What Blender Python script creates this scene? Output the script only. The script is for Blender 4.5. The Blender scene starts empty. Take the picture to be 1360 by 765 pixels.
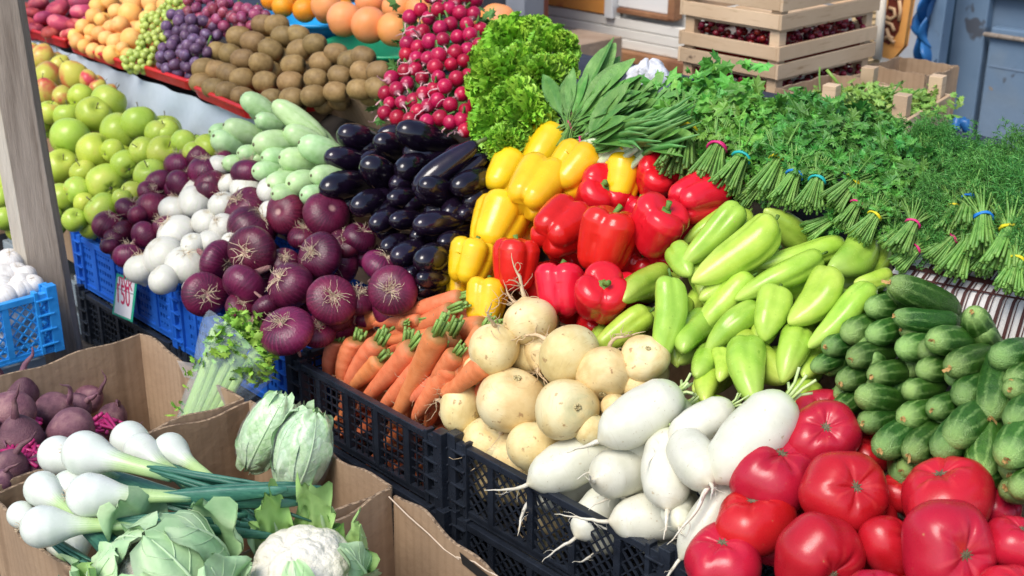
import bpy, math, random
import numpy as np
from mathutils import Vector, Matrix
random.seed(7)
RS = np.random.RandomState
C = bpy.context.scene.collection
sc = bpy.context.scene
PI = math.pi
# ---------------------------------------------------------------- the view and the sloping display
F = 1700.0; PITCH = math.atan(0.4); CX, CY, HC = 680.0, 382.5, 1.7
fw = Vector((0, math.cos(PITCH), -math.sin(PITCH))); up = Vector((0, math.sin(PITCH), math.cos(PITCH))); rt = Vector((1, 0, 0))
CAM = Vector((0, 0, HC))
a43 = math.radians(43)
AD = Vector((-math.sin(a43), math.cos(a43), 0))      # along the row of crates, away to the left
BD = Vector((math.cos(a43), math.sin(a43), 0))       # into the stall
SLOPE, U0, Z0 = 0.58, 1.12, 0.80
NRM = Vector((-SLOPE * BD.x, -SLOPE * BD.y, 1)).normalized()
UPS = (BD + Vector((0, 0, SLOPE))).normalized()      # up the slope
def ray(x, y): return fw + rt * ((x - CX) / F) - up * ((y - CY) / F)
def at_depth(x, y, t): return CAM + ray(x, y) * t
def at_z(x, y, z):
    d = ray(x, y); return CAM + d * ((z - HC) / d.z)
def at_slope(x, y, lift=0.0, s=SLOPE, u0=U0, z0=Z0):
    d = ray(x, y); t = (z0 + lift - HC - s * u0) / (d.z - s * d.dot(BD)); return CAM + d * t, t
def at_u(x, y, u):
    d = ray(x, y); return CAM + d * (u / d.dot(BD))
def W(u, v, z): return BD * u + AD * v + Vector((0, 0, z))
def project(p):
    q = p - CAM; t = q.dot(fw); return CX + F * q.dot(rt) / t, CY - F * q.dot(up) / t
ZS = 460 / 1353.0
OFF = {0: (0, 0, 1.0), 1: (0, 0, ZS), 2: (440, 0, ZS), 3: (900, 0, ZS), 4: (0, 250, ZS), 5: (440, 250, ZS), 6: (900, 250, ZS), 7: (0, 505, ZS), 8: (440, 505, ZS), 9: (900, 505, ZS)}
def px(reg, x, y):
    ox, oy, s = OFF[reg]; return ox + x * s, oy + y * s

# ---------------------------------------------------------------- mesh helpers
class MB:
    """collects geometry for ONE mesh"""
    def __init__(s): s.v = []; s.f = []; s.n = 0
    def add(s, v, f):
        v = np.asarray(v, float).reshape(-1, 3)
        s.v.append(v); n = s.n; s.f += [tuple(int(i) + n for i in q) for q in f]; s.n += len(v); return s
    def box(s, c, d, R=None):
        dx, dy, dz = d[0] / 2, d[1] / 2, d[2] / 2
        p = np.array([(-dx, -dy, -dz), (dx, -dy, -dz), (dx, dy, -dz), (-dx, dy, -dz), (-dx, -dy, dz), (dx, -dy, dz), (dx, dy, dz), (-dx, dy, dz)])
        if R is not None: p = p @ np.array(R.to_3x3()).T
        return s.add(p + np.array(c), [(0, 3, 2, 1), (4, 5, 6, 7), (0, 1, 5, 4), (1, 2, 6, 5), (2, 3, 7, 6), (3, 0, 4, 7)])
    def bar(s, a, b, w, h, n=(0, 0, 1)):
        """a bar from a to b, w wide across, h along n"""
        a = np.array(a, float); b = np.array(b, float); d = b - a; d /= np.linalg.norm(d) + 1e-9
        n = np.array(n, float); n = n - d * n.dot(d); n /= np.linalg.norm(n) + 1e-9; k = np.cross(d, n)
        p = [q + k * i * w / 2 + n * j * h / 2 for q in (a, b) for i, j in ((-1, -1), (1, -1), (1, 1), (-1, 1))]
        return s.add(p, [(0, 1, 2, 3), (7, 6, 5, 4), (0, 4, 5, 1), (1, 5, 6, 2), (2, 6, 7, 3), (3, 7, 4, 0)])
    def tube(s, pts, rad, n=6, flat=1.0):
        pts = np.array(pts, float); m = len(pts); rad = np.broadcast_to(np.array(rad, float), (m,))
        t = np.gradient(pts, axis=0); t /= np.linalg.norm(t, axis=1)[:, None] + 1e-12
        ref = np.array([0.31, 0.17, 0.93]) if abs(t[0][2]) < .9 else np.array([1.0, .1, 0])
        V = []; nn = None
        for i in range(m):
            x = np.cross(t[i], ref) if nn is None else nn - t[i] * nn.dot(t[i])
            x /= np.linalg.norm(x) + 1e-12; nn = x; y = np.cross(t[i], x)
            for k in range(n):
                a = 2 * PI * k / n; V.append(pts[i] + rad[i] * (math.cos(a) * x + flat * math.sin(a) * y))
        Fc = [(i * n + k, i * n + (k + 1) % n, (i + 1) * n + (k + 1) % n, (i + 1) * n + k) for i in range(m - 1) for k in range(n)]
        Fc += [tuple(range(n))[::-1], tuple((m - 1) * n + k for k in range(n))]
        return s.add(V, Fc)
    def grid(s, P):
        P = np.asarray(P, float); a, b = P.shape[:2]
        return s.add(P.reshape(-1, 3), [(i * b + j, i * b + j + 1, (i + 1) * b + j + 1, (i + 1) * b + j) for i in range(a - 1) for j in range(b - 1)])
    def rev(s, fun, rings=20, seg=28):
        """fun(t, th) -> x, y, z arrays; poles closed"""
        t = np.linspace(0, 1, rings + 1)[1:-1]; th = np.linspace(0, 2 * PI, seg, endpoint=False)
        T, H = np.meshgrid(t, th, indexing='ij'); X, Y, Z = fun(T, H)
        V = np.stack([X, Y, Z], -1).reshape(-1, 3)
        e0 = np.stack(fun(np.zeros(seg) + 1e-4, th), -1).mean(0); e1 = np.stack(fun(np.ones(seg) - 1e-4, th), -1).mean(0)
        m = rings - 1; Fc = [(i * seg + k, i * seg + (k + 1) % seg, (i + 1) * seg + (k + 1) % seg, (i + 1) * seg + k) for i in range(m - 1) for k in range(seg)]
        i0, i1 = m * seg, m * seg + 1
        Fc += [(i0, (k + 1) % seg, k) for k in range(seg)] + [(i1, (m - 1) * seg + k, (m - 1) * seg + (k + 1) % seg) for k in range(seg)]
        return s.add(np.vstack([V, e0, e1]), Fc)
    def mesh(s, name, mat, smooth=True, warp=None):
        V = np.vstack(s.v)
        if warp is not None: V = warp(V)
        m = bpy.data.meshes.new(name); m.from_pydata(V.tolist(), [], s.f); m.update()
        if mat: m.materials.append(mat)
        if smooth: m.polygons.foreach_set('use_smooth', [True] * len(m.polygons))
        return m
    def obj(s, name, mat, parent=None, smooth=False, bevel=0.0, **tags):
        o = bpy.data.objects.new(name, s.mesh(name, mat, smooth)); C.objects.link(o)
        if parent is not None: o.parent = parent
        if bevel:
            b = o.modifiers.new('edge', 'BEVEL'); b.width = bevel; b.segments = 2; b.limit_method = 'ANGLE'
        tag(o, **tags); return o
def tag(o, label=None, cat=None, group=None, kind=None):
    if label: o['label'] = label
    if cat: o['category'] = cat
    if group: o['group'] = group
    if kind: o['kind'] = kind
    return o
def empty(name, label, cat, group=None, loc=(0, 0, 0)):
    o = bpy.data.objects.new(name, None); C.objects.link(o); o.location = loc; o.empty_display_size = .02
    return tag(o, label, cat, group)
def lump(seed, amp, freq=2.0, k=5):
    r = RS(seed); D = r.normal(size=(k, 3)) * freq; ph = r.uniform(0, 6.28, k)
    def w(V):
        n = V / (np.linalg.norm(V, axis=1)[:, None] + 1e-6)
        return V * (1 + amp * np.sin(V @ D.T * 2 + ph).mean(1) * 1.8)[:, None]
    return w
def sphere(r=.5, asp=1.0, rings=10, seg=14, c=(0, 0, 0)):
    b = MB(); b.rev(lambda t, h: (r * np.sin(PI * t) * np.cos(h) + c[0], r * np.sin(PI * t) * np.sin(h) + c[1], -r * asp * np.cos(PI * t) + c[2]), rings, seg); return b

# ---------------------------------------------------------------- materials
MATS = {}
def mat(name, cols, scale=4.0, rough=.45, bump=0.0, bscale=30.0, stretch=(1, 1, 1), hue=.0, val=.0, sat=.0, over=(), detail=4.0, island=0.0, spec=.5, coat=0.0, sss=0.0, sssc=(1, .4, .2), transm=0.0, alpha=1.0, sheen=0.0, metal=0.0, bstretch=None, ior=1.45):
    """cols: colour-ramp stops [(pos, rgb)] over object-space noise; over: layers on top; hue/val: spread between objects; island: spread between leaves"""
    if name in MATS: return MATS[name]
    m = bpy.data.materials.new(name); m.use_nodes = True; nt = m.node_tree; N, L = nt.nodes, nt.links
    p = N['Principled BSDF']
    def node(t, **kw):
        n = N.new(t)
        for k, v in kw.items():
            if k in n.inputs: n.inputs[k].default_value = v
            else: setattr(n, k, v)
        return n
    def math_(op, a, b=None, c=None, clamp=False):
        n = N.new('ShaderNodeMath'); n.operation = op; n.use_clamp = clamp
        for i, q in enumerate((a, b, c)):
            if q is None: continue
            if isinstance(q, (int, float)): n.inputs[i].default_value = q
            else: L.new(q, n.inputs[i])
        return n.outputs[0]
    tc = node('ShaderNodeTexCoord'); oi = node('ShaderNodeObjectInfo')
    mp = node('ShaderNodeMapping'); mp.inputs['Scale'].default_value = stretch
    off = node('ShaderNodeCombineXYZ'); r100 = math_('MULTIPLY', oi.outputs['Random'], 37.0)
    for i in range(3): L.new(r100, off.inputs[i])
    L.new(tc.outputs['Object'], mp.inputs['Vector']); L.new(off.outputs[0], mp.inputs['Location'])
    def noise(sc_, det=detail, vec=None, rg=.55):
        n = node('ShaderNodeTexNoise'); n.inputs['Scale'].default_value = sc_; n.inputs['Detail'].default_value = det; n.inputs['Roughness'].default_value = rg
        L.new(vec or mp.outputs[0], n.inputs['Vector']); return n.outputs['Fac']
    def ramp(fac, stops):
        n = node('ShaderNodeValToRGB'); e = n.color_ramp.elements
        while len(e) < len(stops): e.new(.5)
        for q, (pos, col) in zip(e, stops): q.position = pos; q.color = (*col, 1)
        L.new(fac, n.inputs[0]); return n.outputs[0]
    def mix(fac, a, b, mode='MIX'):
        n = node('ShaderNodeMix'); n.data_type = 'RGBA'; n.blend_type = mode
        if isinstance(fac, (int, float)): n.inputs[0].default_value = fac
        else: L.new(fac, n.inputs[0])
        for q, i in ((a, 6), (b, 7)):
            if isinstance(q, tuple): n.inputs[i].default_value = (*q, 1)
            else: L.new(q, n.inputs[i])
        return n.outputs[2]
    col = ramp(noise(scale), cols)
    sep = node('ShaderNodeSeparateXYZ'); L.new(tc.outputs['Object'], sep.inputs[0])
    z = sep.outputs[2]
    rr = None
    def smooth(x, lo, hi):
        n = node('ShaderNodeMapRange'); n.interpolation_type = 'SMOOTHSTEP'
        n.inputs[1].default_value = lo; n.inputs[2].default_value = hi
        if lo > hi: n.inputs[1].default_value, n.inputs[2].default_value = hi, lo; n.inputs[3].default_value = 1; n.inputs[4].default_value = 0
        L.new(x, n.inputs[0]); return n.outputs[0]
    for o in over:
        k = o[0]
        if k == 'z':          # ('z', lo, hi, colour, noise amount)
            zz = math_('ADD', z, math_('MULTIPLY', math_('SUBTRACT', noise(5.0), .5), o[4])) if o[4] else z
            col = mix(smooth(zz, o[1], o[2]), col, o[3])
        elif k == 'spots':    # ('spots', scale, lo, hi, colour) patches of noise
            col = mix(smooth(noise(o[1], 3.0), o[2], o[3]), col, o[4])
        elif k == 'dots':     # ('dots', scale, radius, colour) small round specks
            vo = node('ShaderNodeTexVoronoi'); vo.inputs['Scale'].default_value = o[1]; L.new(mp.outputs[0], vo.inputs['Vector'])
            col = mix(smooth(vo.outputs['Distance'], o[2], o[2] * .5), col, o[3])
        elif k == 'rays':     # ('rays', count, lo, hi, colour, zlo, zhi) meridian streaks
            ang = math_('ARCTAN2', sep.outputs[1], sep.outputs[0])
            wob = math_('MULTIPLY', noise(3.0), 1.2)
            sn = math_('SINE', math_('ADD', math_('MULTIPLY', ang, float(o[1])), math_('MULTIPLY', wob, 3.0)))
            fz = smooth(z, o[5], o[6])
            n2 = smooth(noise(7.0), .35, .65)
            col = mix(math_('MULTIPLY', math_('MULTIPLY', smooth(sn, o[2], o[3]), fz), math_('ADD', math_('MULTIPLY', n2, .7), .3)), col, o[4])
        elif k == 'radial':   # ('radial', lo, hi, colour) by distance from the axis
            rr = math_('SQRT', math_('ADD', math_('MULTIPLY', sep.outputs[0], sep.outputs[0]), math_('MULTIPLY', sep.outputs[1], sep.outputs[1])))
            col = mix(smooth(rr, o[1], o[2]), col, o[3])
        elif k == 'lines':    # ('lines', axis, freq, lo, hi, colour, strength) straight lines across an axis
            sn = math_('SINE', math_('ADD', math_('MULTIPLY', sep.outputs[o[1]], o[2]), math_('MULTIPLY', noise(2.0), 2.0)))
            col = mix(math_('MULTIPLY', smooth(sn, o[3], o[4]), o[6]), col, o[5])
        elif k == 'grain':    # ('grain', stretch, scale, lo, hi, colour)
            mp2 = node('ShaderNodeMapping'); mp2.inputs['Scale'].default_value = o[1]; L.new(tc.outputs['Object'], mp2.inputs['Vector']); L.new(off.outputs[0], mp2.inputs['Location'])
            col = mix(smooth(noise(o[2], 5.0, mp2.outputs[0], .65), o[3], o[4]), col, o[5])
    if hue or val or sat or island:
        hs = node('ShaderNodeHueSaturation'); L.new(col, hs.inputs['Color'])
        r2 = math_('FRACT', math_('MULTIPLY', oi.outputs['Random'], 7.31)); r3 = math_('FRACT', math_('MULTIPLY', oi.outputs['Random'], 13.7))
        hv = math_('ADD', math_('MULTIPLY', math_('SUBTRACT', r2, .5), 2 * hue), .5)
        vv = math_('ADD', math_('MULTIPLY', math_('SUBTRACT', r3, .5), 2 * val), 1.0)
        if island:
            ge = node('ShaderNodeNewGeometry'); ri = ge.outputs['Random Per Island']
            vv = math_('MULTIPLY', vv, math_('ADD', math_('MULTIPLY', math_('SUBTRACT', ri, .5), 2 * island), 1.0))
            hv = math_('ADD', hv, math_('MULTIPLY', math_('SUBTRACT', math_('FRACT', math_('MULTIPLY', ri, 5.7)), .5), island * .12))
        L.new(hv, hs.inputs['Hue']); L.new(vv, hs.inputs['Value']); hs.inputs['Saturation'].default_value = 1 + sat
        col = hs.outputs[0]
    L.new(col, p.inputs['Base Color'])
    rn = math_('ADD', math_('MULTIPLY', math_('SUBTRACT', noise(9.0), .5), .25), rough, clamp=True)
    L.new(rn, p.inputs['Roughness'])
    p.inputs['Specular IOR Level'].default_value = spec; p.inputs['Coat Weight'].default_value = coat; p.inputs['Coat Roughness'].default_value = .08
    p.inputs['Metallic'].default_value = metal; p.inputs['IOR'].default_value = ior
    if sss: p.inputs['Subsurface Weight'].default_value = sss; p.inputs['Subsurface Radius'].default_value = sssc; p.inputs['Subsurface Scale'].default_value = .01
    if transm: p.inputs['Transmission Weight'].default_value = transm
    if alpha < 1: p.inputs['Alpha'].default_value = alpha
    if sheen: p.inputs['Sheen Weight'].default_value = sheen
    if bump:
        vec = None
        if bstretch:
            mp3 = node('ShaderNodeMapping'); mp3.inputs['Scale'].default_value = bstretch; L.new(tc.outputs['Object'], mp3.inputs['Vector']); L.new(off.outputs[0], mp3.inputs['Location']); vec = mp3.outputs[0]
        b = node('ShaderNodeBump'); b.inputs['Strength'].default_value = bump; b.inputs['Distance'].default_value = .02
        L.new(noise(bscale, 5.0, vec), b.inputs['Height']); L.new(b.outputs[0], p.inputs['Normal'])
    MATS[name] = m; return m
def flat(name, c, rough=.5, **k): return mat(name, [(.3, tuple(x * .85 for x in c)), (.7, c)], rough=rough, **k)
SKY, SUN, SUNANG, EXPO = 0.13, 1.7, 28.0, 0.74
# ---------------------------------------------------------------- the produce: one builder per kind, unit width, +z is the stalk (or root-tuft) end
KINDS = {}
def kind(name, asp, variants): KINDS[name] = (asp, variants)
cosl = lambda h, n, ph=0: np.cos(n * h + ph)
G = lambda x, s: np.exp(-(x / s) ** 2)
def prof(pts):
    """smooth radius profile r(t) through (t, r) points"""
    x = np.array([p[0] for p in pts]); y = np.array([p[1] for p in pts]); xs = np.linspace(0, 1, 400); ys = np.interp(xs, x, y)
    k = np.hanning(25); k /= k.sum(); yy = np.convolve(np.pad(ys, 12, 'edge'), k, 'valid'); w = np.minimum(1, np.minimum(xs, 1 - xs) / .05)
    yy = ys * (1 - w) + yy * w
    return lambda t: np.interp(t, xs, yy)
def seedrand(s): return RS(s)

# -- mats
m_tomato = mat('tomato_skin', [(.3, (.40, .008, .016)), (.55, (.47, .011, .026)), (.75, (.47, .016, .026))], 2.2, .29, .03, 30, hue=.005, val=.12, over=[('rays', 7, .6, 1.0, (.58, .04, .045), .26, .40), ('spots', 1.6, .64, .80, (.58, .055, .03)), ('spots', 14, .72, .76, (.50, .16, .07)), ('dots', 9, .022, (.55, .35, .2))], spec=.5)
m_scar = mat('dry_calyx', [(.3, (.10, .085, .035)), (.7, (.22, .20, .12))], 20, .8, .5, 60)
m_stemgreen = mat('stalk_green', [(.3, (.07, .16, .02)), (.7, (.16, .30, .05))], 9, .5, .3, 40, hue=.02, val=.2)
m_yel = mat('yellow_pepper_skin', [(.3, (.80, .46, .010)), (.7, (.87, .57, .016))], 2.5, .24, .03, 40, hue=.008, val=.07, spec=.55)
m_redp = mat('red_pepper_skin', [(.3, (.58, .008, .014)), (.7, (.68, .014, .024))], 2.5, .21, .03, 40, hue=.004, val=.10, spec=.5, over=[('spots', 1.6, .70, .84, (.70, .05, .012)), ('dots', 6, .03, (.40, .05, .02))])
m_grnp = mat('green_pepper_skin', [(.3, (.27, .46, .04)), (.7, (.42, .59, .08))], 2.0, .24, .05, 40, hue=.014, val=.14, spec=.5, over=[('z', -.2, -1.2, (.48, .62, .12), .2), ('dots', 5, .05, (.34, .36, .10)), ('spots', 4, .68, .78, (.24, .40, .04)), ('spots', 11, .73, .77, (.42, .36, .14))])
m_cuke = mat('cucumber_skin', [(.3, (.022, .095, .010)), (.7, (.048, .16, .018))], 4, .32, .45, 22, hue=.012, val=.28, over=[('rays', 9, .35, 1.0, (.19, .35, .09), .7, -1.1), ('dots', 11, .10, (.16, .30, .08)), ('z', -1.0, -1.7, (.26, .42, .12), .4)])
m_blossom = mat('dry_blossom', [(.3, (.34, .17, .05)), (.7, (.56, .36, .13))], 12, .8, .3, 40)
m_turnip = mat('turnip_skin', [(.3, (.62, .45, .18)), (.5, (.75, .59, .28)), (.72, (.80, .67, .36))], 2.6, .42, .16, 45, hue=.008, val=.10, over=[('spots', 1.2, .50, .66, (.80, .70, .40)), ('spots', 7, .64, .72, (.44, .28, .12)), ('spots', 17, .70, .76, (.36, .22, .09)), ('grain', (2, 2, 34), 2.0, .56, .76, (.56, .39, .18)), ('z', .36, .50, (.60, .56, .30), .25), ('radial', .07, .03, (.58, .48, .26))])
m_tail = mat('root_tail', [(.3, (.50, .36, .20)), (.7, (.70, .54, .34))], 8, .7, .3, 40, val=.1)
m_daikon = mat('daikon_skin', [(.3, (.60, .60, .47)), (.7, (.70, .69, .58))], 2.5, .32, .06, 40, hue=.01, val=.05, over=[('z', .55, 1.0, (.52, .62, .28), .5), ('spots', 9, .66, .74, (.50, .44, .30)), ('spots', 22, .69, .74, (.36, .29, .18)), ('grain', (1, 1, 30), 2.0, .58, .74, (.58, .54, .40)), ('z', -.62, -.90, (.60, .55, .40), .3)])
m_carrot = mat('carrot_skin', [(.3, (.70, .18, .06)), (.7, (.82, .27, .11))], 2.5, .5, .16, 34, hue=.010, val=.10, over=[('grain', (1, 1, 20), 3.2, .56, .70, (.50, .15, .06)), ('spots', 5, .64, .76, (.42, .19, .10)), ('z', 2.25, 2.55, (.34, .17, .05), .3)], bstretch=(1, 1, 10))
m_redonion = mat('red_onion_skin', [(.3, (.050, .005, .020)), (.5, (.088, .008, .030)), (.75, (.17, .013, .050))], 1.6, .30, .14, 22, stretch=(1.4, 1.4, .5), hue=.012, val=.3, over=[('rays', 30, .4, 1.0, (.15, .014, .050), -.5, .3), ('radial', .10, .03, (.34, .18, .17)), ('spots', 2.2, .74, .80, (.30, .13, .13))], spec=.5)
m_roots = mat('dry_roots', [(.3, (.42, .32, .20)), (.7, (.66, .54, .38))], 20, .85, 0, val=.2)
m_neck = mat('dry_onion_neck', [(.3, (.18, .05, .07)), (.7, (.42, .25, .20))], 6, .7, .4, 20, stretch=(5, 5, .6))
m_whiteonion = mat('white_onion_skin', [(.3, (.54, .53, .45)), (.7, (.66, .64, .57))], 2.2, .34, .10, 20, hue=.01, val=.06, over=[('rays', 18, .3, 1.0, (.56, .58, .46), -.45, .2), ('z', .36, .46, (.46, .40, .26), .2)])
m_kousa = mat('pale_squash_skin', [(.3, (.36, .56, .24)), (.7, (.50, .68, .36))], 3.0, .34, .05, 30, hue=.015, val=.10, over=[('dots', 14, .13, (.50, .64, .42)), ('rays', 7, .5, 1, (.30, .52, .18), -1, .6)])
m_eggplant = mat('eggplant_skin', [(.3, (.006, .004, .009)), (.7, (.013, .006, .018))], 2.0, .13, .03, 30, spec=.6, val=.3, coat=.25)
m_calyx = mat('eggplant_calyx', [(.3, (.08, .13, .03)), (.7, (.16, .20, .06))], 8, .6, .2, 30)
m_apple = mat('green_apple_skin', [(.3, (.33, .46, .045)), (.55, (.42, .53, .065)), (.75, (.52, .55, .10))], 1.6, .3, .02, 30, hue=.02, val=.10, over=[('spots', 1.3, .64, .84, (.54, .26, .08)), ('dots', 15, .07, (.55, .60, .2))], spec=.45)
m_pear = mat('blushed_pear_skin', [(.3, (.48, .46, .06)), (.5, (.54, .46, .08)), (.64, (.56, .10, .06))], 1.0, .34, .03, 30, hue=.02, val=.1, over=[('dots', 16, .07, (.6, .45, .15))])
m_kiwi = mat('kiwi_skin', [(.3, (.20, .122, .040)), (.7, (.33, .215, .08))], 3.5, .58, .06, 90, hue=.008, val=.2, over=[('z', .50, .60, (.07, .05, .02), .1)])
m_apricot = mat('apricot_skin', [(.35, (.82, .42, .10)), (.62, (.86, .50, .16)), (.8, (.80, .22, .08))], 1.4, .55, .03, 30, hue=.012, val=.08)
m_peach = mat('flat_peach_skin', [(.3, (.22, .02, .045)), (.55, (.42, .05, .07)), (.72, (.66, .22, .17))], 1.6, .6, .03, 30, hue=.02, val=.3)
m_ggrape = mat('green_grape_skin', [(.3, (.36, .46, .08)), (.7, (.50, .58, .15))], 2.0, .22, 0, hue=.012, val=.12, sss=.15, sssc=(.6, .8, .2))
m_bgrape = mat('dark_grape_skin', [(.3, (.075, .035, .085)), (.7, (.17, .085, .16))], 2.5, .4, .02, hue=.03, val=.3, over=[('spots', 2.0, .5, .75, (.23, .16, .27))])
m_rgrape = mat('red_grape_skin', [(.3, (.22, .025, .06)), (.7, (.34, .07, .13))], 2.5, .36, .02, hue=.02, val=.25, over=[('spots', 2.0, .5, .75, (.36, .17, .25))])
m_orange = mat('orange_peel', [(.3, (.84, .27, .008)), (.7, (.90, .34, .012))], 3, .4, .15, 60, hue=.008, val=.06)
m_grapefruit = mat('grapefruit_peel', [(.3, (.84, .33, .07)), (.6, (.86, .36, .13)), (.8, (.86, .28, .14))], 1.5, .42, .12, 60, hue=.012, val=.05)
m_radish = mat('radish_skin', [(.3, (.32, .004, .034)), (.7, (.46, .010, .060))], 2.5, .26, .05, 40, hue=.008, val=.22, over=[('z', -.42, -.52, (.72, .40, .45), .1)])
m_radroot = mat('radish_root', [(.3, (.60, .25, .30)), (.7, (.74, .52, .50))], 8, .6)
m_beet = mat('beet_skin', [(.3, (.10, .035, .058)), (.5, (.17, .07, .095)), (.72, (.28, .15, .155))], 3.0, .62, .3, 30, hue=.015, val=.22, over=[('grain', (1, 1, 12), 3, .6, .75, (.10, .04, .05))])
m_beetstem = mat('beet_stems', [(.3, (.34, .010, .10)), (.7, (.50, .03, .17))], 6, .4, .1, 30, val=.2)
m_palebulb = mat('pale_bulb_skin', [(.3, (.66, .63, .58)), (.7, (.78, .76, .73))], 2.2, .5, .15, 26, val=.07, over=[('rays', 16, .3, 1.0, (.62, .57, .50), -.6, -.2)])
m_springbulb = mat('spring_onion_bulb', [(.3, (.60, .66, .56)), (.7, (.71, .74, .68))], 2.0, .3, .05, 20, over=[('z', .55, 1.25, (.42, .58, .24), .25), ('z', 1.5, 2.3, (.10, .24, .15), .3), ('rays', 24, .35, 1, (.30, .48, .20), .5, 1.1)], bstretch=(8, 8, 1))
m_springleaf = mat('spring_onion_leaf', [(.3, (.022, .10, .075)), (.6, (.05, .17, .12)), (.8, (.10, .25, .15))], 2.5, .36, .15, 20, stretch=(6, 6, 1), val=.2, island=.25)

# -- bodies
def V_tomato(s):
    r = seedrand(s); a = r.uniform(.02, .07, 4); ph = r.uniform(0, 6.28, 4); el = r.uniform(.04, .12); ns = [2, 3, 5, 7]
    def f(t, h):
        p = PI * t; R = .5 * np.sin(p) ** .82
        lob = sum(ai * cosl(h, n, q) * k for ai, n, q, k in zip(a, ns, ph, (1.2, 1, .8, .5)))
        w = np.sin(p) ** .4 * (.45 + .55 * t); R = R * (1 + lob * w)
        Z = -.40 * np.cos(p); Z = Z - .11 * G(R, .17) * (t > .5) + .05 * G(R, .15) * (t < .5) - .05 * (1 - np.abs(np.cos(2.5 * h + ph[0]))) ** 3 * G(R - .2, .15) * (t > .5)
        return R * np.cos(h) * (1 + el), R * np.sin(h) * (1 - el), Z
    b = MB(); b.rev(f, 30, 44)
    c = MB(); n = r.randint(7, 10); k = r.uniform(.6, 1.1)
    P = [(0, 0, .305)] + [((.035 + .045 * (i % 2)) * k * math.cos(i * PI / n), (.035 + .045 * (i % 2)) * k * 1.3 * math.sin(i * PI / n), .300 + .012 * (i % 2)) for i in range(2 * n)]
    c.add(P, [(0, 1 + i, 1 + (i + 1) % (2 * n)) for i in range(2 * n)]); c.add([(x, y, z - .012) for x, y, z in P], [(0, 1 + (i + 1) % (2 * n), 1 + i) for i in range(2 * n)])
    return b.mesh('tomato', m_tomato), [('stem_scar', c.mesh('stem_scar', m_scar, False))]
kind('tomato', .8, [V_tomato(i) for i in range(6)])

def V_bell(s, m):
    r = seedrand(s); n = 3 if s % 2 else 4; ph = r.uniform(0, 6.28); asp = r.uniform(1.02, 1.16); a2 = r.uniform(-.07, .07, 3); q2 = r.uniform(0, 6.28, 3)
    Pf = prof([(0, 0), (.02, .18), (.07, .30), (.16, .385), (.35, .44), (.6, .485), (.78, .5), (.9, .44), (.96, .33), (.99, .17), (1, 0)])
    def f(t, h):
        R = Pf(t); hh = h + .12 * np.sin(3 * t + ph)
        g = np.abs(np.cos(n * (hh + ph) / 2)) ** .55
        R = R * (.74 + .26 * g) * (1 + a2[0] * cosl(h, 1, q2[0]) + .6 * a2[1] * cosl(h, 2, q2[1]))
        Z = (t - .5) * asp
        Z = Z - (.17 * G(R, .15) + .06 * (1 - g) * G(R - .25, .2)) * (t > .6) + (.13 * G(R, .10) + .09 * (1 - g)) * (t < .25) * (1 - t / .25)
        return R * np.cos(h) + .04 * a2[2] * 10 * (t - .5) ** 2, R * np.sin(h), Z
    b = MB(); b.rev(f, 36, 48); zt = asp / 2 - .17
    c = MB(); c.rev(lambda t, h: ((.13 * (1 - t) ** .8 + .0) * (1 + .25 * cosl(h, n * 2)) * np.cos(h), (.13 * (1 - t) ** .8) * (1 + .25 * cosl(h, n * 2)) * np.sin(h), zt + .02 + .05 * t), 6, 16)
    bx, by = r.uniform(-.08, .08, 2); c.tube([(0, 0, zt), (bx * .3, by * .3, zt + .10), (bx, by, zt + .20)], [.05, .042, .052], 8)
    return b.mesh('bell_pepper', m), [('stalk', c.mesh('stalk', m_stemgreen))]
kind('yellow_pepper', 1.08, [V_bell(i, m_yel) for i in range(4)])
kind('red_pepper', 1.08, [V_bell(i + 10, m_redp) for i in range(5)])

def V_long(s):
    r = seedrand(s); n = 3; ph = r.uniform(0, 6.28); asp = r.uniform(1.75, 2.3); bend = r.uniform(-.24, .24); lean_ = r.uniform(-.10, .10)
    Pf = prof([(0, 0), (.02, .07), (.08, .18), (.2, .31), (.4, .43), (.6, .49), (.78, .5), (.9, .45), (.965, .31), (.99, .16), (1, 0)])
    def f(t, h):
        g = np.abs(np.cos(n * (h + ph + .3 * t) / 2)) ** .6; R = Pf(t) * (1 - .22 * (1 - g) * (.35 + t)) * (1 + .05 * cosl(h, 1, ph))
        Z = (t - .5) * asp - .10 * G(R, .16) * (t > .8)
        return R * np.cos(h) * 1.06 + bend * (2 * t - 1) ** 2 + .02 * np.sin(9 * t + ph), R * np.sin(h) * .92 + lean_ * np.sin(5 * t), Z
    b = MB(); b.rev(f, 34, 36)
    c = MB(); zt = asp / 2 - .09; c.rev(lambda t, h: (.12 * (1 - t) ** .7 * np.cos(h) + bend, .12 * (1 - t) ** .7 * np.sin(h), zt + .06 * t), 5, 12); c.tube([(bend, 0, zt), (bend * 1.2, .02, zt + .12), (bend * 1.6, .05, zt + .22)], [.05, .04, .05], 7)
    return b.mesh('green_pepper', m_grnp), [('stalk', c.mesh('stalk', m_stemgreen))]
kind('green_pepper', 2.05, [V_long(i) for i in range(9)])

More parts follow.
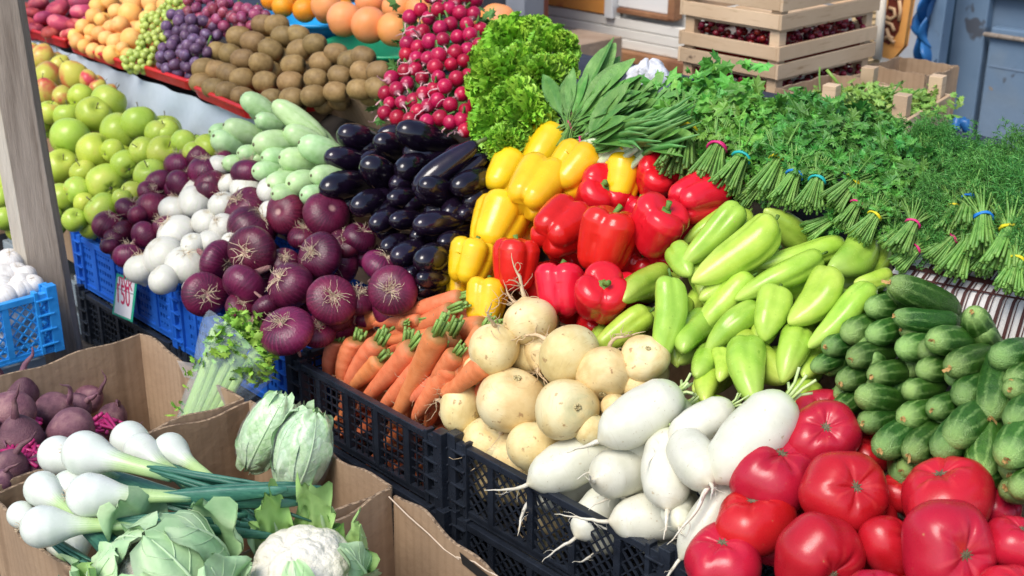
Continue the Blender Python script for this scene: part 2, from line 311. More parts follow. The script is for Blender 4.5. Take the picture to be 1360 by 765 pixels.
def V_cuke(s):
    r = seedrand(s); asp = 3.3; bend = r.uniform(-.2, .2); pts = r.normal(size=(70, 3)); 
    Pf = prof([(0, 0), (.012, .14), (.05, .29), (.14, .42), (.3, .49), (.6, .5), (.85, .46), (.95, .33), (.985, .18), (1, 0)])
    def f(t, h):
        R = Pf(t) * (1 + .018 * cosl(h, 9)) ; return R * np.cos(h) + bend * (2 * t - 1) ** 2, R * np.sin(h), (t - .5) * asp
    b = MB(); b.rev(f, 44, 30)
    for k in range(46):
        t, h = r.uniform(.12, .93), r.uniform(0, 6.28); R = float(Pf(t)); q = .013
        b.add(*_bead((R * math.cos(h) + bend * (2 * t - 1) ** 2, R * math.sin(h), (t - .5) * asp), q))
    V = [('cucumber', None)]
    c = MB()
    for k in range(4):
        a = r.uniform(0, 6.28); l = r.uniform(.06, .20); dx, dy = math.cos(a) * l * .8, math.sin(a) * l * .8 - .05
        P = np.array([[(bend + dx * u + w * .05 * math.sin(a), dy * u - w * .05 * math.cos(a), -asp / 2 - l * u * .9 + .02 + .03 * math.sin(5 * u + k)) for w in (-1, 0, 1)] for u in (0, .35, .7, 1)]); c.grid(P); c.grid(P[::-1] + np.array([0, 0, .004]))
    out = [('dried_blossom', c.mesh('dried_blossom', m_blossom, False))] if s % 2 else []
    return b.mesh('cucumber', m_cuke), out
def _bead(c, q):
    d = np.array([(1, 0, 0), (0, 1, 0), (-1, 0, 0), (0, -1, 0), (0, 0, 1), (0, 0, -1)]) * q + np.array(c)
    return d, [(0, 1, 4), (1, 2, 4), (2, 3, 4), (3, 0, 4), (1, 0, 5), (2, 1, 5), (3, 2, 5), (0, 3, 5)]
kind('cucumber', 3.3, [V_cuke(i) for i in range(6)])

def curvy(r, p0, d, l, wob, n=9, grav=0):
    p = np.array(p0, float); d = np.array(d, float); d /= np.linalg.norm(d); P = [p.copy()]
    for i in range(n):
        d = d + r.normal(size=3) * wob; d[2] -= grav; d /= np.linalg.norm(d); p = p + d * l / n; P.append(p.copy())
    return P
def V_turnip(s):
    r = seedrand(s); asp = r.uniform(.72, .94); a = r.uniform(.01, .055, 3); ph = r.uniform(0, 6.28, 3)
    def f(t, h):
        p = PI * t; R = .5 * np.sin(p) ** .9 * (1 + sum(x * cosl(h, k + 1, q) for k, (x, q) in enumerate(zip(a, ph)))); Z = -.5 * asp * np.cos(p) - .05 * G(R, .12) * (t > .5) - .07 * G(R, .10) * (t < .5)
        return R * np.cos(h), R * np.sin(h), Z
    b = MB(); b.rev(f, 24, 32); c = MB(); dz = -asp / 2
    P = curvy(r, (0, 0, dz + .02), (r.uniform(-.5, .5), r.uniform(-.5, .5), -1), r.uniform(.6, 1.2), .22, 10); c.tube(P, np.linspace(.065, .006, len(P)) ** 1.1, 6)
    for k in range(9):
        i = r.randint(1, 8); Q = curvy(r, P[i], r.normal(size=3) + [0, 0, -.6], r.uniform(.2, .6), .35, 8); c.tube(Q, np.linspace(.010, .003, len(Q)), 4)
    for k in range(3):
        a_ = r.uniform(0, 6.28); Q = curvy(r, (.1 * math.cos(a_), .1 * math.sin(a_), dz + .03), (math.cos(a_), math.sin(a_), -.5), r.uniform(.2, .5), .3, 8); c.tube(Q, np.linspace(.010, .003, len(Q)), 4)
    d = MB()
    for k in range(7):
        a_ = k * .9; d.tube([(.03 * math.cos(a_), .03 * math.sin(a_), asp / 2 - .06), (.045 * math.cos(a_), .045 * math.sin(a_), asp / 2 + r.uniform(-.03, .01))], [.020, .016], 6)
    return b.mesh('turnip', m_turnip), [('tap_root', c.mesh('tap_root', m_tail)), ('leaf_scar', d.mesh('leaf_scar', m_turnscar))]
m_turnscar = mat('turnip_leaf_scar', [(.3, (.38, .30, .14)), (.7, (.55, .48, .25))], 20, .8, .3, 40)
kind('turnip', .9, [V_turnip(i) for i in range(6)])

def V_daikon(s):
    r = seedrand(s); asp = 1.75; bend = r.uniform(-.12, .12); a = r.uniform(-.03, .03, 2)
    Pf = prof([(0, .0), (.01, .03), (.05, .12), (.11, .28), (.22, .42), (.40, .49), (.62, .5), (.80, .46), (.92, .33), (.98, .18), (1, 0)])
    def f(t, h):
        R = Pf(t) * (1 + a[0] * cosl(h, 2) + .012 * np.sin(19 * t + 2 * np.sin(h))); return R * np.cos(h) + bend * (2 * t - 1) ** 2, R * np.sin(h), (t - .5) * asp
    b = MB(); b.rev(f, 30, 32); c = MB(); P = curvy(r, (bend, 0, -asp / 2 + .05), (r.uniform(-.3, .3), r.uniform(-.3, .3), -1), r.uniform(.7, 1.2), .16, 10, )
    c.tube(P, np.linspace(.050, .005, len(P)) , 6)
    for k in range(3): Q = curvy(r, P[r.randint(2, 8)], r.normal(size=3), r.uniform(.15, .35), .3, 6); c.tube(Q, np.linspace(.008, .003, len(Q)), 4)
    d = MB(); zt = asp / 2 - .03
    for k in range(6):
        a_ = k * 1.05 + r.uniform(-.2, .2); l = r.uniform(.12, .42); d.tube([(bend + .06 * math.cos(a_), .06 * math.sin(a_), zt - .03), (bend + .10 * math.cos(a_), .10 * math.sin(a_), zt + l * .5), (bend + .22 * math.cos(a_), .22 * math.sin(a_), zt + l)], [.032, .026, .024], 6)
    return b.mesh('daikon', m_daikon), [('tap_root', c.mesh('tap_root', m_tail2)), ('leaf_stubs', d.mesh('leaf_stubs', m_palestem))]
m_tail2 = mat('white_root_tail', [(.3, (.62, .56, .42)), (.7, (.78, .75, .64))], 8, .6, .2, 40)
m_palestem = mat('pale_leaf_stubs', [(.3, (.40, .55, .16)), (.7, (.60, .70, .36))], 9, .45, .1, 30)
kind('daikon', 1.75, [V_daikon(i) for i in range(5)])

def V_carrot(s):
    r = seedrand(s); asp = 5.2; bend = r.uniform(-.3, .3); ph = r.uniform(0, 6)
    Pf = prof([(0, 0), (.01, .06), (.06, .15), (.15, .24), (.3, .32), (.55, .42), (.8, .485), (.92, .5), (.97, .43), (.99, .28), (1, 0)])
    def f(t, h):
        R = Pf(t) * (1 + .011 * np.sin(47 * t + ph + np.sin(h)) * (t < .93) + .012 * np.sin(19 * t + 2 * ph) + .03 * cosl(h, 2, ph)); return R * np.cos(h) + bend * (2 * t - 1) ** 2, R * np.sin(h) + .08 * np.sin(4 * t + ph), (t - .5) * asp
    b = MB(); b.rev(f, 60, 18); c = MB(); zt = asp / 2 - .05; oy = .08 * math.sin(4 + ph)
    for k in range(9):
        a_ = k * 2.4; q = .05 + .022 * k; ln = r.uniform(.55, .95)
        c.tube([(bend + q * math.cos(a_), oy + q * math.sin(a_), zt - .08), (bend + q * 1.25 * math.cos(a_), oy + q * 1.25 * math.sin(a_), zt + ln)], [.085, .065], 6)
    d = MB()
    for k in range(8):
        t = r.uniform(.02, .6); h = r.uniform(0, 6.28); R = float(Pf(t)) * .95; Q = curvy(r, (R * math.cos(h) + bend * (2 * t - 1) ** 2, R * math.sin(h) + .08 * math.sin(4 * t + ph), (t - .5) * asp), (math.cos(h), math.sin(h), -.3), r.uniform(.2, .5), .3, 5); d.tube(Q, np.linspace(.014, .004, len(Q)), 4)
    return b.mesh('carrot', m_carrot), [('cut_stalks', c.mesh('cut_stalks', m_stemgreen2)), ('root_hairs', d.mesh('root_hairs', m_tail))]
m_stemgreen2 = mat('carrot_stalk_green', [(.3, (.13, .27, .04)), (.7, (.30, .46, .12))], 9, .45, .2, 30, stretch=(4, 4, .6), val=.15)
kind('carrot', 5.2, [V_carrot(i) for i in range(5)])

def roots(r, n, rad, z, spread=.25, th=.006):
    c = MB()
    for k in range(n):
        a_ = r.uniform(0, 6.28); q = rad * math.sqrt(r.uniform(0, 1)); el = r.uniform(.1, 1.4)
        Q = curvy(r, (q * math.cos(a_), q * math.sin(a_), z), (math.cos(a_), math.sin(a_), el), r.uniform(.5, 1.1) * spread, .35, 6, .10); c.tube(Q, np.linspace(th, th * .5, len(Q)), 4)
    return c.mesh('root_tuft', m_roots, False)
def V_onion(s, m, asp0, flatr=.75, neck=True, tuft=34, nm='onion'):
    r = seedrand(s); asp = asp0 * r.uniform(.92, 1.08); a = r.uniform(0, .03, 2); ph = r.uniform(0, 6.28, 2)
    def f(t, h):
        p = PI * t; R = .5 * np.sin(p) ** flatr * (1 + a[0] * cosl(h, 2, ph[0]) + a[1] * cosl(h, 3, ph[1])); Z = -.5 * asp * np.cos(p) - .045 * G(R, .10) * (t > .5) - .10 * G(R, .09) * (t < .5)
        R = R * (1 + .006 * cosl(h, 26))
        return R * np.cos(h), R * np.sin(h), Z
    b = MB(); b.rev(f, 26, 36, ); out = []
    if tuft: out.append(('root_tuft', roots(r, int(tuft * 1.6), .07, asp / 2 - .035, .34, .0075)))
    if neck:
        c = MB(); P = curvy(r, (0, 0, -asp / 2 + .03), (r.uniform(-.4, .4), r.uniform(-.4, .4), -1), r.uniform(.25, .55), .12, 6); c.tube(P, [.10, .085, .075, .07, .065, .06, .035], 8, .6); out.append(('dry_neck', c.mesh('dry_neck', m_neck)))
    return b.mesh(nm, m), out
kind('red_onion', .72, [V_onion(i, m_redonion, (.64, .58, .70, .62, .66, .6, .74, .64)[i], tuft=(34, 22, 0, 40, 14, 30, 26, 18)[i], nm='red_onion') for i in range(8)])
kind('small_red_onion', .80, [V_onion(i + 20, m_redonion, .82, .85, True, 16, nm='small_red_onion') for i in range(4)])
m_whitetuft = m_roots
kind('white_onion', .86, [V_onion(i + 40, m_whiteonion, .86, .94, False, 12 if i % 2 else 0, nm='white_onion') for i in range(4)])
kind('pale_bulb', .92, [V_onion(i + 60, m_palebulb, .92, .9, False, 6 if i % 2 else 0, nm='pale_bulb') for i in range(3)])

def V_prof(s, nm, m, asp, pts, seg=26, rings=24, bend=0., el=.0, extra=None, lob=(0, 0)):
    r = seedrand(s); Pf = prof(pts); bb = r.uniform(-bend, bend); ph = r.uniform(0, 6.28); e = r.uniform(-el, el)
    def f(t, h):
        R = Pf(t) * (1 + lob[1] * cosl(h, lob[0] or 1, ph)); return R * np.cos(h) * (1 + e) + bb * (2 * t - 1) ** 2, R * np.sin(h) * (1 - e), (t - .5) * asp
    b = MB(); b.rev(f, rings, seg); return b.mesh(nm, m), (extra(r, bb) if extra else [])
def x_kousa(r, bb):
    c = MB(); c.add(*sphere(.07, .5, 6, 10, (bb, 0, -.93)).v and (sphere(.07, .5, 6, 10, (bb, 0, -.93)).v[0], sphere(.07, .5, 6, 10).f)); return [('blossom_scar', c.mesh('blossom_scar', m_scar))]
PK = [(0, 0), (.012, .12), (.05, .26), (.15, .41), (.32, .49), (.5, .5), (.72, .45), (.9, .31), (.97, .20), (.99, .12), (1, 0)]
kind('pale_squash', 1.9, [V_prof(i, 'pale_squash', m_kousa, 1.9, PK, bend=.12, lob=(7, .012), extra=x_kousa) for i in range(4)])
def x_egg(r, bb):
    c = MB(); n = 5; z = 1.16
    def f(t, h):
        R = .30 * t ** .8 * (1 - .38 * (t > .5) * (1 - np.abs(np.cos(n * h / 2)))) ; return R * np.cos(h) + bb * .8, R * np.sin(h), z + .04 - .28 * t ** 1.6
    c.rev(lambda t, h: f(t * .98 + .01, h), 8, 30); P = [(bb * .8, 0, z), (bb * .9, .02, z + .18), (bb + .06, .06, z + .38)]; c.tube(P, [.10, .075, .085], 8)
    return [('calyx', c.mesh('calyx', m_calyx))]
PE = [(0, 0), (.01, .10), (.04, .23), (.12, .38), (.27, .48), (.4, .5), (.6, .45), (.8, .35), (.93, .26), (.98, .16), (1, 0)]
kind('eggplant', 2.5, [V_prof(i, 'eggplant', m_eggplant, 2.5, PE, bend=.18, extra=x_egg) for i in range(4)])
def V_apple(s, m, asp, nm, pear=False):
    r = seedrand(s); ph = r.uniform(0, 6.28); e = r.uniform(0, .04)
    def f(t, h):
        p = PI * t; R = .5 * np.sin(p) ** .88 * (1 + .12 * (t - .5)) * (1 + .018 * cosl(h, 5, ph) + e * cosl(h, 2, ph)); Z = -.5 * asp * np.cos(p)
        if pear: R = R * (1 - .34 * np.clip(t - .45, 0, 1) ** 1.2 * 1.6); Z = Z + .22 * np.clip(t - .5, 0, 1)
        else: Z = Z - .13 * G(R, .13) * (t > .5) + .07 * G(R, .12) * (1 + .4 * cosl(h, 5, ph)) * (t < .5)
        return R * np.cos(h), R * np.sin(h), Z
    b = MB(); b.rev(f, 22, 26); c = MB(); z = asp / 2 - .12 + (.2 if pear else 0); bx, by = r.uniform(-.07, .07, 2); c.tube([(0, 0, z), (bx, by, z + .12), (bx * 2.2, by * 2, z + .24)], [.016, .013, .02], 6)
    d = MB(); d.add(sphere(.045, .4, 5, 8, (0, 0, -asp / 2 + .055)).v[0], sphere(.045, .4, 5, 8).f)
    return b.mesh(nm, m), [('stem', c.mesh('stem', m_scar)), ('blossom_end', d.mesh('blossom_end', m_scar))]
kind('green_apple', .9, [V_apple(i, m_apple, .9, 'green_apple') for i in range(4)])
kind('pear', 1.15, [V_apple(i + 9, m_pear, 1.05, 'pear', True) for i in range(3)])
def x_kiwi(r, bb):
    c = MB(); c.add(sphere(.055, .5, 5, 9, (bb, 0, .60)).v[0], sphere(.055, .5, 5, 9).f); return [('stem_end', c.mesh('stem_end', m_scar))]
PKW = [(0, 0), (.02, .16), (.07, .28), (.2, .43), (.38, .495), (.5, .5), (.62, .495), (.8, .43), (.93, .28), (.98, .16), (1, 0)]
kind('kiwi', 1.25, [V_prof(i, 'kiwi', m_kiwi, 1.25, PKW, 22, 18, el=.04, extra=x_kiwi) for i in range(3)])
def V_stone(s, m, asp, nm, dim=.10):
    r = seedrand(s); ph = r.uniform(0, 6.28)
    def f(t, h):
        p = PI * t; R = .5 * np.sin(p) ** .9 * (1 - .06 * G(((h + 0) % 6.283) - 3.14, .25)); Z = -.5 * asp * np.cos(p) - dim * G(R, .16) * (t > .5) + dim * .4 * G(R, .14) * (t < .5); return R * np.cos(h), R * np.sin(h), Z
    b = MB(); b.rev(f, 18, 26); return b.mesh(nm, m), []
kind('apricot', .95, [V_stone(i, m_apricot, .95, 'apricot') for i in range(3)])
kind('flat_peach', .62, [V_stone(i, m_peach, .64, 'flat_peach', .14) for i in range(3)])
kind('orange', .95, [V_stone(i, m_orange, .96, 'orange', .03) for i in range(2)])
kind('grapefruit', .93, [V_stone(i, m_grapefruit, .93, 'grapefruit', .03) for i in range(3)])
def V_beet(s):
    r = seedrand(s); ph = r.uniform(0, 6.28)
    def f(t, h):
        p = PI * t; R = .5 * np.sin(p) ** .9 * (1 + .03 * cosl(h, 3, ph)); Z = -.48 * np.cos(p); Z = Z - .30 * np.clip(.25 - t, 0, 1) ** 1.0 * 2.0 * (1 - t); return R * np.cos(h), R * np.sin(h), Z
    b = MB(); b.rev(f, 24, 26); c = MB(); P = curvy(r, (0, 0, -.60), (r.uniform(-.3, .3), r.uniform(-.3, .3), -1), r.uniform(.6, 1.1), .2, 9); c.tube([(0, 0, -.42)] + P, np.linspace(.11, .006, len(P) + 1) ** 1.0, 6)
    d = MB()
    for k in range(5): a_ = k * 1.25; Q = curvy(r, (.07 * math.cos(a_), .07 * math.sin(a_), .42), (math.cos(a_) * .3, math.sin(a_) * .3, 1), r.uniform(.12, .34), .1, 5); d.tube(Q, np.linspace(.055, .045, len(Q)), 6)
    return b.mesh('beet', m_beet), [('tap_root', c.mesh('tap_root', m_beet)), ('cut_stems', d.mesh('cut_stems', m_beetstem))]
kind('beet', 1.0, [V_beet(i) for i in range(4)])

# ---------------------------------------------------------------- placing
COUNT = {}; HEAPS = {}; ALL = []
def spawn(name, variant, M, k=None):
    body, kids = KINDS[k or name][1][variant % len(KINDS[k or name][1])]
    o = bpy.data.objects.new(name, body); C.objects.link(o); o.matrix_world = M
    for cn, cm in kids:
        c = bpy.data.objects.new(cn, cm); C.objects.link(c); c.parent = o
    return o
def frame(z, roll):
    z = z.normalized(); x = z.orthogonal().normalized(); x = Matrix.Rotation(roll, 3, z) @ x; y = z.cross(x)
    return Matrix((x, y, z)).transposed()
def axis(ang, tilt):
    a, t = math.radians(ang), math.radians(tilt); return (rt * math.cos(a) + up * math.sin(a)) * math.cos(t) - fw * math.sin(t)
rnd = random.Random(11)
GROW = dict(red_onion=1.13, small_red_onion=1.12, white_onion=1.2, daikon=1.10, green_pepper=1.16, cucumber=1.10, turnip=1.10, carrot=1.14, red_pepper=1.08, yellow_pepper=1.08, tomato=1.07, kiwi=.97, pale_squash=1.1, eggplant=1.12, apricot=1.08, green_apple=1.08, beet=1.05)
UMIN = dict(turnip=1.135, daikon=1.135)
def put(name, reg, x, y, w, ang=90, tilt=0, lift=0.0, L=None, h=None, v=None, heap=None, pos=None, lab=None, depth=None, roll=None, inu=None):
    """an item whose centre shows at (x, y) of a view region and whose width is w there, lying on the display slope"""
    X, Y = px(reg, x, y); s = OFF[reg][2]; w = w * GROW.get(name, 1.05)
    if L is not None: L = L * (1 + (GROW.get(name, 1.05) - 1) * .7)
    if inu: pos = at_u(X, Y, inu)
    if pos is not None: p, t = pos, (pos - CAM).dot(fw)
    elif depth: p, t = at_depth(X, Y, depth), depth
    else: p, t = at_slope(X, Y, lift)
    asp = KINDS[name][0]; k = 1.0
    if name == 'cucumber' and L is not None and not pos:
        Lm = w * (.35 + (asp - .35) * math.cos(math.radians(50)))
        if L < Lm: ex = (Lm - L) / 2 * s; X += ex * math.cos(math.radians(ang)); Y -= ex * math.sin(math.radians(ang)); L = Lm; p, t = at_slope(X, Y, lift - .006)
    wm = w * s / F * t
    if L is not None:           # long item: tilt from how long it looks
        q = L / w
        if q > asp: k = q / asp; tilt = -8
        else: tilt = -math.degrees(math.acos(max(0.2, min(1, (q - .35) / (asp - .35)))))
    um = UMIN.get(name)
    if um and pos is None and p.dot(BD) - .40 * wm < um:
        p = at_u(X, Y, um + .42 * wm); t = (p - CAM).dot(fw); wm = w * s / F * t
    axv = axis(ang, tilt)
    if name == 'carrot' and pos is None:      # lies along the heap, tip behind the crate rim
        cs_, sn_ = L * s / 2 * math.cos(math.radians(ang)), L * s / 2 * math.sin(math.radians(ang))
        steep = abs(sn_) > .62 * abs(cs_) and lift > .039; ua, ub = (1.148, 1.168) if steep else (1.215, 1.225); l2 = lift if steep else lift * .4 - .01
        ca, cb = at_slope(X - cs_, Y + sn_, l2)[0], at_slope(X + cs_, Y - sn_, l2)[0]
        if ca.dot(BD) < ua: ca = at_u(X - cs_, Y + sn_, ua)
        if cb.dot(BD) < ub: cb = at_u(X + cs_, Y - sn_, ub)
        axv = cb - ca; p = (ca + cb) / 2; t = (p - CAM).dot(fw); wm = w * s / F * t; k = axv.length / (asp * wm)
    Mx = Matrix.Translation(p) @ frame(axv, rnd.uniform(0, 6.28) if roll is None else roll).to_4x4() @ Matrix.Diagonal((wm, wm, wm * k * (h or 1), 1))
    o = spawn(name, rnd.randrange(12) if v is None else v, Mx)
    HEAPS.setdefault(heap or name, []).append((o, X, Y, w * s, lab)); return o
def fill(heap, name, label, group, dist=.72, keep=1.0, two=False, umin=0, upk=.12):
    """a second layer under what shows, so that gaps look into the heap"""
    its = list(HEAPS[heap]); pts = []; D = fw * .45 - NRM * .89
    D.normalize()
    for n, (o, X, Y, w, lb) in enumerate(its):
        sx = o.matrix_world.to_scale().x
        for kk in range(2 if two else 1):
            p = o.matrix_world.translation + D * sx * dist * (1 + .0 * kk) + AD * sx * rnd.uniform(-.35, .35) + UPS * sx * (rnd.uniform(-.35, .35) + upk - .5 * kk)
            if p.dot(BD) - sx * .5 < umin: p = p + BD * (umin + sx * .5 - p.dot(BD))
            if any((p - q).length < sx * .72 for q in pts): continue
            pts.append(p); R = o.matrix_world.to_3x3().normalized() @ Matrix.Rotation(rnd.uniform(-.5, .5), 3, 'X') @ Matrix.Rotation(rnd.uniform(0, 6), 3, 'Z')
            c = spawn(name, rnd.randrange(12), Matrix.Translation(p) @ R.to_4x4() @ Matrix.Diagonal((sx * .97, sx * .97, o.matrix_world.to_scale().z * .97, 1)), name)
            tag(c, label, o.get('category') or name.replace('_', ' '), group)
            FILL.append(c)
FILL = []
ORD = ['', 'first', 'second', 'third', 'fourth', 'fifth', 'sixth', 'seventh', 'eighth', 'ninth', 'tenth', 'eleventh', 'twelfth', 'thirteenth', 'fourteenth', 'fifteenth', 'sixteenth', 'seventeenth', 'eighteenth', 'nineteenth', 'twentieth', 'twenty first', 'twenty second', 'twenty third', 'twenty fourth']
def label_heap(heap, what, cat, group, rowk=.62, where='from the left'):
    """labels for a heap: row counted from the front edge, then place in the row"""
    its = HEAPS[heap]
    for o, *_ in its: tag(o, None, cat, group)
    todo = sorted([i for i in its if not i[4]], key=lambda i: -i[2]); rows = []
    for i in todo:
        if rows and rows[-1][0][2] - i[2] < rowk * i[3]: rows[-1].append(i)
        else: rows.append([i])
    for n, r in enumerate(rows):
        r.sort(key=lambda i: i[1])
        for k, i in enumerate(r):
            q = 'front row' if n == 0 else ('topmost row' if n == len(rows) - 1 and n > 1 else ORD[n + 1] + ' row up')
            i[0]['label'] = f'{what}, {q}, {ORD[k + 1]} {where}' if len(r) > 1 else f'{what}, alone in the {q}'
    for i in its:
        if i[4]: i[0]['label'] = i[4]
# ---------------------------------------------------------------- heaps, read off the photograph region by region: (x, y, width, angle, tilt, lift, label)
for x, y, w, a, t, l, v, lb in [
    (565, 215, 270, 95, 62, .035, 1, 'large red tomato at the top of the tomato heap, touching the white radish'),
    (370, 360, 345, 75, 38, .035, 0, 'wide two lobed red tomato beside the daikons, scar on its upper edge'),
    (650, 437, 322, 55, 66, .055, 2, 'big red tomato lying on top in the middle of the heap, small star scar'),
    (300, 552, 296, 100, 20, .03, 3, 'red tomato with a pale scratch below the two lobed one by the daikons'),
    (180, 705, 300, 100, 30, .03, 4, 'lowest tomato at the daikon side of the heap, cut by the frame'),
    (548, 700, 345, -45, 62, .05, 5, 'big tomato with a long brown scar at the bottom edge, beside the lowest one'),
    (825, 648, 240, 30, 30, .02, 1, 'small red tomato squeezed in behind the tomato with the round black scar'),
    (1052, 462, 350, 110, 15, .045, 3, 'broad smooth red tomato lying against the cucumbers, no scar in sight'),
    (1055, 670, 372, 20, 74, .07, 0, 'largest tomato, deeply creased with a round black scar facing up'),
    (868, 440, 165, 90, 30, -.01, 4, 'half hidden tomato behind the middle one, close under the cucumbers'),
    (745, 285, 190, 80, 40, -.03, 5, 'darker tomato peeking out at the top, against the cucumber heap'),
    (1325, 640, 230, 80, 25, .05, 2, 'red tomato cut off by the edge of the picture, below the cucumbers'),
    (1255, 492, 180, 60, 45, -.01, 1, 'tomato tucked under the broad smooth one at the cucumber side'),
    (490, 560, 150, 90, 20, -.04, 3, 'dark tomato deep in the gap between four bigger ones'),
    (1330, 850, 260, 80, 35, .06, 4, 'tomato at the very bottom corner of the heap'), (780, 880, 280, 80, 35, .05, 2, 'tomato below the frame under the small squeezed one')]:
    put('tomato', 9, x, y, w, a, t, l, heap='tomato', v=v, lab=lb)
label_heap('tomato', '', 'tomato', 'tomatoes in the heap at the front corner')
fill('tomato', 'tomato', 'red tomato deep in the heap, mostly covered by others', 'buried tomatoes', .62)

Y = 'yellow bell pepper '
for r, x, y, w, a, t, l, lb in [
    (2, 680, 690, 178, 60, -30, .0, 'above the eggplant corner of the pepper box'), (2, 828, 590, 190, 60, -25, .0, 'topmost of the heap, in front of the sorrel bunches'),
    (2, 800, 738, 222, 55, -35, .035, 'lying on top in the middle of the yellow ones'), (2, 945, 672, 212, 50, -20, .02, 'with a lobed top next to the first red one'),
    (2, 1135, 700, 170, 80, -10, .0, 'set apart between two red ones, below the spring onions'), (5, 648, 138, 215, 70, -20, .015, 'dimpled, just above the one with the red neighbour'),
    (5, 545, 288, 178, 75, -5, .02, 'at the cardboard edge by the eggplants, in the lower row'), (5, 605, 445, 165, 80, -10, .0, 'lowest one, right behind the carrots'), (5, 505, 372, 120, 80, -20, -.03, 'half hidden at the box edge above the carrots')]:
    put('yellow_pepper', r, x, y, w, a, t, l, heap='yellow_pepper', lab=Y + lb)
label_heap('yellow_pepper', '', 'bell pepper', 'yellow peppers in the cardboard box')
R = 'red bell pepper '
for r, x, y, w, a, t, l, lb, k in [
    (5, 1050, 28, 205, 60, 62, -.01, 'seen end on beside the lobed yellow ones, top row', 1), (5, 895, 155, 222, 35, -40, .03, 'tilted, with a sharp crease, below the end on one', 0),
    (5, 1075, 205, 228, 75, 12, .045, 'deeply creased with a short green stalk, centre of the heap', 2), (5, 1268, 150, 215, 60, 40, .04, 'glossy lobed, lying against the green peppers', 3),
    (5, 717, 298, 182, 85, 4, .03, 'pinkish, upright, between the yellow ones and the turnip', 4), (5, 890, 400, 205, 88, -8, .03, 'orange red, standing upright behind the turnips', 0),
    (5, 1052, 420, 215, 80, 58, .04, 'showing its lobed bottom, lowest next to the green peppers', 1), (5, 1268, -35, 180, 70, 60, -.01, 'seen end on at the back below the herb bunches', 3),
    (6, 80, 45, 205, 20, -30, .015, 'long smooth, at the far top beside the herb bunches', 2), (6, 0, 150, 150, 70, 10, -.02, 'rounded, wedged behind the pale green peppers', 4),
    (5, 1185, 100, 140, 70, 20, -.05, 'dark, hidden behind the centre one', 1), (5, 1190, 335, 160, 70, 20, -.06, 'in deep shade behind the lowest one', 2), (5, 1015, 560, 130, 70, 20, -.05, 'in the shade right behind the turnips', 0), (5, 1290, 300, 130, 70, 20, -.05, 'dim, under the glossy lobed one', 1)]:
    put('red_pepper', r, x, y, w, a, t, l, heap='red_pepper', v=k, lab=R + lb)
label_heap('red_pepper', '', 'bell pepper', 'red peppers in the cardboard box')
fill('yellow_pepper', 'yellow_pepper', 'yellow bell pepper buried in the box under others', 'buried yellow peppers', .8)
fill('red_pepper', 'red_pepper', 'red bell pepper buried in the box under others', 'buried red peppers', .85)

def tb(name, reg, tx, ty, bx, by, w, lift=0.0, **k):
    put(name, reg, (tx + bx) / 2, (ty + by) / 2, w, math.degrees(math.atan2(ty - by, bx - tx)), 0, lift, L=math.hypot(bx - tx, by - ty), **k)
for r, tx, ty, bx, by, w, l in [(6, 30, 300, 245, 90, 112, .05), (6, 88, 365, 375, 165, 142, .06), (6, 340, 95, 515, 210, 105, -.01), (6, 315, 308, 645, 228, 92, .0), (6, 250, 428, 562, 268, 112, .035), (6, 590, 350, 780, 215, 132, .0), (6, 695, 375, 838, 345, 72, .0),
    (6, 440, 530, 650, 345, 140, .04), (6, 520, 600, 765, 400, 112, .03), (6, 318, 602, 412, 380, 122, .04), (6, 88, 540, 280, 350, 112, .02), (6, 108, 630, 315, 450, 105, .025), (6, 265, 800, 280, 590, 155, .04), (6, 405, 730, 500, 540, 132, .015), (6, -5, 650, 110, 500, 125, .01),
    (5, 1293, 670, 1345, 375, 112, .05), (5, 1125, 440, 1285, 330, 125, .02), (5, 1020, 640, 1235, 490, 108, .01), (6, 82, 425, 100, 300, 66, .01), (6, 28, 215, 210, 85, 75, .0), (6, 55, 730, 160, 635, 110, .0), (6, 172, 755, 195, 635, 72, .01), (5, 1008, 615, 1075, 545, 60, -.02),
    (6, 475, 730, 565, 640, 90, -.02), (6, 40, 355, 0, 215, 95, .04), (6, 130, 600, 190, 510, 90, -.03), (6, 340, 740, 400, 650, 90, -.02), (6, 285, 360, 330, 290, 90, -.03), (9, 80, 60, 150, -30, 95, .0), (9, 40, 75, 215, 100, 60, -.02), (9, 420, 110, 520, 20, 100, -.02), (6, 530, 690, 620, 590, 90, -.05), (6, 30, 500, 110, 400, 90, -.03)]:
    tb('green_pepper', r, tx, ty, bx, by, w, l, heap='green_pepper')
label_heap('green_pepper', 'pale green pointed pepper', 'pepper', 'pale green peppers in the heap')
fill('green_pepper', 'green_pepper', 'pale green pepper deep in the heap under others', 'buried green peppers', .75)

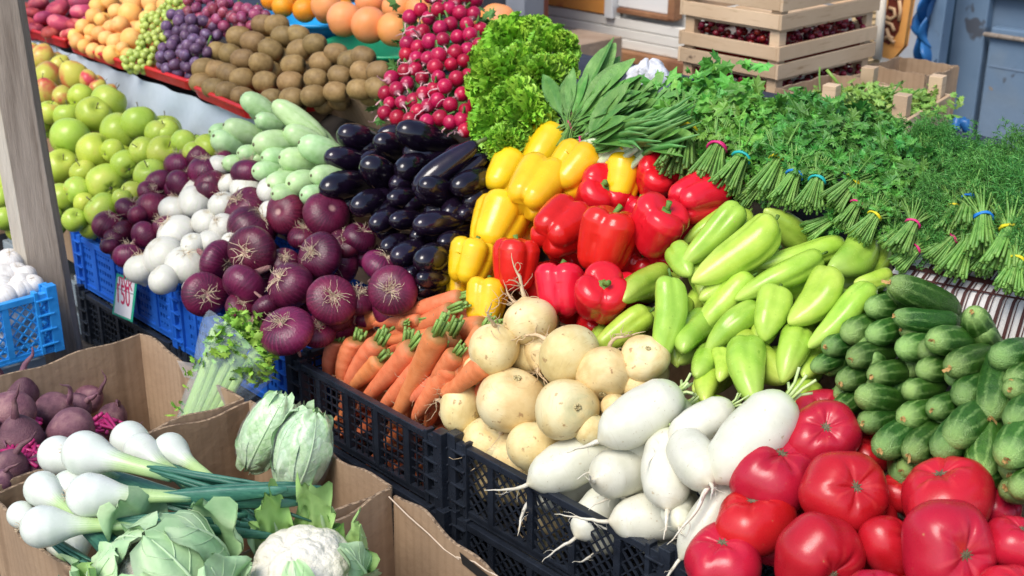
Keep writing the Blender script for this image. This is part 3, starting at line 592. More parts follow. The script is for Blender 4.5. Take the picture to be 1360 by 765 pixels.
for r, x, y, L, w, a, l in [(6, 965, 425, 330, 112, -20, .03), (6, 1165, 540, 190, 105, -42, .0), (6, 810, 465, 195, 98, -2, .01), (6, 972, 520, 275, 88, -5, .03), (6, 692, 550, 160, 112, 12, .0), (6, 798, 560, 165, 95, 8, .02), (6, 612, 610, 135, 92, 8, .0), (6, 738, 650, 205, 98, 2, .025), (6, 893, 620, 135, 108, 0, .01), (6, 1052, 595, 235, 112, -5, .035), (6, 575, 678, 120, 75, 12, .0), (6, 1110, 678, 200, 116, 5, .03), (6, 968, 703, 125, 100, 0, .01), (6, 1268, 652, 175, 125, 0, .03), (6, 818, 722, 190, 95, 0, .02), (6, 678, 735, 155, 95, 10, .01), (6, 1312, 738, 150, 108, 8, .035),
    (9, 800, 12, 160, 85, 5, .0), (9, 930, 38, 170, 92, 0, .02), (9, 762, 68, 190, 112, -14, .02), (9, 1092, 38, 140, 118, 10, .02), (9, 1202, 65, 175, 132, 50, .04), (9, 1308, 25, 140, 100, 5, .04), (9, 1008, 105, 135, 98, 5, .02), (9, 893, 130, 130, 112, 0, .01), (9, 1112, 165, 220, 136, 14, .045), (9, 1302, 130, 140, 122, 20, .05), (9, 640, 95, 120, 86, 20, .0), (9, 765, 155, 170, 105, 5, .0), (9, 818, 230, 175, 128, 12, .02), (9, 922, 247, 160, 118, 16, .02), (9, 1038, 228, 175, 132, 22, .035), (9, 1278, 250, 185, 150, 26, .06), (9, 1158, 285, 165, 128, 55, .04), (9, 1025, 338, 170, 85, 5, .01), (9, 1195, 375, 175, 100, 5, .02), (9, 1318, 398, 130, 112, 5, .05), (9, 900, 325, 150, 95, 5, -.01), (9, 1345, 320, 120, 90, 20, .02),
    (9, 1400, 210, 180, 130, 20, .05), (9, 1430, 90, 180, 120, 15, .05), (9, 1420, 330, 150, 110, 15, .04), (6, 1420, 660, 170, 115, 5, .03), (9, 660, 30, 130, 85, 10, -.02)]:
    put('cucumber', r, x, y, w, a, 0, l, L=L, heap='cucumber')
label_heap('cucumber', 'dark green cucumber with pale stripes', 'cucumber', 'cucumbers in the heap by the striped cloth')
fill('cucumber', 'cucumber', 'cucumber deep in the heap, only a dark end showing', 'buried cucumbers', .8)

T = 'cream turnip '
for r, x, y, w, a, t, l, lb in [(5, 775, 520, 198, -75, 10, .05, 'on top of the heap, curled root reaching up to the red peppers'), (5, 635, 628, 190, -100, -30, .05, 'with a thin root looping up to the yellow pepper, nearest the carrots'), (5, 925, 655, 228, -40, 30, .05, 'pair mate in front, big and pale, below the red peppers'), (5, 835, 650, 165, 60, -40, .0, 'half hidden by the big pale one below the red peppers'),
    (8, 700, 80, 256, 75, 30, .05, 'widest of all, above the crate, beside the pear shaped one'), (8, 512, 100, 192, -10, 20, .04, 'with a greenish side hanging over the carrots'), (8, 915, 112, 226, 20, 66, .05, 'round, with a torn root scar facing out'), (5, 1070, 722, 212, -100, 30, .03, 'with a rooted hairy cap, right of the big pale one'), (5, 1228, 665, 178, 85, 52, .03, 'white, with a round leaf scar, under the green peppers'),
    (8, 615, 245, 196, 80, 35, .03, 'flattened, sitting at the corner post of the black crate'), (8, 790, 258, 208, 85, -10, .06, 'with a long straight root hanging over the crate rim'), (8, 712, 400, 165, 80, 40, 1.20, 'green topped, just inside the crate below the long root'), (8, 855, 520, 160, 70, 20, 1.20, 'brownish, behind the crate lattice under the daikons'), (8, 1010, 190, 125, 70, 10, .0, 'shadowed, tucked behind the uppermost daikon'), (8, 1110, 105, 110, 60, 20, .0, 'small, against the uppermost daikon'), (8, 1200, 25, 120, 70, 20, .0, 'dim, above the daikon with leaf stubs'), (8, 600, 365, 110, 70, 20, 1.21, 'dull, deep behind the crate corner post')]:
    put('turnip', r, x, y, w, a, t if l < 1 else 78, l if l < 1 else 0, heap='turnip', lab=T + lb, inu=l if l > 1 else None)
label_heap('turnip', '', 'turnip', 'turnips heaped in the black crate')
fill('turnip', 'turnip', 'turnip deep in the black crate, mostly covered', 'buried turnips', .7, two=True, umin=1.14)
D = 'white daikon '
for r, tx, ty, bx, by, w, l, lb in [(8, 1045, 235, 1365, 45, 195, .06, 'uppermost, green shouldered, lying across the turnips'), (8, 770, 405, 1085, 250, 185, .05, 'with a long root trailing over the crate rim'), (8, 1010, 380, 1270, 320, 190, .055, 'plump, in the middle below the uppermost one'), (8, 1290, 500, 1330, 215, 186, .07, 'round, seen nearly end on below the leaf stubs'), (8, 1085, 545, 1400, 530, 175, .07, 'lowest, lying along the crate rim'), (8, 950, 600, 1120, 440, 148, .045, 'small, with a hairy root over the crate rim'),
    (9, -40, 235, 215, 100, 135, .05, 'slim, between the uppermost and the largest one'), (9, 115, 395, 25, 235, 175, .08, 'round, its root end touching the largest one'), (9, 130, 390, 440, 75, 225, .07, 'largest, with cut leaf stubs, beside the top tomato'), (9, 5, 690, 250, 370, 140, .06, 'pointed, slipping down between tomatoes and crate'), (9, -30, 560, 30, 470, 120, .03, 'dim, under the round one at the crate corner')]:
    tb('daikon', r, tx, ty, bx, by, w, l, heap='daikon', lab=D + lb)
label_heap('daikon', '', 'daikon', 'daikons heaped in the black crate')
fill('daikon', 'daikon', 'white daikon deep in the crate, seen through the lattice', 'buried daikons', .7, two=True, umin=1.14)

for r, tx, ty, bx, by, w, l in [(5, 180, 512, 505, 435, 68, .05), (5, 190, 598, 480, 488, 72, .06), (5, 200, 598, 585, 548, 82, .04), (5, 150, 530, 340, 515, 46, .03), (5, 250, 925, 425, 565, 92, .07), (5, 30, 790, 78, 590, 78, .055), (5, 40, 840, 170, 590, 78, .045), (5, -20, 750, 10, 595, 62, .05), (5, 115, 860, 310, 620, 80, .045), (5, 190, 880, 395, 640, 82, .045), (5, 340, 850, 490, 650, 70, .04), (5, 430, 800, 600, 555, 66, .05), (5, 440, 800, 610, 690, 85, .05), (5, 15, 575, 190, 498, 72, .03), (5, 60, 800, 190, 660, 80, .06), (5, 330, 900, 460, 690, 84, .055), (8, 270, 190, 450, 105, 82, .03), (4, 1205, 695, 1290, 660, 55, .04), (4, 1250, 575, 1340, 545, 60, .03), (8, 30, 140, 180, 20, 66, 1.20), (8, 200, 250, 330, 170, 68, 1.20), (8, 240, 340, 350, 260, 66, 1.20), (8, 380, 260, 470, 180, 66, 1.19), (8, 90, 230, 210, 110, 66, 1.20), (5, 480, 740, 600, 620, 70, .0), (5, 90, 690, 240, 560, 70, .0), (5, 290, 800, 420, 650, 70, .0), (5, 220, 640, 400, 590, 70, .0), (5, 350, 600, 560, 500, 70, .0), (5, 20, 640, 120, 540, 66, .0), (8, 300, 360, 420, 330, 64, 1.20), (8, 60, 200, 100, 60, 64, 1.20), (8, 150, 320, 280, 230, 64, 1.21), (8, 20, 240, 150, 170, 64, 1.21), (5, 0, 700, 40, 590, 62, .03), (5, 230, 760, 300, 600, 66, .02), (5, 520, 700, 590, 590, 64, .02), (8, 130, 120, 250, 10, 70, .03), (8, 320, 80, 440, -20, 70, .04)]:
    tb('carrot', r, tx, ty, bx, by, w, l if l < 1 else 0, heap='carrot', inu=l if l > 1 else None)
label_heap('carrot', 'orange carrot in the black crate', 'carrot', 'carrots heaped in the black crate', 1.0)
fill('carrot', 'carrot', 'carrot deep in the black crate under others', 'buried carrots', 1.0, two=True, umin=1.17)

for r, x, y, w, fx, fy, l in [(4, 965, 85, 165, -30, -35, .0), (4, 1115, 100, 150, -20, -5, .0), (4, 1275, 105, 168, 30, -25, .02), (4, 985, 160, 175, 50, -60, .0), (4, 985, 245, 180, -25, 10, .05), (4, 850, 285, 155, 60, 20, .02), (4, 955, 380, 166, -35, 45, .04), (4, 800, 415, 160, 25, 0, .03), (4, 1135, 380, 168, -35, -25, .05), (4, 1250, 265, 168, -30, -15, .04), (4, 1297, 437, 178, 15, -15, .05), (4, 1120, 558, 196, -20, -45, .06), (4, 1045, 470, 110, 20, 30, .03), (4, 1110, 290, 110, 10, -20, .0), (4, 1340, 220, 110, 20, -20, .0), (5, 110, 195, 120, 20, -30, .0), (5, 195, 305, 140, 30, -55, .02), (5, 240, 400, 176, 0, 0, .045), (5, 100, 440, 130, 10, -40, .01), (5, 60, 220, 120, -10, -30, .0), (4, 940, 462, 110, 15, -20, .02), (4, 1240, 560, 130, 10, -30, .0), (4, 1000, 560, 120, -10, -30, .0), (4, 1190, 190, 120, 0, -40, -.03), (5, 20, 500, 120, 0, -30, .0), (4, 870, 180, 120, 0, -40, -.03)]:
    d = math.hypot(fx, fy); R_ = w * .5; ti = math.degrees(math.acos(min(.95, d / (R_ * .75)))) if d else 84
    put('red_onion', r, x, y, w, math.degrees(math.atan2(-fy, fx)) if d else 90, ti, l, heap='red_onion')
label_heap('red_onion', 'large flat red onion with dry roots', 'red onion', 'large red onions heaped over the blue crate', .8)
fill('red_onion', 'red_onion', 'large red onion deep in the heap, mostly hidden', 'buried large red onions', .7, umin=1.13)
for r, x, y, w in [(4, 420, 145, 112), (4, 480, 170, 92), (4, 600, 80, 132), (4, 565, 185, 104), (4, 500, 80, 92), (4, 540, 105, 80), (4, 430, 225, 72), (4, 500, 265, 102), (1, 785, 612, 106), (1, 700, 645, 106), (1, 800, 668, 122), (1, 625, 715, 102), (1, 705, 718, 104), (1, 825, 725, 122), (1, 870, 622, 72), (1, 970, 678, 122), (4, 690, 8, 92), (4, 820, 12, 108), (4, 590, 5, 84), (4, 640, 150, 90), (1, 580, 750, 80), (4, 450, 195, 80)]:
    put('small_red_onion', r, x, y, w, rnd.choice((60, 90, 120, 40)), rnd.uniform(-30, 40), rnd.uniform(0, .03), heap='small_red_onion')
label_heap('small_red_onion', 'small dark red onion beside the white ones', 'red onion', 'small red onions in the far blue crate')
fill('small_red_onion', 'small_red_onion', 'small red onion deep in the blue crate', 'buried small red onions', .7, umin=1.14)
for r, x, y, w in [(4, 685, 85, 112), (4, 765, 55, 118), (4, 690, 178, 136), (4, 810, 135, 104), (4, 870, 65, 98), (4, 825, 210, 98), (4, 640, 265, 142), (4, 555, 315, 118), (4, 730, 300, 142), (4, 640, 357, 106), (4, 755, 220, 84), (4, 965, 15, 102), (4, 1055, 32, 92), (4, 870, 150, 92), (1, 860, 648, 84), (1, 890, 718, 72), (1, 965, 740, 112), (1, 1055, 745, 92), (1, 750, 742, 82), (4, 1050, 90, 70), (4, 750, 385, 70), (4, 905, 210, 70)]:
    put('white_onion', r, x, y, w, rnd.choice((80, 100, 60, 130)), rnd.uniform(5, 60), rnd.uniform(0, .035), heap='white_onion')
label_heap('white_onion', 'white onion between the red onions', 'white onion', 'white onions in the blue crate')
fill('white_onion', 'white_onion', 'white onion deep in the blue crate under others', 'buried white onions', .7, umin=1.14)

for x, y, L, w, a in [(1015, 420, 150, 82, -32), (955, 520, 150, 88, -20), (900, 570, 125, 92, -32), (1060, 482, 112, 70, -15), (1080, 560, 155, 98, 8), (1172, 475, 245, 84, -36), (1190, 542, 160, 86, -22), (1262, 592, 175, 102, -20), (1182, 632, 160, 98, -10), (1092, 622, 115, 82, 0), (985, 602, 90, 66, 0), (1030, 625, 80, 62, 0), (1050, 672, 100, 76, 0), (932, 640, 110, 66, 0), (1110, 715, 110, 92, 20), (1195, 715, 115, 96, 10), (1285, 690, 125, 84, 0), (880, 520, 100, 70, 0), (1130, 760, 110, 80, 0), (1240, 765, 110, 80, 0)]:
    put('pale_squash', 1, x, y, w, a, 0, rnd.uniform(0, .03), L=L, heap='pale_squash')
label_heap('pale_squash', 'pale green squash beside the eggplants', 'squash', 'pale squashes heaped behind the onions')
fill('pale_squash', 'pale_squash', 'pale green squash deep in the heap', 'buried pale squashes', .75)
for r, x, y, L, w, a, l in [(2, 130, 550, 175, 105, -12, .0), (2, 75, 630, 165, 95, -5, .01), (2, 265, 515, 165, 66, 12, .0), (2, 380, 545, 230, 112, -14, .03), (2, 250, 580, 140, 95, -20, .01), (2, 185, 622, 110, 78, 20, .0), (2, 205, 690, 150, 115, -38, .03), (2, 330, 650, 130, 104, 30, .02), (2, 445, 652, 300, 96, 38, .07), (2, 560, 708, 175, 95, 25, .03), (2, 430, 742, 150, 96, -5, .04), (2, 65, 725, 180, 114, 20, .02), (2, 612, 632, 110, 56, 0, .0), (5, 160, 52, 140, 94, 30, .03), (5, 215, 120, 120, 82, 40, .03), (5, 290, 37, 120, 76, 10, .02), (5, 440, 22, 180, 112, 0, .02), (5, 300, 122, 120, 74, 10, .03), (5, 420, 135, 180, 92, 10, .03), (5, 255, 215, 105, 76, 30, .02), (5, 310, 250, 125, 94, 30, .03), (5, 410, 267, 140, 110, 30, .03), (5, 400, 355, 115, 70, 0, .02), (5, 340, 335, 85, 66, 0, .01), (5, 490, 75, 110, 84, 45, .0), (5, 220, 30, 110, 76, 20, .0), (2, 520, 600, 160, 80, 20, .0), (2, 300, 715, 120, 80, 10, .01), (5, 480, 205, 110, 80, 20, .0), (5, 370, 185, 100, 70, 10, .0), (5, 545, 90, 90, 66, 30, -.01), (5, 210, 300, 90, 66, 10, .0)]:
    put('eggplant', r, x, y, w, a, 0, l, L=L, heap='eggplant')
label_heap('eggplant', 'glossy black eggplant in the box', 'eggplant', 'eggplants heaped in the cardboard box')
fill('eggplant', 'eggplant', 'black eggplant deep in the box under others', 'buried eggplants', .75)

for x, y, w in [(315, 378, 96), (425, 398, 130), (265, 455, 104), (368, 448, 132), (470, 520, 150), (275, 540, 150), (370, 592, 140), (545, 480, 132), (625, 525, 112), (720, 560, 100), (645, 598, 132), (560, 590, 104), (490, 645, 110), (590, 685, 124), (240, 650, 130), (413, 715, 142), (325, 675, 96), (300, 745, 104), (520, 755, 96), (815, 580, 112), (195, 440, 92), (20, 430, 84), (15, 512, 78), (25, 585, 94), (15, 655, 90), (45, 715, 104), (160, 480, 70), (235, 765, 90), (110, 600, 90), (650, 520, 110), (440, 590, 90), (760, 600, 90)]:
    put('green_apple', 1, x, y, w, rnd.uniform(30, 150), rnd.uniform(-50, 60), rnd.uniform(0, .025), heap='green_apple')
for x, y, w in [(50, 20, 92), (240, 38, 110), (400, 88, 132), (290, 125, 90), (20, 120, 90), (200, 110, 80), (330, 60, 80), (5, 40, 80), (130, 60, 90), (480, 40, 80)]:
    put('green_apple', 4, x, y, w, rnd.uniform(30, 150), rnd.uniform(-50, 60), rnd.uniform(0, .025), heap='green_apple')
label_heap('green_apple', 'yellow green apple by the wooden post', 'apple', 'green apples heaped behind the post')
fill('green_apple', 'green_apple', 'green apple deep in the heap under others', 'buried green apples', .75)
for x, y, w in [(165, 225, 90), (185, 300, 102), (232, 255, 72), (292, 300, 108), (182, 362, 96), (245, 380, 80), (345, 310, 66), (15, 320, 80), (20, 395, 96), (110, 330, 90), (70, 270, 90), (130, 200, 60), (380, 345, 60), (100, 400, 90)]:
    put('pear', 1, x, y, w, rnd.uniform(40, 140), rnd.uniform(-40, 40), rnd.uniform(0, .02), heap='pear')
label_heap('pear', 'yellow pear with a red blush', 'pear', 'blushed pears above the green apples')
fill('pear', 'pear', 'pear deep in the heap behind the apples', 'buried pears', .75)

for x, y in [(1030, 108), (1105, 153), (935, 157), (990, 178), (1058, 207), (1170, 208), (1230, 185), (1312, 220), (855, 215), (905, 228), (950, 245), (1020, 260), (1145, 266), (1257, 256), (800, 283), (845, 290), (893, 302), (948, 320), (1037, 333), (1135, 333), (1235, 320), (1328, 308), (787, 335), (838, 358), (893, 374), (948, 390), (1060, 397), (1140, 396), (1225, 387), (1312, 372), (1419, 297), (1480, 292), (1404, 362), (1472, 357), (1370, 250), (1420, 235), (1080, 110), (1165, 150)]:
    put('kiwi', 1, x, y - 12, 86 + rnd.uniform(-6, 6), rnd.uniform(-20, 20) - 8, rnd.choice((-8, -28, 12, 20)), rnd.uniform(0, .02), heap='kiwi')
label_heap('kiwi', 'brown kiwi piled on its red tray', 'kiwi', 'kiwis piled on the red tray')
fill('kiwi', 'kiwi', 'kiwi deep in the pile under others', 'buried kiwis', .75, upk=.2)
for x, y, w in [(380, 25, 62), (430, 5, 66), (368, 62, 62), (395, 78, 52), (455, 47, 62), (510, 57, 90), (520, 15, 74), (595, 8, 80), (325, 105, 58), (357, 122, 54), (387, 132, 56), (432, 107, 54), (470, 97, 66), (415, 150, 58), (452, 166, 68), (515, 153, 84), (552, 110, 58), (303, 162, 60), (330, 180, 52), (365, 197, 56), (398, 205, 52), (440, 213, 72), (352, 150, 44), (497, 212, 48), (572, 70, 54), (590, 40, 50), (640, 20, 54), (290, 140, 50), (480, 190, 50)]:
    put('apricot', 1, x, y, w, rnd.uniform(0, 180), rnd.uniform(-50, 50), rnd.uniform(0, .02), heap='apricot')
label_heap('apricot', 'ripe apricot on its red tray', 'apricot', 'apricots piled on the red tray')
fill('apricot', 'apricot', 'apricot deep in the pile under others', 'buried apricots', .75, upk=.6)
for x, y, w in [(225, 35, 92), (322, 45, 92), (172, 70, 76), (237, 92, 100), (130, 50, 62), (140, 110, 62), (200, 127, 78), (268, 132, 66), (312, 3, 90), (150, 15, 80), (250, 5, 70), (290, 95, 60), (110, 90, 60), (340, 80, 50), (100, 30, 70), (90, 120, 60), (80, 70, 70)]:
    put('flat_peach', 1, x, y, w, 90 + rnd.uniform(-25, 25), rnd.uniform(0, 45), rnd.uniform(0, .02), heap='flat_peach')
label_heap('flat_peach', 'dark flat peach on its red tray', 'peach', 'flat peaches piled on the red tray')
fill('flat_peach', 'flat_peach', 'flat peach deep in the pile', 'buried flat peaches', .7, upk=.6)
# ---------------------------------------------------------------- containers
m_blackpl = mat('black_plastic', [(.3, (.012, .015, .022)), (.7, (.022, .028, .040))], 30, .28, .1, 60)
m_bluepl = mat('blue_plastic', [(.3, (.010, .085, .42)), (.7, (.018, .13, .56))], 14, .42, .1, 60)
m_skypl = mat('sky_blue_plastic', [(.3, (.02, .26, .68)), (.7, (.05, .36, .80))], 14, .42, .1, 60)
m_card = mat('cardboard', [(.3, (.31, .205, .125)), (.7, (.41, .285, .18))], 5, .85, .12, 40, val=.10, over=[('lines', 0, 520.0, .0, 1.0, (.27, .175, .10), .30), ('lines', 0, 46.0, .90, 1.0, (.22, .14, .08), .6), ('spots', 3, .60, .72, (.25, .16, .09)), ('spots', 11, .68, .75, (.17, .105, .06))])
m_cardedge = mat('cardboard_cut_edge', [(.35, (.10, .065, .04)), (.6, (.38, .27, .17))], 160, .9, .3, 120)
m_wood = mat('pale_crate_wood', [(.3, (.46, .31, .18)), (.7, (.62, .46, .30))], 3, .75, .2, 30, val=.15, over=[('grain', (6, 6, 60), 2.0, .55, .75, (.36, .23, .12)), ('spots', 4, .62, .74, (.30, .20, .12)), ('spots', 14, .70, .76, (.16, .10, .06))], bstretch=(6, 6, 60))
m_greywood = mat('weathered_wood', [(.3, (.21, .17, .135)), (.7, (.36, .30, .245))], 4, .85, .3, 20, stretch=(12, 12, 1.2), over=[('grain', (30, 30, 1.5), 2.0, .5, .75, (.13, .095, .07)), ('spots', 4, .66, .76, (.36, .31, .26))], bstretch=(30, 30, 1.5))
m_palewood = mat('pale_wood', [(.3, (.55, .48, .38)), (.7, (.68, .61, .50))], 4, .8, .2, 20, stretch=(12, 12, 1.2))
m_darkwood = mat('dark_stall_boards', [(.3, (.03, .026, .024)), (.7, (.07, .058, .05))], 6, .85, .2, 20)
def plastic_crate(name, u0, u1, v0, v1, z0, z1, m, style, label, cat='crate', group=None):
    o = empty(name, label, cat, group, W((u0 + u1) / 2, (v0 + v1) / 2, z0)); inv = Matrix.Translation(-o.location)
    def fin(b, nm, bev=.0012):
        b.v = [np.array([tuple(Vector(p) - o.location) for p in v]) for v in b.v]; return b.obj(nm, m, o, bevel=bev)
    cs = [(u0, v0), (u0, v1), (u1, v1), (u1, v0)]; rim = MB()
    for i in range(4):
        (ua, va), (ub, vb) = cs[i], cs[(i + 1) % 4]; rim.bar(W(ua, va, z1 - .006), W(ub, vb, z1 - .006), .013, .012)
    fin(rim, 'rim'); fl = MB()
    n = 9
    for k in range(n + 1):
        v = v0 + (v1 - v0) * k / n; fl.bar(W(u0, v, z0 + .003), W(u1, v, z0 + .003), .012, .004)
        u = u0 + (u1 - u0) * k / n; fl.bar(W(u, v0, z0 + .0065), W(u, v1, z0 + .0065), .010, .003)
    fin(fl, 'floor', 0)
    for i in range(4):
        (ua, va), (ub, vb) = cs[i], cs[(i + 1) % 4]; b = MB(); L = math.hypot(ub - ua, vb - va); nrm = Vector(W(ub, vb, 0) - W(ua, va, 0)).cross(Vector((0, 0, 1)))
        P = lambda s, z: W(ua + (ub - ua) * s / L, va + (vb - va) * s / L, z)
        b.bar(P(0, z0 + .006), P(L, z0 + .006), .010, .012); zb, zt = z0 + .012, z1 - .012
        ribs = max(3, round(L / .085))
        for k in range(1, ribs): b.bar(P(L * k / ribs, zb), P(L * k / ribs, zt), .012, .011, nrm)
        if style == 'diamond':
            st, hh = .0200, zt - zb
            for sg in (1, -1):
                k = -hh
                while k < L + hh:
                    a, c = (k, zb), (k + hh, zt)
                    if sg < 0: a, c = (k + hh, zb), (k, zt)
                    (s1, q1), (s2, q2) = sorted([a, c]); 
                    if s2 > .002 and s1 < L - .002:
                        f1 = max(0, (0 - s1) / (s2 - s1)); f2 = min(1, (L - s1) / (s2 - s1))
                        if f2 - f1 > .06: b.bar(P(s1 + (s2 - s1) * f1, q1 + (q2 - q1) * f1), P(s1 + (s2 - s1) * f2, q1 + (q2 - q1) * f2), .0028 + .0004 * sg, .0030, nrm)
                    k += st
        elif style == 'grid':
            k = .012
            while k < L: b.bar(P(k, zb), P(k, zt), .0026, .0024, nrm); k += .0165
            z = zb + .015
            while z < zt: b.bar(P(0, z), P(L, z), .0024, .0022); z += .0155
        else:     # closed wall with rows of small holes
            cw = .0115; nz = 5; k = 0; ch = (zt - zb) / nz; hz = .52
            for j in range(nz + 1): b.bar(P(.006, zb + ch * j), P(L - .006, zb + ch * j), .004, ch * (1 - hz) + (0.02 if j in (0, nz) else 0) * .5)
            while k < L: b.bar(P(k, zb), P(k, zt), .0034, .0050 if (int(k / cw) % 8) else .022, nrm.cross(Vector((0, 0, 1)))); k += cw
        fin(b, 'side_panel', 0)
    for (u, v) in cs:
        b = MB(); su, sv = (1 if u == u0 else -1), (1 if v == v0 else -1); uc, vc = u, v
        b.bar(W(uc, vc, z0), W(uc, vc, z1 + .012), .020, .020, BD); b.bar(W(uc + su * .03, vc, z0 + .001), W(uc + su * .03, vc, z1 + .006), .008, .017, AD); b.bar(W(uc, vc + sv * .03, z0 + .001), W(uc, vc + sv * .03, z1 + .006), .017, .008, AD)
        for j in range(4): b.bar(W(uc, vc, z0 + .02 + j * .03), W(uc + su * .032, vc, z0 + .02 + j * .03), .024, .004); b.bar(W(uc, vc, z0 + .021 + j * .03), W(uc, vc + sv * .032, z0 + .021 + j * .03), .024, .004)
        fin(b, 'corner_post')
    return o
GC = 'plastic crates along the front of the stall'
ZT, ZB = .752, .628
plastic_crate('plastic_crate', 1.125, 1.47, .905, 1.335, ZB, ZT, m_blackpl, 'diamond', 'black lattice crate holding turnips and daikons', 'crate', GC)
plastic_crate('plastic_crate', 1.112, 1.46, 1.352, 1.758, ZB, ZT, m_blackpl, 'grid', 'black crate with a square grid holding carrots', 'crate', GC)
plastic_crate('plastic_crate', 1.118, 1.46, 1.776, 2.185, ZB, ZT, m_bluepl, 'holes', 'dark blue crate under the large red onions, behind the bagged celery', 'crate', GC)
plastic_crate('plastic_crate', 1.13, 1.47, 2.195, 2.64, ZB, ZT, m_bluepl, 'holes', 'dark blue crate with the price tag, holding small red and white onions', 'crate', GC)
plastic_crate('plastic_crate', 1.135, 1.46, .43, .885, ZB, ZT, m_blackpl, 'diamond', 'black crate buried under the tomato heap', 'crate', GC)
plastic_crate('plastic_crate', 1.105, 1.45, 1.34, 1.752, ZB - .13, ZT - .13, m_blackpl, 'grid', 'black crate stacked under the carrot crate', 'crate', 'crates in the lower tier')
plastic_crate('plastic_crate', 1.12, 1.46, .90, 1.33, ZB - .13, ZT - .13, m_blackpl, 'diamond', 'black crate stacked under the turnip crate', 'crate', 'crates in the lower tier')
plastic_crate('plastic_crate', 1.12, 1.46, 2.19, 2.63, ZB - .13, ZT - .13, m_blackpl, 'grid', 'black crate stacked under the price tag crate', 'crate', 'crates in the lower tier')
plastic_crate('plastic_crate', 1.12, 1.46, 1.77, 2.18, ZB - .13, ZT - .13, m_blackpl, 'grid', 'black crate stacked below the large red onions', 'crate', 'crates in the lower tier')
plastic_crate('plastic_crate', 1.13, 1.46, .42, .88, ZB - .13, ZT - .13, m_blackpl, 'diamond', 'black crate under the tomato crate', 'crate', 'crates in the lower tier')
pc = at_z(66, 386, .80); uu, vv = pc.dot(BD), pc.dot(AD)
plastic_crate('plastic_crate', uu - .36, uu, vv, vv + .46, .678, .80, m_skypl, 'diamond', 'light blue crate of pale bulbs left of the wooden post', 'crate')

def panel(o, a, b, z0, z1, seed, wave=.004, sag=0.0, th=.005, nm='side_panel'):
    """an upright sheet of board from a to b (world xy), real thickness, uneven upper edge"""
    r = seedrand(seed); n, k = 24, 7; a = Vector(a); b = Vector(b); d = (b - a); L = d.length; d.normalize(); nn = Vector((-d.y, d.x, 0)); ph = r.uniform(0, 6.28, 4)
    F_ = []; 
    for off in (-th / 2, th / 2):
        g = np.zeros((k, n, 3))
        for i in range(k):
            for j in range(n):
                s, q = j / (n - 1), i / (k - 1); zt = z1 - sag * math.sin(PI * s) ** 2 + wave * math.sin(9 * s + ph[0]) * .8 + wave * .6 * math.sin(23 * s + ph[1])
                bow = (wave * 2.0 * math.sin(PI * s * 1.0) * math.sin(4 * s + ph[2]) + wave * .8 * math.sin(13 * s + ph[3])) * q ** 2
                p = a + d * L * s + nn * (off + bow) - o.location; g[i, j] = (p.x, p.y, z0 + (zt - z0) * q - o.location.z)
        F_.append(g)
    m_ = MB(); m_.grid(F_[0]); m_.grid(F_[1][:, ::-1])
    pn = m_.obj(nm, m_card, o, True); e = MB(); e.grid(np.stack([F_[0][-1], (F_[0][-1] + F_[1][-1]) / 2 + np.array([0, 0, .0006]), F_[1][-1]]).transpose(1, 0, 2)); e.obj('cut_edge', m_cardedge, pn)
    s_ = MB()
    for q in (0, -1): s_.grid(np.stack([F_[0][:, q], F_[1][:, q]]))
    s_.obj('side_edge', m_cardedge, pn); return pn
def carton(name, u0, u1, v0, v1, z0, z1, label, seed, sags=(0, 0, 0, 0), wave=.004, group=None, floor=True):
    o = empty(name, label, 'cardboard box', group, W((u0 + u1) / 2, (v0 + v1) / 2, z0)); cs = [(u0, v0), (u0, v1), (u1, v1), (u1, v0)]
    for i in range(4):
        (ua, va), (ub, vb) = cs[i], cs[(i + 1) % 4]; panel(o, W(ua, va, 0), W(ub, vb, 0), z0, z1 - .002 * (i % 2), seed + i, wave, sags[i])
    if floor:
        b = MB(); b.box(W((u0 + u1) / 2, (v0 + v1) / 2, z0 + .003) - o.location, (u1 - u0 - .012, v1 - v0 - .012, .006), Matrix.Rotation(a43, 3, 'Z')); b.obj('bottom', m_card, o)
    return o
BG = 'open cardboard boxes standing in front of the stall'
bx1 = carton('cardboard_box', .52, .965, 1.685, 2.035, .42, .75, 'open cardboard box holding beets and the bagged celery', 3, group=BG)
bx2 = carton('cardboard_box', .535, .965, 1.292, 1.668, .42, .75, 'open cardboard box holding spring onions, cauliflowers and wrapped cabbages', 13, group=BG)
bx3 = carton('cardboard_box', .52, .955, .86, 1.275, .42, .752, 'empty cardboard box with a crumpled rim and a scratched wall, nearest the turnips', 23, (0, 0, .02, 0), .007, group=BG)
b = MB()
for k in range(2):
    P = [at_u(*px(8, x, y), .952 - .002) - bx3.location for x, y in ([(225, 455), (300, 530), (380, 600), (440, 660), (500, 700)] if k == 0 else [(490, 690), (560, 710), (600, 740), (650, 765)])]; b.tube(P, .0012, 5)
b.obj('scratch', flat('scratched_paper', (.62, .50, .38), .9), bx3)
b = MB(); b.grid(np.array([[tuple(at_u(*px(8, 500 + i * 22 + j * 4, 670 + i * 18 + j * 16), .9485) - bx3.location) for j in range(4)] for i in range(7)])); b.grid(np.array([[tuple(at_u(*px(8, 500 + i * 22 + j * 4, 670 + i * 18 + j * 16), .9475) - bx3.location) for j in range(4)] for i in range(7)])[::-1]); b.obj('hand_hole', flat('hand_hole_dark', (.012, .010, .009), .9), bx3)
m_tape = mat('clear_tape', [(.3, (.55, .52, .48)), (.7, (.7, .68, .64))], 9, .2, .2, 30, alpha=.45)
b = MB(); b.grid(np.array([[tuple(at_u(*px(4, 690 + 22 * i + 10 * j, 672 + 22 * j + 4 * i), .957) - bx1.location) for i in range(4)] for j in range(4)])); b.obj('packing_tape', m_tape, bx1)
bench = empty('low_bench', 'low dark bench carrying the cardboard boxes', 'bench', None, W(.74, 1.4, 0))
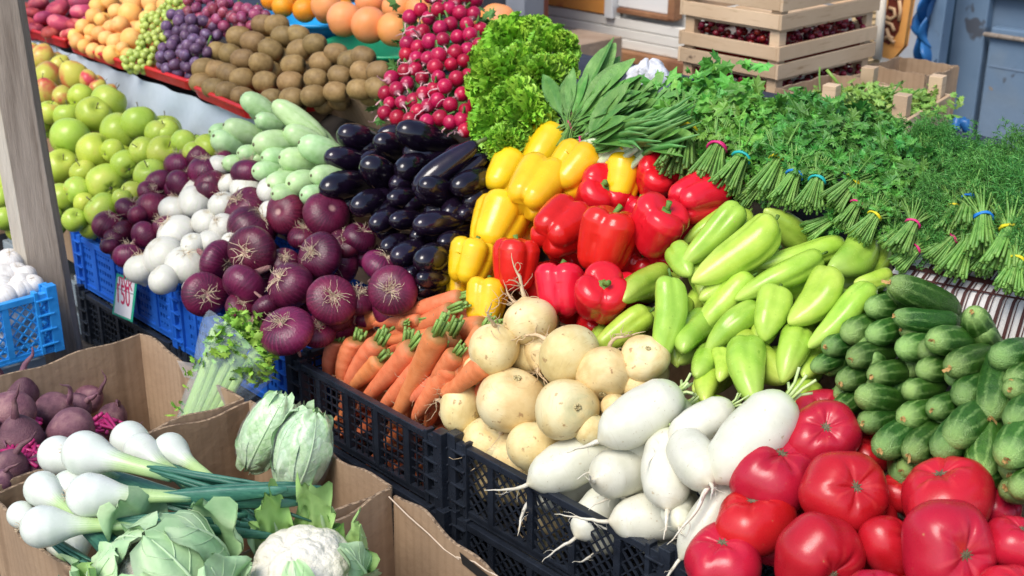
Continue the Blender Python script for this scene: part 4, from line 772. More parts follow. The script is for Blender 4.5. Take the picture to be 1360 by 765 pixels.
b = MB(); b.box(AD * .5 + Vector((0, 0, .40)), (.50, 2.75, .03), Matrix.Rotation(a43, 3, 'Z')); b.obj('bench_top', m_darkwood, bench, bevel=.002)
for su, sv in ((-1, -1), (1, -1), (-1, 1), (1, 1)):
    b = MB(); q = BD * .2 * su + AD * (.5 + 1.25 * sv); b.box((q.x, q.y, .192), (.05, .05, .384), Matrix.Rotation(a43, 3, 'Z')); b.obj('leg', m_darkwood, bench)

# the stall: lower shelf, sloping display, legs
st = empty('market_stall', 'long dark wooden stall stepped up to a sloping display under the produce', 'market stall', None, W(1.5, 2, 0))
def stbox(nm, u0, u1, v0, v1, z0, z1, m=m_darkwood, bev=.003):
    b = MB(); b.box(W((u0 + u1) / 2, (v0 + v1) / 2, (z0 + z1) / 2) - st.location, (u1 - u0, v1 - v0, z1 - z0), Matrix.Rotation(a43, 3, 'Z')); return b.obj(nm, m, st, bevel=bev)
stbox('lower_shelf', 1.09, 1.50, .1, 4.6, .46, .49)
stbox('skirt_board', 1.10, 1.12, .1, 2.66, .05, .455)
b = MB(); s0 = W(1.48, .0, Z0 + SLOPE * (1.48 - U0) - .135); s1 = W(1.48, 4.9, Z0 + SLOPE * (1.48 - U0) - .135)
P = [s0, s1, s1 + UPS * .40, s0 + UPS * .40]; Q = [p - NRM * .03 for p in P]; b.add([tuple(p - st.location) for p in P + Q], [(3, 2, 1, 0), (4, 5, 6, 7), (0, 1, 5, 4), (1, 2, 6, 5), (2, 3, 7, 6), (3, 0, 4, 7)]); b.obj('sloping_board', m_darkwood, st)
stbox('back_shelf', 1.90, 2.3, 1.75, 4.9, .91, .949)
for v in (.2, 1.8, 3.2, 4.6):
    stbox('leg', 1.40, 1.46, v, v + .06, 0, .459); stbox('leg', 2.0, 2.06, v, v + .06, 0, .9 if v > 1.75 else .99)

# produce boxes lying on the slope
def slope_box(name, u0, u1, v0, v1, label, seed, depth=.13, lift=-.02, wave=.003):
    o = carton(name, u0, u0 + (u1 - u0) / UPS.dot(BD), v0, v1, 1.0, 1.0 + depth, label, seed, wave=wave, group='produce boxes tilted on the display')
    c = o.location.copy(); z = Z0 + SLOPE * ((u0 + u1) / 2 - U0) + lift; p = W((u0 + u1) / 2, (v0 + v1) / 2, z) - NRM * depth
    o.matrix_world = Matrix.Translation(p) @ Matrix.Rotation(math.atan(SLOPE), 4, -AD); return o
slope_box('cardboard_box', 1.325, 1.70, 1.175, 1.655, 'tilted cardboard box of yellow and red bell peppers', 81)
slope_box('cardboard_box', 1.325, 1.68, 1.665, 2.03, 'tilted cardboard box of eggplants', 85, lift=-.035)
slope_box('cardboard_box', 1.345, 1.62, 2.04, 2.40, 'tilted cardboard box of pale squashes', 89, lift=-.04)

slope_box('cardboard_box', 1.33, 1.62, .915, 1.165, 'tilted cardboard box buried under the pale green peppers', 93, lift=-.06)
slope_box('cardboard_box', 1.30, 1.66, .42, .90, 'tilted cardboard box buried under the cucumbers', 97, lift=-.075)
# wooden post
pp = at_z(80, 470, .62); post = empty('wooden_post', 'weathered grey wooden post at the picture edge with a paler side', 'post', None, (pp.x, pp.y, 0))
ux = Vector((1, .12, 0)).normalized(); uy = Vector((-ux.y, ux.x, 0)); Rp = Matrix((ux, uy, (0, 0, 1))).transposed()
lean = Vector((-.028, .0, 0))
def post_part(nm, x0, x1, y0, y1, m):
    b = MB(); V = []
    for z in np.linspace(0, 2.3, 12):
        for x, y in ((x0, y0), (x1, y0), (x1, y1), (x0, y1)): p = ux * (x + .0012 * math.sin(9 * z + x * 60)) + uy * y + lean * (z - .6); V.append((p.x, p.y, z))
    Fq = [(i * 4 + k, i * 4 + (k + 1) % 4, i * 4 + 4 + (k + 1) % 4, i * 4 + 4 + k) for i in range(11) for k in range(4)] + [(3, 2, 1, 0), (44, 45, 46, 47)]
    b.add(V, Fq); return b.obj(nm, m, post, bevel=.001)
post_part('grey_face', -.030, .033, 0, .05, m_greywood); post_part('pale_side', -.052, -.0303, .001, .049, m_palewood)  # grey main face and a narrow strip of paler wood beside it

# apple cartons and what they stand on
bxa = carton('cardboard_box', 1.15, 1.50, 2.69, 3.06, .655, .80, 'cardboard box of green apples right of the wooden post', 33)
bxb = carton('cardboard_box', 1.10, 1.50, 3.075, 3.62, .64, .815, 'cardboard box of apples left of the wooden post, corner showing', 43)
def wood_crate(name, o0, U, V, lu, lv, h, label, slats, group=None, m=m_wood, th=.008, post_up=.0, gap0=0.004, cat='wooden crate'):
    """posts at the corners, horizontal slats [(z0, z1)] on four sides; o0 lower near corner, U and V unit side directions"""
    o = empty(name, label, cat, group, o0); U, V = Vector(U), Vector(V); Zv = Vector((0, 0, 1))
    def bx(nm, pts, z0, z1, mm=None):
        b = MB(); b.add([(p.x, p.y, z) for z in (z0, z1) for p in pts], [(0, 3, 2, 1), (4, 5, 6, 7), (0, 1, 5, 4), (1, 2, 6, 5), (2, 3, 7, 6), (3, 0, 4, 7)]); return b.obj(nm, mm or m, o, bevel=.0012)
    for a in (0, 1):
        for c in (0, 1):
            q = U * (a * (lu - .034) + .003) + V * (c * (lv - .034) + .003); bx('corner_post', [q, q + U * .028, q + U * .028 + V * .028, q + V * .028], .001, h + post_up)
    for z0, z1 in slats:
        for c in (0, 1):
            q = V * (lv * c - (.0 if c else th)); e = -th if True else 0
            bx('slat', [q + U * e, q + U * (lu - e), q + U * (lu - e) + V * th, q + V * th + U * e], z0, z1)
            q = U * (lu * c - (.0 if c else th)); bx('slat', [q + V * .0005, q + U * th + V * .0005, q + U * th + V * (lv - .0005), q + V * (lv - .0005)], z0 + .001, z1 - .001)
    for k in range(4):
        q = U * (lu * k / 4 + .004); bx('bottom_slat', [q, q + U * (lu / 4 - .012), q + U * (lu / 4 - .012) + V * lv, q + V * lv], -.005, .0)
    return o
m_bluewood = mat('bluish_old_crate_wood', [(.3, (.16, .21, .24)), (.7, (.30, .34, .36))], 5, .8, .2, 30)
wood_crate('wooden_crate', W(1.13, 2.66, .495), BD, AD, .34, .40, .14, 'old greyish wooden crate under the green apple box beside the post', [(.0, .05), (.07, .13)], m=m_bluewood)
wood_crate('wooden_crate', W(uu - .36, vv + .02, .424), BD, AD, .33, .42, .246, 'wooden crate hidden under the light blue crate', [(.0, .07), (.085, .155), (.17, .242)], m=m_bluewood)
# ---------------------------------------------------------------- in the front boxes
def put_z(name, reg, x, y, w, ang, tilt, z, **k):
    X, Y = px(reg, x, y); return put(name, reg, x, y, w, ang, tilt, pos=at_z(X, Y, z), **k)
for x, y, w, ang, tilt, z, lb in [(70, 50, 150, 100, 20, .70, 'beet at the back of the box beside the long rooted one'), (55, 125, 165, 180, 10, .735, 'beet with a thick root pointing at the celery'), (208, 122, 145, 60, 20, .70, 'roundish beet behind the thick rooted one'), (292, 112, 125, 60, 40, .68, 'grey beet below the celery, half in shade'), (80, 232, 175, 120, 50, .735, 'large brownish beet above the cut magenta stems'), (285, 190, 165, 225, 10, .735, 'beet with a long thin root rising to the top of the box'), (38, 345, 140, 90, 30, .735, 'beet in front of the magenta stems, by the box edge'), (440, 145, 110, 90, 40, .66, 'shaded beet right under the bagged celery'), (345, 75, 110, 60, 40, .66, 'dim beet against the back wall of the box'), (150, 345, 110, 90, 40, .72, 'small beet squeezed in by the spring onion bulbs'), (5, 395, 90, 90, 40, .745, 'small beet at the corner of the box'), (-40, 240, 150, 80, 40, .72, 'beet cut by the picture edge beside the brownish one'), (-30, 60, 150, 80, 40, .70, 'beet cut by the picture edge at the back'), (375, 200, 110, 60, 20, .67, 'beet behind the spring onion bulbs, magenta stems on it')]:
    put_z('beet', 7, x, y, w, ang + 150, -15 - tilt * .3, z, heap='beet', lab=lb)
bst = MB(); rb = RS(4)
for k in range(22):
    p_ = at_z(*px(7, 75 + rb.uniform(-45, 80), 275 + rb.uniform(-30, 45)), .742); q_ = rb.normal(size=3) * [.018, .018, .004]; bst.tube([tuple(p_ - at_z(27, 598, .74) - Vector(q_)), tuple(p_ - at_z(27, 598, .74)), tuple(p_ - at_z(27, 598, .74) + Vector(q_) * 1.2)], .0032, 6)
for k in range(12):
    p_ = at_z(*px(7, 380 + rb.uniform(-60, 70), 175 + rb.uniform(-30, 30)), .70); q_ = rb.normal(size=3) * [.03, .014, .004]; bst.tube([tuple(p_ - at_z(27, 598, .74) - Vector(q_)), tuple(p_ - at_z(27, 598, .74)), tuple(p_ - at_z(27, 598, .74) + Vector(q_) * 1.2)], .003, 6)
o = bst.obj('beet_stems', m_beetstem, None, True, label='loose cut magenta stems lying among the beets', cat='beet stems', kind='stuff'); o.location = at_z(27, 598, .74)
label_heap('beet', '', 'beet', 'beets in the cardboard box')
for n, (o, *_r) in enumerate(list(HEAPS['beet'])):
    c = spawn('beet', n, Matrix.Translation(o.matrix_world.translation + Vector((.02 * math.sin(n * 3), .02 * math.cos(n * 5), -.055))) @ o.matrix_world.to_3x3().to_4x4()); tag(c, 'beet lying deep in the cardboard box under others', 'beet', 'buried beets'); FILL.append(c)
def V_spring(s):
    r = seedrand(s); Pf = lambda z: np.interp(z, [-.5, -.46, -.3, 0, .25, .45, .62, .85, 1.2, 1.7, 2.3], [.02, .19, .40, .5, .46, .37, .29, .225, .19, .175, .17])
    def f(t, h):
        z = -.5 + 2.8 * t ** 1.25; k = np.minimum(1, np.clip((.5 ** 2 - np.minimum(z, 0) ** 2), 0, 1) ** .5 / .5); R = np.where(z < 0, .5 * np.sqrt(np.clip(1 - (z / .5) ** 2, 0, 1)), Pf(z)); return R * np.cos(h), R * np.sin(h) * (1 - .25 * np.clip(z - .6, 0, 1)), z
    b = MB(); b.rev(f, 44, 26); out = []
    for k in range(6):
        c = MB(); a_ = k * 1.05; st_ = np.array([.05 * math.cos(a_), .04 * math.sin(a_), 1.55 + .09 * k]); l = r.uniform(2.2, 3.6); dx, dy = .14 * math.cos(a_), .09 * math.sin(a_)
        kink = r.rand() < .18
        P = [st_ + np.array([dx * (q * l) ** 1.2 * .5 + (.6 * max(0, q - .6) if kink else 0), dy * (q * l) ** 1.2 * .5 - (0.15 if kink else .04) * q * q * l, q * l]) for q in np.linspace(0, 1, 10)]
        c.tube(P, np.array([.12, .16, .19, .20, .20, .19, .17, .15, .12, .06]), 8, .34); out.append(('leaf', c.mesh('leaf', m_springleaf)))
    c = MB()
    for k in range(10): a_ = k * .63; Q = curvy(r, (.04 * math.cos(a_), .04 * math.sin(a_), -.49), (math.cos(a_), math.sin(a_), -.8), .14, .3, 4); c.tube(Q, .008, 4)
    return b.mesh('spring_onion', m_springbulb), out + [('root_tuft', c.mesh('root_tuft', m_roots))]
kind('spring_onion', 3, [V_spring(i) for i in range(5)])
SB = 'big white spring onion '
for n, (x, y, w, x2, y2, z, dz, lb) in enumerate([(330, 285, 178, 600, 335, .835, -.02, 'bulb on top of the pile, long dark leaves to the cabbages'), (225, 292, 152, 480, 380, .79, -.02, 'bulb half hidden behind the topmost one'), (350, 450, 178, 650, 442, .835, -.015, 'bulb in the middle of the pile, above the first cauliflower'), (272, 425, 150, 560, 500, .79, -.03, 'bulb behind the middle one, neck hidden'), (165, 425, 142, 330, 540, .80, -.03, 'bulb near the beets, neck running under the pile'), (165, 572, 168, 320, 562, .81, -.015, 'bulb low at the box edge, neck towards the cauliflower'), (82, 525, 108, 250, 640, .77, -.03, 'small bulb in the very corner of the box'), (505, 232, 148, 700, 330, .76, -.05, 'bulb at the far side, next to the box divider'), (550, 272, 134, 760, 380, .765, -.05, 'bulb between the two far ones behind the topmost neck'), (665, 270, 134, 850, 370, .76, -.05, 'bulb furthest along the divider, behind the long leaves'), (300, 640, 110, 330, 760, .735, -.03, 'stalk deep at the front, blue green leaves hanging down'), (230, 640, 100, 250, 800, .73, -.03, 'stalk at the box wall, leaves hanging below the cauliflower')]):
    X, Y = px(7, x, y); p = at_z(X, Y, z); q = at_z(*px(7, x2, y2), z); d = (q - p).normalized() + Vector((0, 0, dz * 3)); t = (p - CAM).dot(fw); wm = w * ZS / F * t
    o = spawn('spring_onion', n, Matrix.Translation(p) @ frame(d, n * 1.1).to_4x4() @ Matrix.Scale(wm, 4)); tag(o, SB + lb, 'spring onion', 'spring onions in the cardboard box')

def leafclump(b, c, n, size, spread, r, ax=(0, 0, 1), jag=7, curl=.35):
    for k in range(n):
        p = np.array(c) + r.normal(size=3) * spread; nd = r.normal(size=3) * .7 + np.array(ax) * .9; nd /= np.linalg.norm(nd); x = np.cross(nd, r.normal(size=3)); x /= np.linalg.norm(x); y = np.cross(nd, x); s = size * r.uniform(.6, 1.25); m_ = jag * 2
        V = [p + nd * s * .12]
        for i in range(m_ + 1):
            a_ = -2.3 + 4.6 * i / m_; q = s * (1.0 if i % 2 else .62) * (1 + .25 * math.cos(a_)); V.append(p + x * q * math.sin(a_) * .75 + y * (q * math.cos(a_)) + nd * s * curl * (-.5 * math.sin(a_) ** 2 + .22 * math.sin(3 * a_ + k)))
        V.append(p - y * s * .75); b.add(V, [(0, i, i + 1) for i in range(1, m_ + 1)] + [(0, m_ + 1, m_ + 2), (0, m_ + 2, 1)])
# leaves with a rib and veins
m_cleaf = mat('cauliflower_leaf', [(.25, (.22, .43, .20)), (.5, (.40, .60, .32)), (.75, (.62, .75, .47))], 16.0, .5, .25, 14, val=.12, island=.12)
m_yleaf = mat('young_cauliflower_leaf', [(.3, (.26, .48, .12)), (.7, (.46, .66, .26))], 3.0, .5, .25, 14, val=.1)
m_rib = mat('pale_leaf_rib', [(.3, (.42, .60, .34)), (.7, (.56, .70, .46))], 6, .45, .1, 30)
m_curd = mat('cauliflower_curd', [(.3, (.66, .62, .50)), (.7, (.80, .77, .67))], 9, .75, .4, 120, sss=.1, sssc=(1, .9, .6))
def wrapleaf(parent, az, p0, p1, hw, R, seed, m, flare=.25, ruf=.05, asp=1.0, nm='leaf'):
    r = seedrand(seed); n, k = 22, 19; ph = r.uniform(0, 6.28, 4); g = np.zeros((n, k, 3))
    def pt(s, w):
        pol = math.radians(p0 + (p1 - p0) * s); wid = hw * math.sin(PI * min(1, s * .86 + .12)) ** .55; az2 = az + w * wid / max(.35, math.sin(min(pol, PI - .35)))
        e = abs(w); rad = R * (1.0 + flare * s ** 3 + .05 * e * e + ruf * e ** 2 * math.sin(9 * s + 5 * w + ph[0]) + ruf * .8 * e ** 3 * math.sin(25 * s + ph[1] + (2 if w > 0 else 0)) + .012 * math.sin(14 * s + abs(w) * 9) + .02 * math.sin(6 * w + ph[2]))
        return np.array([rad * math.sin(pol) * math.cos(az2), rad * math.sin(pol) * math.sin(az2), rad * math.cos(pol) * asp])
    for i in range(n):
        for j in range(k): g[i, j] = pt(i / (n - 1), -1 + 2 * j / (k - 1))
    b = MB(); b.grid(g); b.grid(g[:, ::-1] * .985)
    lf = b.obj(nm, m, parent, True); c = MB()
    c.tube([pt(s, 0) * 1.012 for s in np.linspace(0, .95, 14)], np.linspace(.075, .010, 14) * R, 7, .7)
    for q in np.linspace(.15, .8, 7):
        for sg in (-1, 1): c.tube([pt(min(1, q + .16 * a), sg * a * .85) * 1.006 for a in np.linspace(0, 1, 6)], np.linspace(.013, .003, 6) * R, 5, .6)
    c.obj('rib', m_rib, lf, True); return lf
def voronoi_dome(R, seed, seg=110, rings=80):
    r = seedrand(seed); b = MB(); t = np.linspace(0, 1, rings + 1)[1:-1]
    th = np.linspace(0, 2 * PI, seg, endpoint=False); T, H = np.meshgrid(t, th, indexing='ij'); S = np.stack([np.sin(PI * T) * np.cos(H), np.sin(PI * T) * np.sin(H), np.cos(PI * T)], -1).reshape(-1, 3)
    def cells(n):
        i = np.arange(n) + .5; ph = np.arccos(1 - 2 * i / n); g = PI * (1 + 5 ** .5) * i; P = np.stack([np.sin(ph) * np.cos(g), np.sin(ph) * np.sin(g), np.cos(ph)], -1) + r.normal(size=(n, 3)) * .35 / math.sqrt(n) * 1.6; P /= np.linalg.norm(P, axis=1)[:, None]
        d = 1 - S @ P.T; m_ = d.min(1); return np.sqrt(2 * np.clip(m_, 0, None)) * math.sqrt(n)
    d1, d2, d3 = cells(34), cells(260), cells(1500)
    rad = R * (1 + .13 * np.sqrt(np.clip(1 - (d1 / 2.3) ** 2, 0, 1)) + .045 * np.sqrt(np.clip(1 - (d2 / 2.2) ** 2, 0, 1)) + .014 * np.sqrt(np.clip(1 - (d3 / 2.2) ** 2, 0, 1)) - .12)
    V = S * rad[:, None]; V[:, 2] *= .82; m = rings - 1
    b.add(np.vstack([V, [[0, 0, R * .86], [0, 0, -R * .8]]]), [(m * seg, k, (k + 1) % seg) for k in range(seg)] + [(m * seg + 1, (m - 1) * seg + (k + 1) % seg, (m - 1) * seg + k) for k in range(seg)] + [(i * seg + (k + 1) % seg, i * seg + k, (i + 1) * seg + k, (i + 1) * seg + (k + 1) % seg) for i in range(m - 1) for k in range(seg)]); return b
def cauliflower(X, Y, z, rpx, label, closed, seed, tiltv):
    p = at_z(X, Y, z); R = rpx / F * (p - CAM).dot(fw); o = empty('cauliflower', label, 'cauliflower', 'cauliflowers in the cardboard box', p)
    o.matrix_world = Matrix.Translation(p) @ frame(Vector(tiltv), 0.4).to_4x4()
    voronoi_dome(R * .93, seed).obj('curd', m_curd, o, True)
    if closed:
        for k in range(6): wrapleaf(o, k * 1.05 + .3, 165, (14, -6, 24, 34, 4, 18)[k], .78, R * (1.0 + .040 * k), seed + k, m_cleaf, .05, .085)
        for k in range(5): wrapleaf(o, k * 1.25 + 2.2, 160, 52, .52, R * (1.24 + .02 * k), seed + 20 + k, m_cleaf, .20, .13)
        for k in range(3): wrapleaf(o, 2.5 + k * .55, 140, 40, .35, R * 1.08, seed + 40 + k, m_yleaf, .28, .12)
    else:
        for k in range(7): wrapleaf(o, k * .9 + .2, 165, 72 if k % 2 else 62, .50, R * (1.02 + .012 * k), seed + k, m_cleaf if k % 3 else m_yleaf, .22, .10)
        wrapleaf(o, FRONT, 150, 26, .42, R * 1.10, seed + 31, m_cleaf, -.04, .07); wrapleaf(o, FRONT + 1.25, 150, 44, .40, R * 1.12, seed + 33, m_cleaf, .05, .08); wrapleaf(o, FRONT - 1.2, 150, 40, .42, R * 1.12, seed + 35, m_cleaf, .05, .09)
        wrapleaf(o, FRONT + 2.7, 110, 30, .30, R * 1.05, seed + 37, m_yleaf, .60, .14); wrapleaf(o, FRONT + 3.5, 110, 42, .30, R * 1.05, seed + 38, m_yleaf, .50, .14)
    return o
FRONT = -2.6
cauliflower(212, 775, .765, 78, 'cauliflower almost closed in its blue green leaves, in front of the spring onions', True, 5, (-.1, -.25, 1))
cauliflower(402, 765, .75, 76, 'cauliflower with its white curd open, beside the empty box', False, 60, (-.1, -.30, 1))
# pointed cabbages in film
m_cab = mat('wrapped_cabbage_leaf', [(.3, (.32, .54, .26)), (.5, (.46, .66, .40)), (.7, (.70, .80, .62))], 3.4, .25, .2, 9, stretch=(1.6, 1.6, .7), spec=.7, coat=.5, over=[('z', .75, 1.15, (.13, .38, .07), .3)])
m_film = mat('cling_film', [(.3, (.70, .78, .80)), (.7, (.85, .9, .92))], 6, .10, .4, 6, alpha=.10, spec=.8)
m_cabl = mat('pale_cabbage_leaf', [(.25, (.32, .54, .24)), (.5, (.47, .66, .38)), (.75, (.64, .77, .54))], 9, .34, .2, 12, spec=.6, coat=.3)
for n, (x0, y0, x1, y1, w, za, zb, lb) in enumerate([(975, 335, 1110, 75, 175, .70, .80, 'film wrapped pointed cabbage next to the box divider'), (1140, 425, 1222, 130, 205, .70, .81, 'film wrapped pointed cabbage leaning towards the carrot crate')]):
    p, q = at_z(*px(7, x0, y0), za), at_z(*px(7, x1, y1), zb); L = (q - p).length; wm = w * ZS / F * ((p + q) / 2 - CAM).dot(fw); r = seedrand(80 + n); ph = r.uniform(0, 6.28, 6)
    Pf = prof([(0, 0), (.02, .22), (.08, .36), (.25, .47), (.5, .5), (.75, .45), (.9, .33), (.97, .2), (1, 0)]); A_ = L / wm
    def f(t, h, k=1.0):
        R = Pf(t) * k * (1 + .05 * np.sin(3 * h + 5 * t + ph[0]) + .03 * np.sin(7 * h - 9 * t + ph[1]) + .02 * np.sin(15 * h + 11 * t)); return R * np.cos(h), R * np.sin(h), (t - .5) * A_ * (1 + (k - 1) * .3)
    o = bpy.data.objects.new('pointed_cabbage', MB().rev(f, 44, 48).mesh('pointed_cabbage', m_cab)); C.objects.link(o); tag(o, lb, 'cabbage', 'pointed cabbages in the cardboard box')
    o.matrix_world = Matrix.Translation((p + q) / 2) @ frame(q - p, n * 2.0).to_4x4() @ Matrix.Scale(wm, 4)
    MB().rev(lambda t, h: f(t, h, 1.16), 40, 40).obj('film', m_film, o, True)
    c = MB()
    for k in range(60): a_ = r.uniform(0, 6.28); e = r.uniform(.0, .30); leafclump(c, (e * math.cos(a_), e * math.sin(a_), A_ / 2 - .03 - e * .7), 2, .12, .03, r, (math.cos(a_) * .4, math.sin(a_) * .4, 1), 9, .5)
    for k in range(0):
        a_ = r.uniform(0, 6.28); e = r.uniform(.05, .24); z = A_ / 2 - .10 - e * .5; P = np.array([[(e * math.cos(a_ + (j - 3) * .16) * (1 + .3 * i), e * math.sin(a_ + (j - 3) * .16) * (1 + .3 * i), z + .09 * i + .03 * math.sin(j * 2.2 + k) * i) for j in range(7)] for i in range(4)]); c.grid(P)
    for k in range(5): wrapleaf(o, k * 1.3 + n, 168, (10, 16, 22, 14, 30)[k], .85, .515 + .012 * k, 700 + k + 10 * n, m_cabl, .06, .075, A_)
    c.obj('leaf_tips', mat('cabbage_tips', [(.3, (.16, .42, .09)), (.7, (.34, .58, .20))], 6, .4, .2, 20), o, True)

# celery in its bag
m_cel = mat('celery_stalk', [(.3, (.30, .52, .09)), (.7, (.46, .64, .20))], 4, .36, .3, 30, stretch=(16, 16, 1), val=.1)
m_celleaf = mat('celery_leaf', [(.3, (.17, .40, .03)), (.7, (.34, .56, .09))], 5, .45, .2, 20, island=.3)
c0 = at_u(260, 570, .915); c1 = at_u(322, 436, 1.02); cax = (c1 - c0).normalized(); clen = (c1 - c0).length
ce = empty('celery', 'bunch of celery in a clear bag leaning against the blue crate', 'celery', None, c0); ce.matrix_world = Matrix.Translation(c0) @ frame(cax, 0).to_4x4()
side = ce.matrix_world.to_3x3().inverted() @ rt; side.z = 0; side.normalize(); deep = Vector((0, 0, 1)).cross(side); r = seedrand(3)
for k in range(9):
    s0_, d0 = (k % 5 - 2) * .010, (k // 5) * .014; b = MB(); fan = (k % 5 - 2) * .011 + r.uniform(-.004, .004); ln = clen * r.uniform(.80, 1.0)
    P = [side * (s0_ * (1 - .1 * q) + fan * q ** 1.4) + deep * (d0 * (1 - .4 * q)) + Vector((0, 0, q * ln)) for q in np.linspace(0, 1, 9)]; b.tube(P, np.linspace(.0145, .008, 9), 10, .75); sk = b.obj('stalk', m_cel, ce, True)
b = MB()
for k in range(110):
    q = r.uniform(.70, 1.14); f_ = r.uniform(-.035, .065); c = side * f_ + deep * r.uniform(-.02, .03) + Vector((0, 0, clen * q - abs(f_) * .4)); leafclump(b, tuple(c), 5, .011, .008, r)
for k in range(8): c = side * -.045 + deep * r.uniform(-.01, .02) + Vector((0, 0, clen * r.uniform(.05, .6))); leafclump(b, tuple(c), 2, .010, .006, r)
b.obj('leaves', m_celleaf, ce, True)
m_bag = mat('clear_bag', [(.3, (.40, .52, .60)), (.7, (.62, .72, .80))], 7, .06, .7, 12, alpha=.20, spec=.9)
b = MB(); g = np.zeros((16, 41, 3))
for i in range(16):
    q = i / 15; wd = .036 + .036 * q + .004 * math.sin(9 * q); dp = .020 + .016 * q
    for j in range(41):
        a_ = 2 * PI * j / 40; wr = 1 + .05 * math.sin(5 * a_ + 7 * q) + .03 * math.sin(11 * a_ - 13 * q); p = side * (wd * math.cos(a_) * wr + .004) + deep * (.008 + dp * math.sin(a_) * wr) + Vector((0, 0, -.02 + (clen * .98 + .03 * math.cos(a_ + 2.6)) * q)); g[i, j] = tuple(p)
b.grid(g); bag = b.obj('plastic_bag', m_bag, None, True, label='clear plastic bag around the celery, open at the top', cat='plastic bag'); bag.matrix_world = ce.matrix_world.copy()

# pale bulbs in the light blue crate
for x, y, w in [(35, 290, 105), (20, 345, 100), (90, 375, 94), (30, 432, 105), (115, 455, 94), (-5, 470, 90), (65, 330, 80), (-20, 400, 90), (-30, 300, 90), (75, 405, 92), (60, 455, 92), (120, 415, 88), (150, 440, 84), (100, 340, 84), (5, 385, 92), (140, 385, 80)]:
    X, Y = px(4, x, y); p = at_z(X, Y, .785 + (460 - y) * .0002); dv = vv + .05 - p.dot(AD); p = p + AD * max(0, dv); put('pale_bulb', 4, x, y, w, rnd.uniform(50, 130), rnd.uniform(10, 60), pos=p, heap='pale_bulb')
label_heap('pale_bulb', 'pale dusty bulb in the light blue crate', 'bulb', 'pale bulbs in the light blue crate')
for n, (o, *_q) in enumerate(list(HEAPS['pale_bulb'])):
    for kk in (1, 2):
        c = spawn('pale_bulb', n, Matrix.Translation(o.matrix_world.translation + AD * (.012 * kk) + BD * (.02 * math.cos(n * 5 + kk)) + Vector((0, 0, -.042 * kk))) @ o.matrix_world.to_3x3().to_4x4()); tag(c, 'pale bulb low in the light blue crate, seen through its lattice', 'bulb', 'bulbs low in the light blue crate'); FILL.append(c)

# price tag hung on the crate
pt0 = at_u(*px(4, 457, 332), 1.098); ptg = empty('price_tag', 'white price tag with a green border hanging on the blue crate, reading 150', 'price tag', None, pt0)
tA = at_u(*px(4, 537, 362), 1.098); tB = at_u(*px(4, 440, 490), 1.085); ex = (tA - pt0); ey = (tB - pt0); exn, eyn = ex.normalized(), ey.normalized(); wX, hY = ex.length, ey.length; nx = exn.cross(eyn).normalized(); nx = nx if nx.dot(CAM - pt0) > 0 else -nx
def tagpt(a, c, d): return tuple(ex * a + ey * c + nx * d)
def tagbox(nm, a0, a1, c0_, c1_, d0, d1, m):
    b = MB(); b.add([tagpt(a, c, d) for d in (d0, d1) for a, c in ((a0, c0_), (a1, c0_), (a1, c1_), (a0, c1_))], [(0, 3, 2, 1), (4, 5, 6, 7), (0, 1, 5, 4), (1, 2, 6, 5), (2, 3, 7, 6), (3, 0, 4, 7)]); return b.obj(nm, m, ptg)
tagbox('green_backing', 0, 1, 0, 1, 0, .0008, flat('tag_green', (.03, .42, .26), .5)); tagbox('white_sheet', .09, .91, .07, .95, .001, .0014, flat('tag_paper', (.80, .80, .82), .6)); tagbox('ruled_line', .09, .91, .33, .345, .0016, .0019, flat('tag_ink', (.10, .10, .13), .6))
m_redink = flat('red_ink', (.62, .03, .12), .5)
def text_part(txt, size, a, c, parent, base, ux_, uy_, nz_, off, m, nm, ext=.0003, squash=1.0):
    cu = bpy.data.curves.new(nm, 'FONT'); cu.body = txt; cu.size = size; cu.extrude = ext; cu.align_x = 'CENTER'; tmp = bpy.data.objects.new(nm, cu); C.objects.link(tmp)
    me = bpy.data.meshes.new_from_object(tmp.evaluated_get(bpy.context.evaluated_depsgraph_get())); bpy.data.objects.remove(tmp); me.materials.clear(); me.materials.append(m)
    o = bpy.data.objects.new(nm, me); C.objects.link(o); o.parent = parent; yv = (nz_.cross(ux_)).normalized(); M3 = Matrix((ux_, yv, nz_)).transposed().to_4x4() @ Matrix.Diagonal((squash, 1, 1, 1)); o.matrix_local = Matrix.Translation(base) @ M3; o.location = Vector(base) + nz_ * off; return o
text_part('лук', wX * .42, 0, 0, ptg, Vector(tagpt(.52, .27, 0)), exn, -eyn, nx, .0020, m_redink, 'goods_name')
text_part('150', wX * .66, 0, 0, ptg, Vector(tagpt(.49, .66, 0)), exn, -eyn, nx, .0020, m_redink, 'price_number', squash=.72)
b = MB(); b.tube([tagpt(.42, .03, .001), tagpt(.44, -.06, .003), tagpt(.46, -.14, -.01)], .0025, 6); b.obj('red_clip', m_redink, ptg)
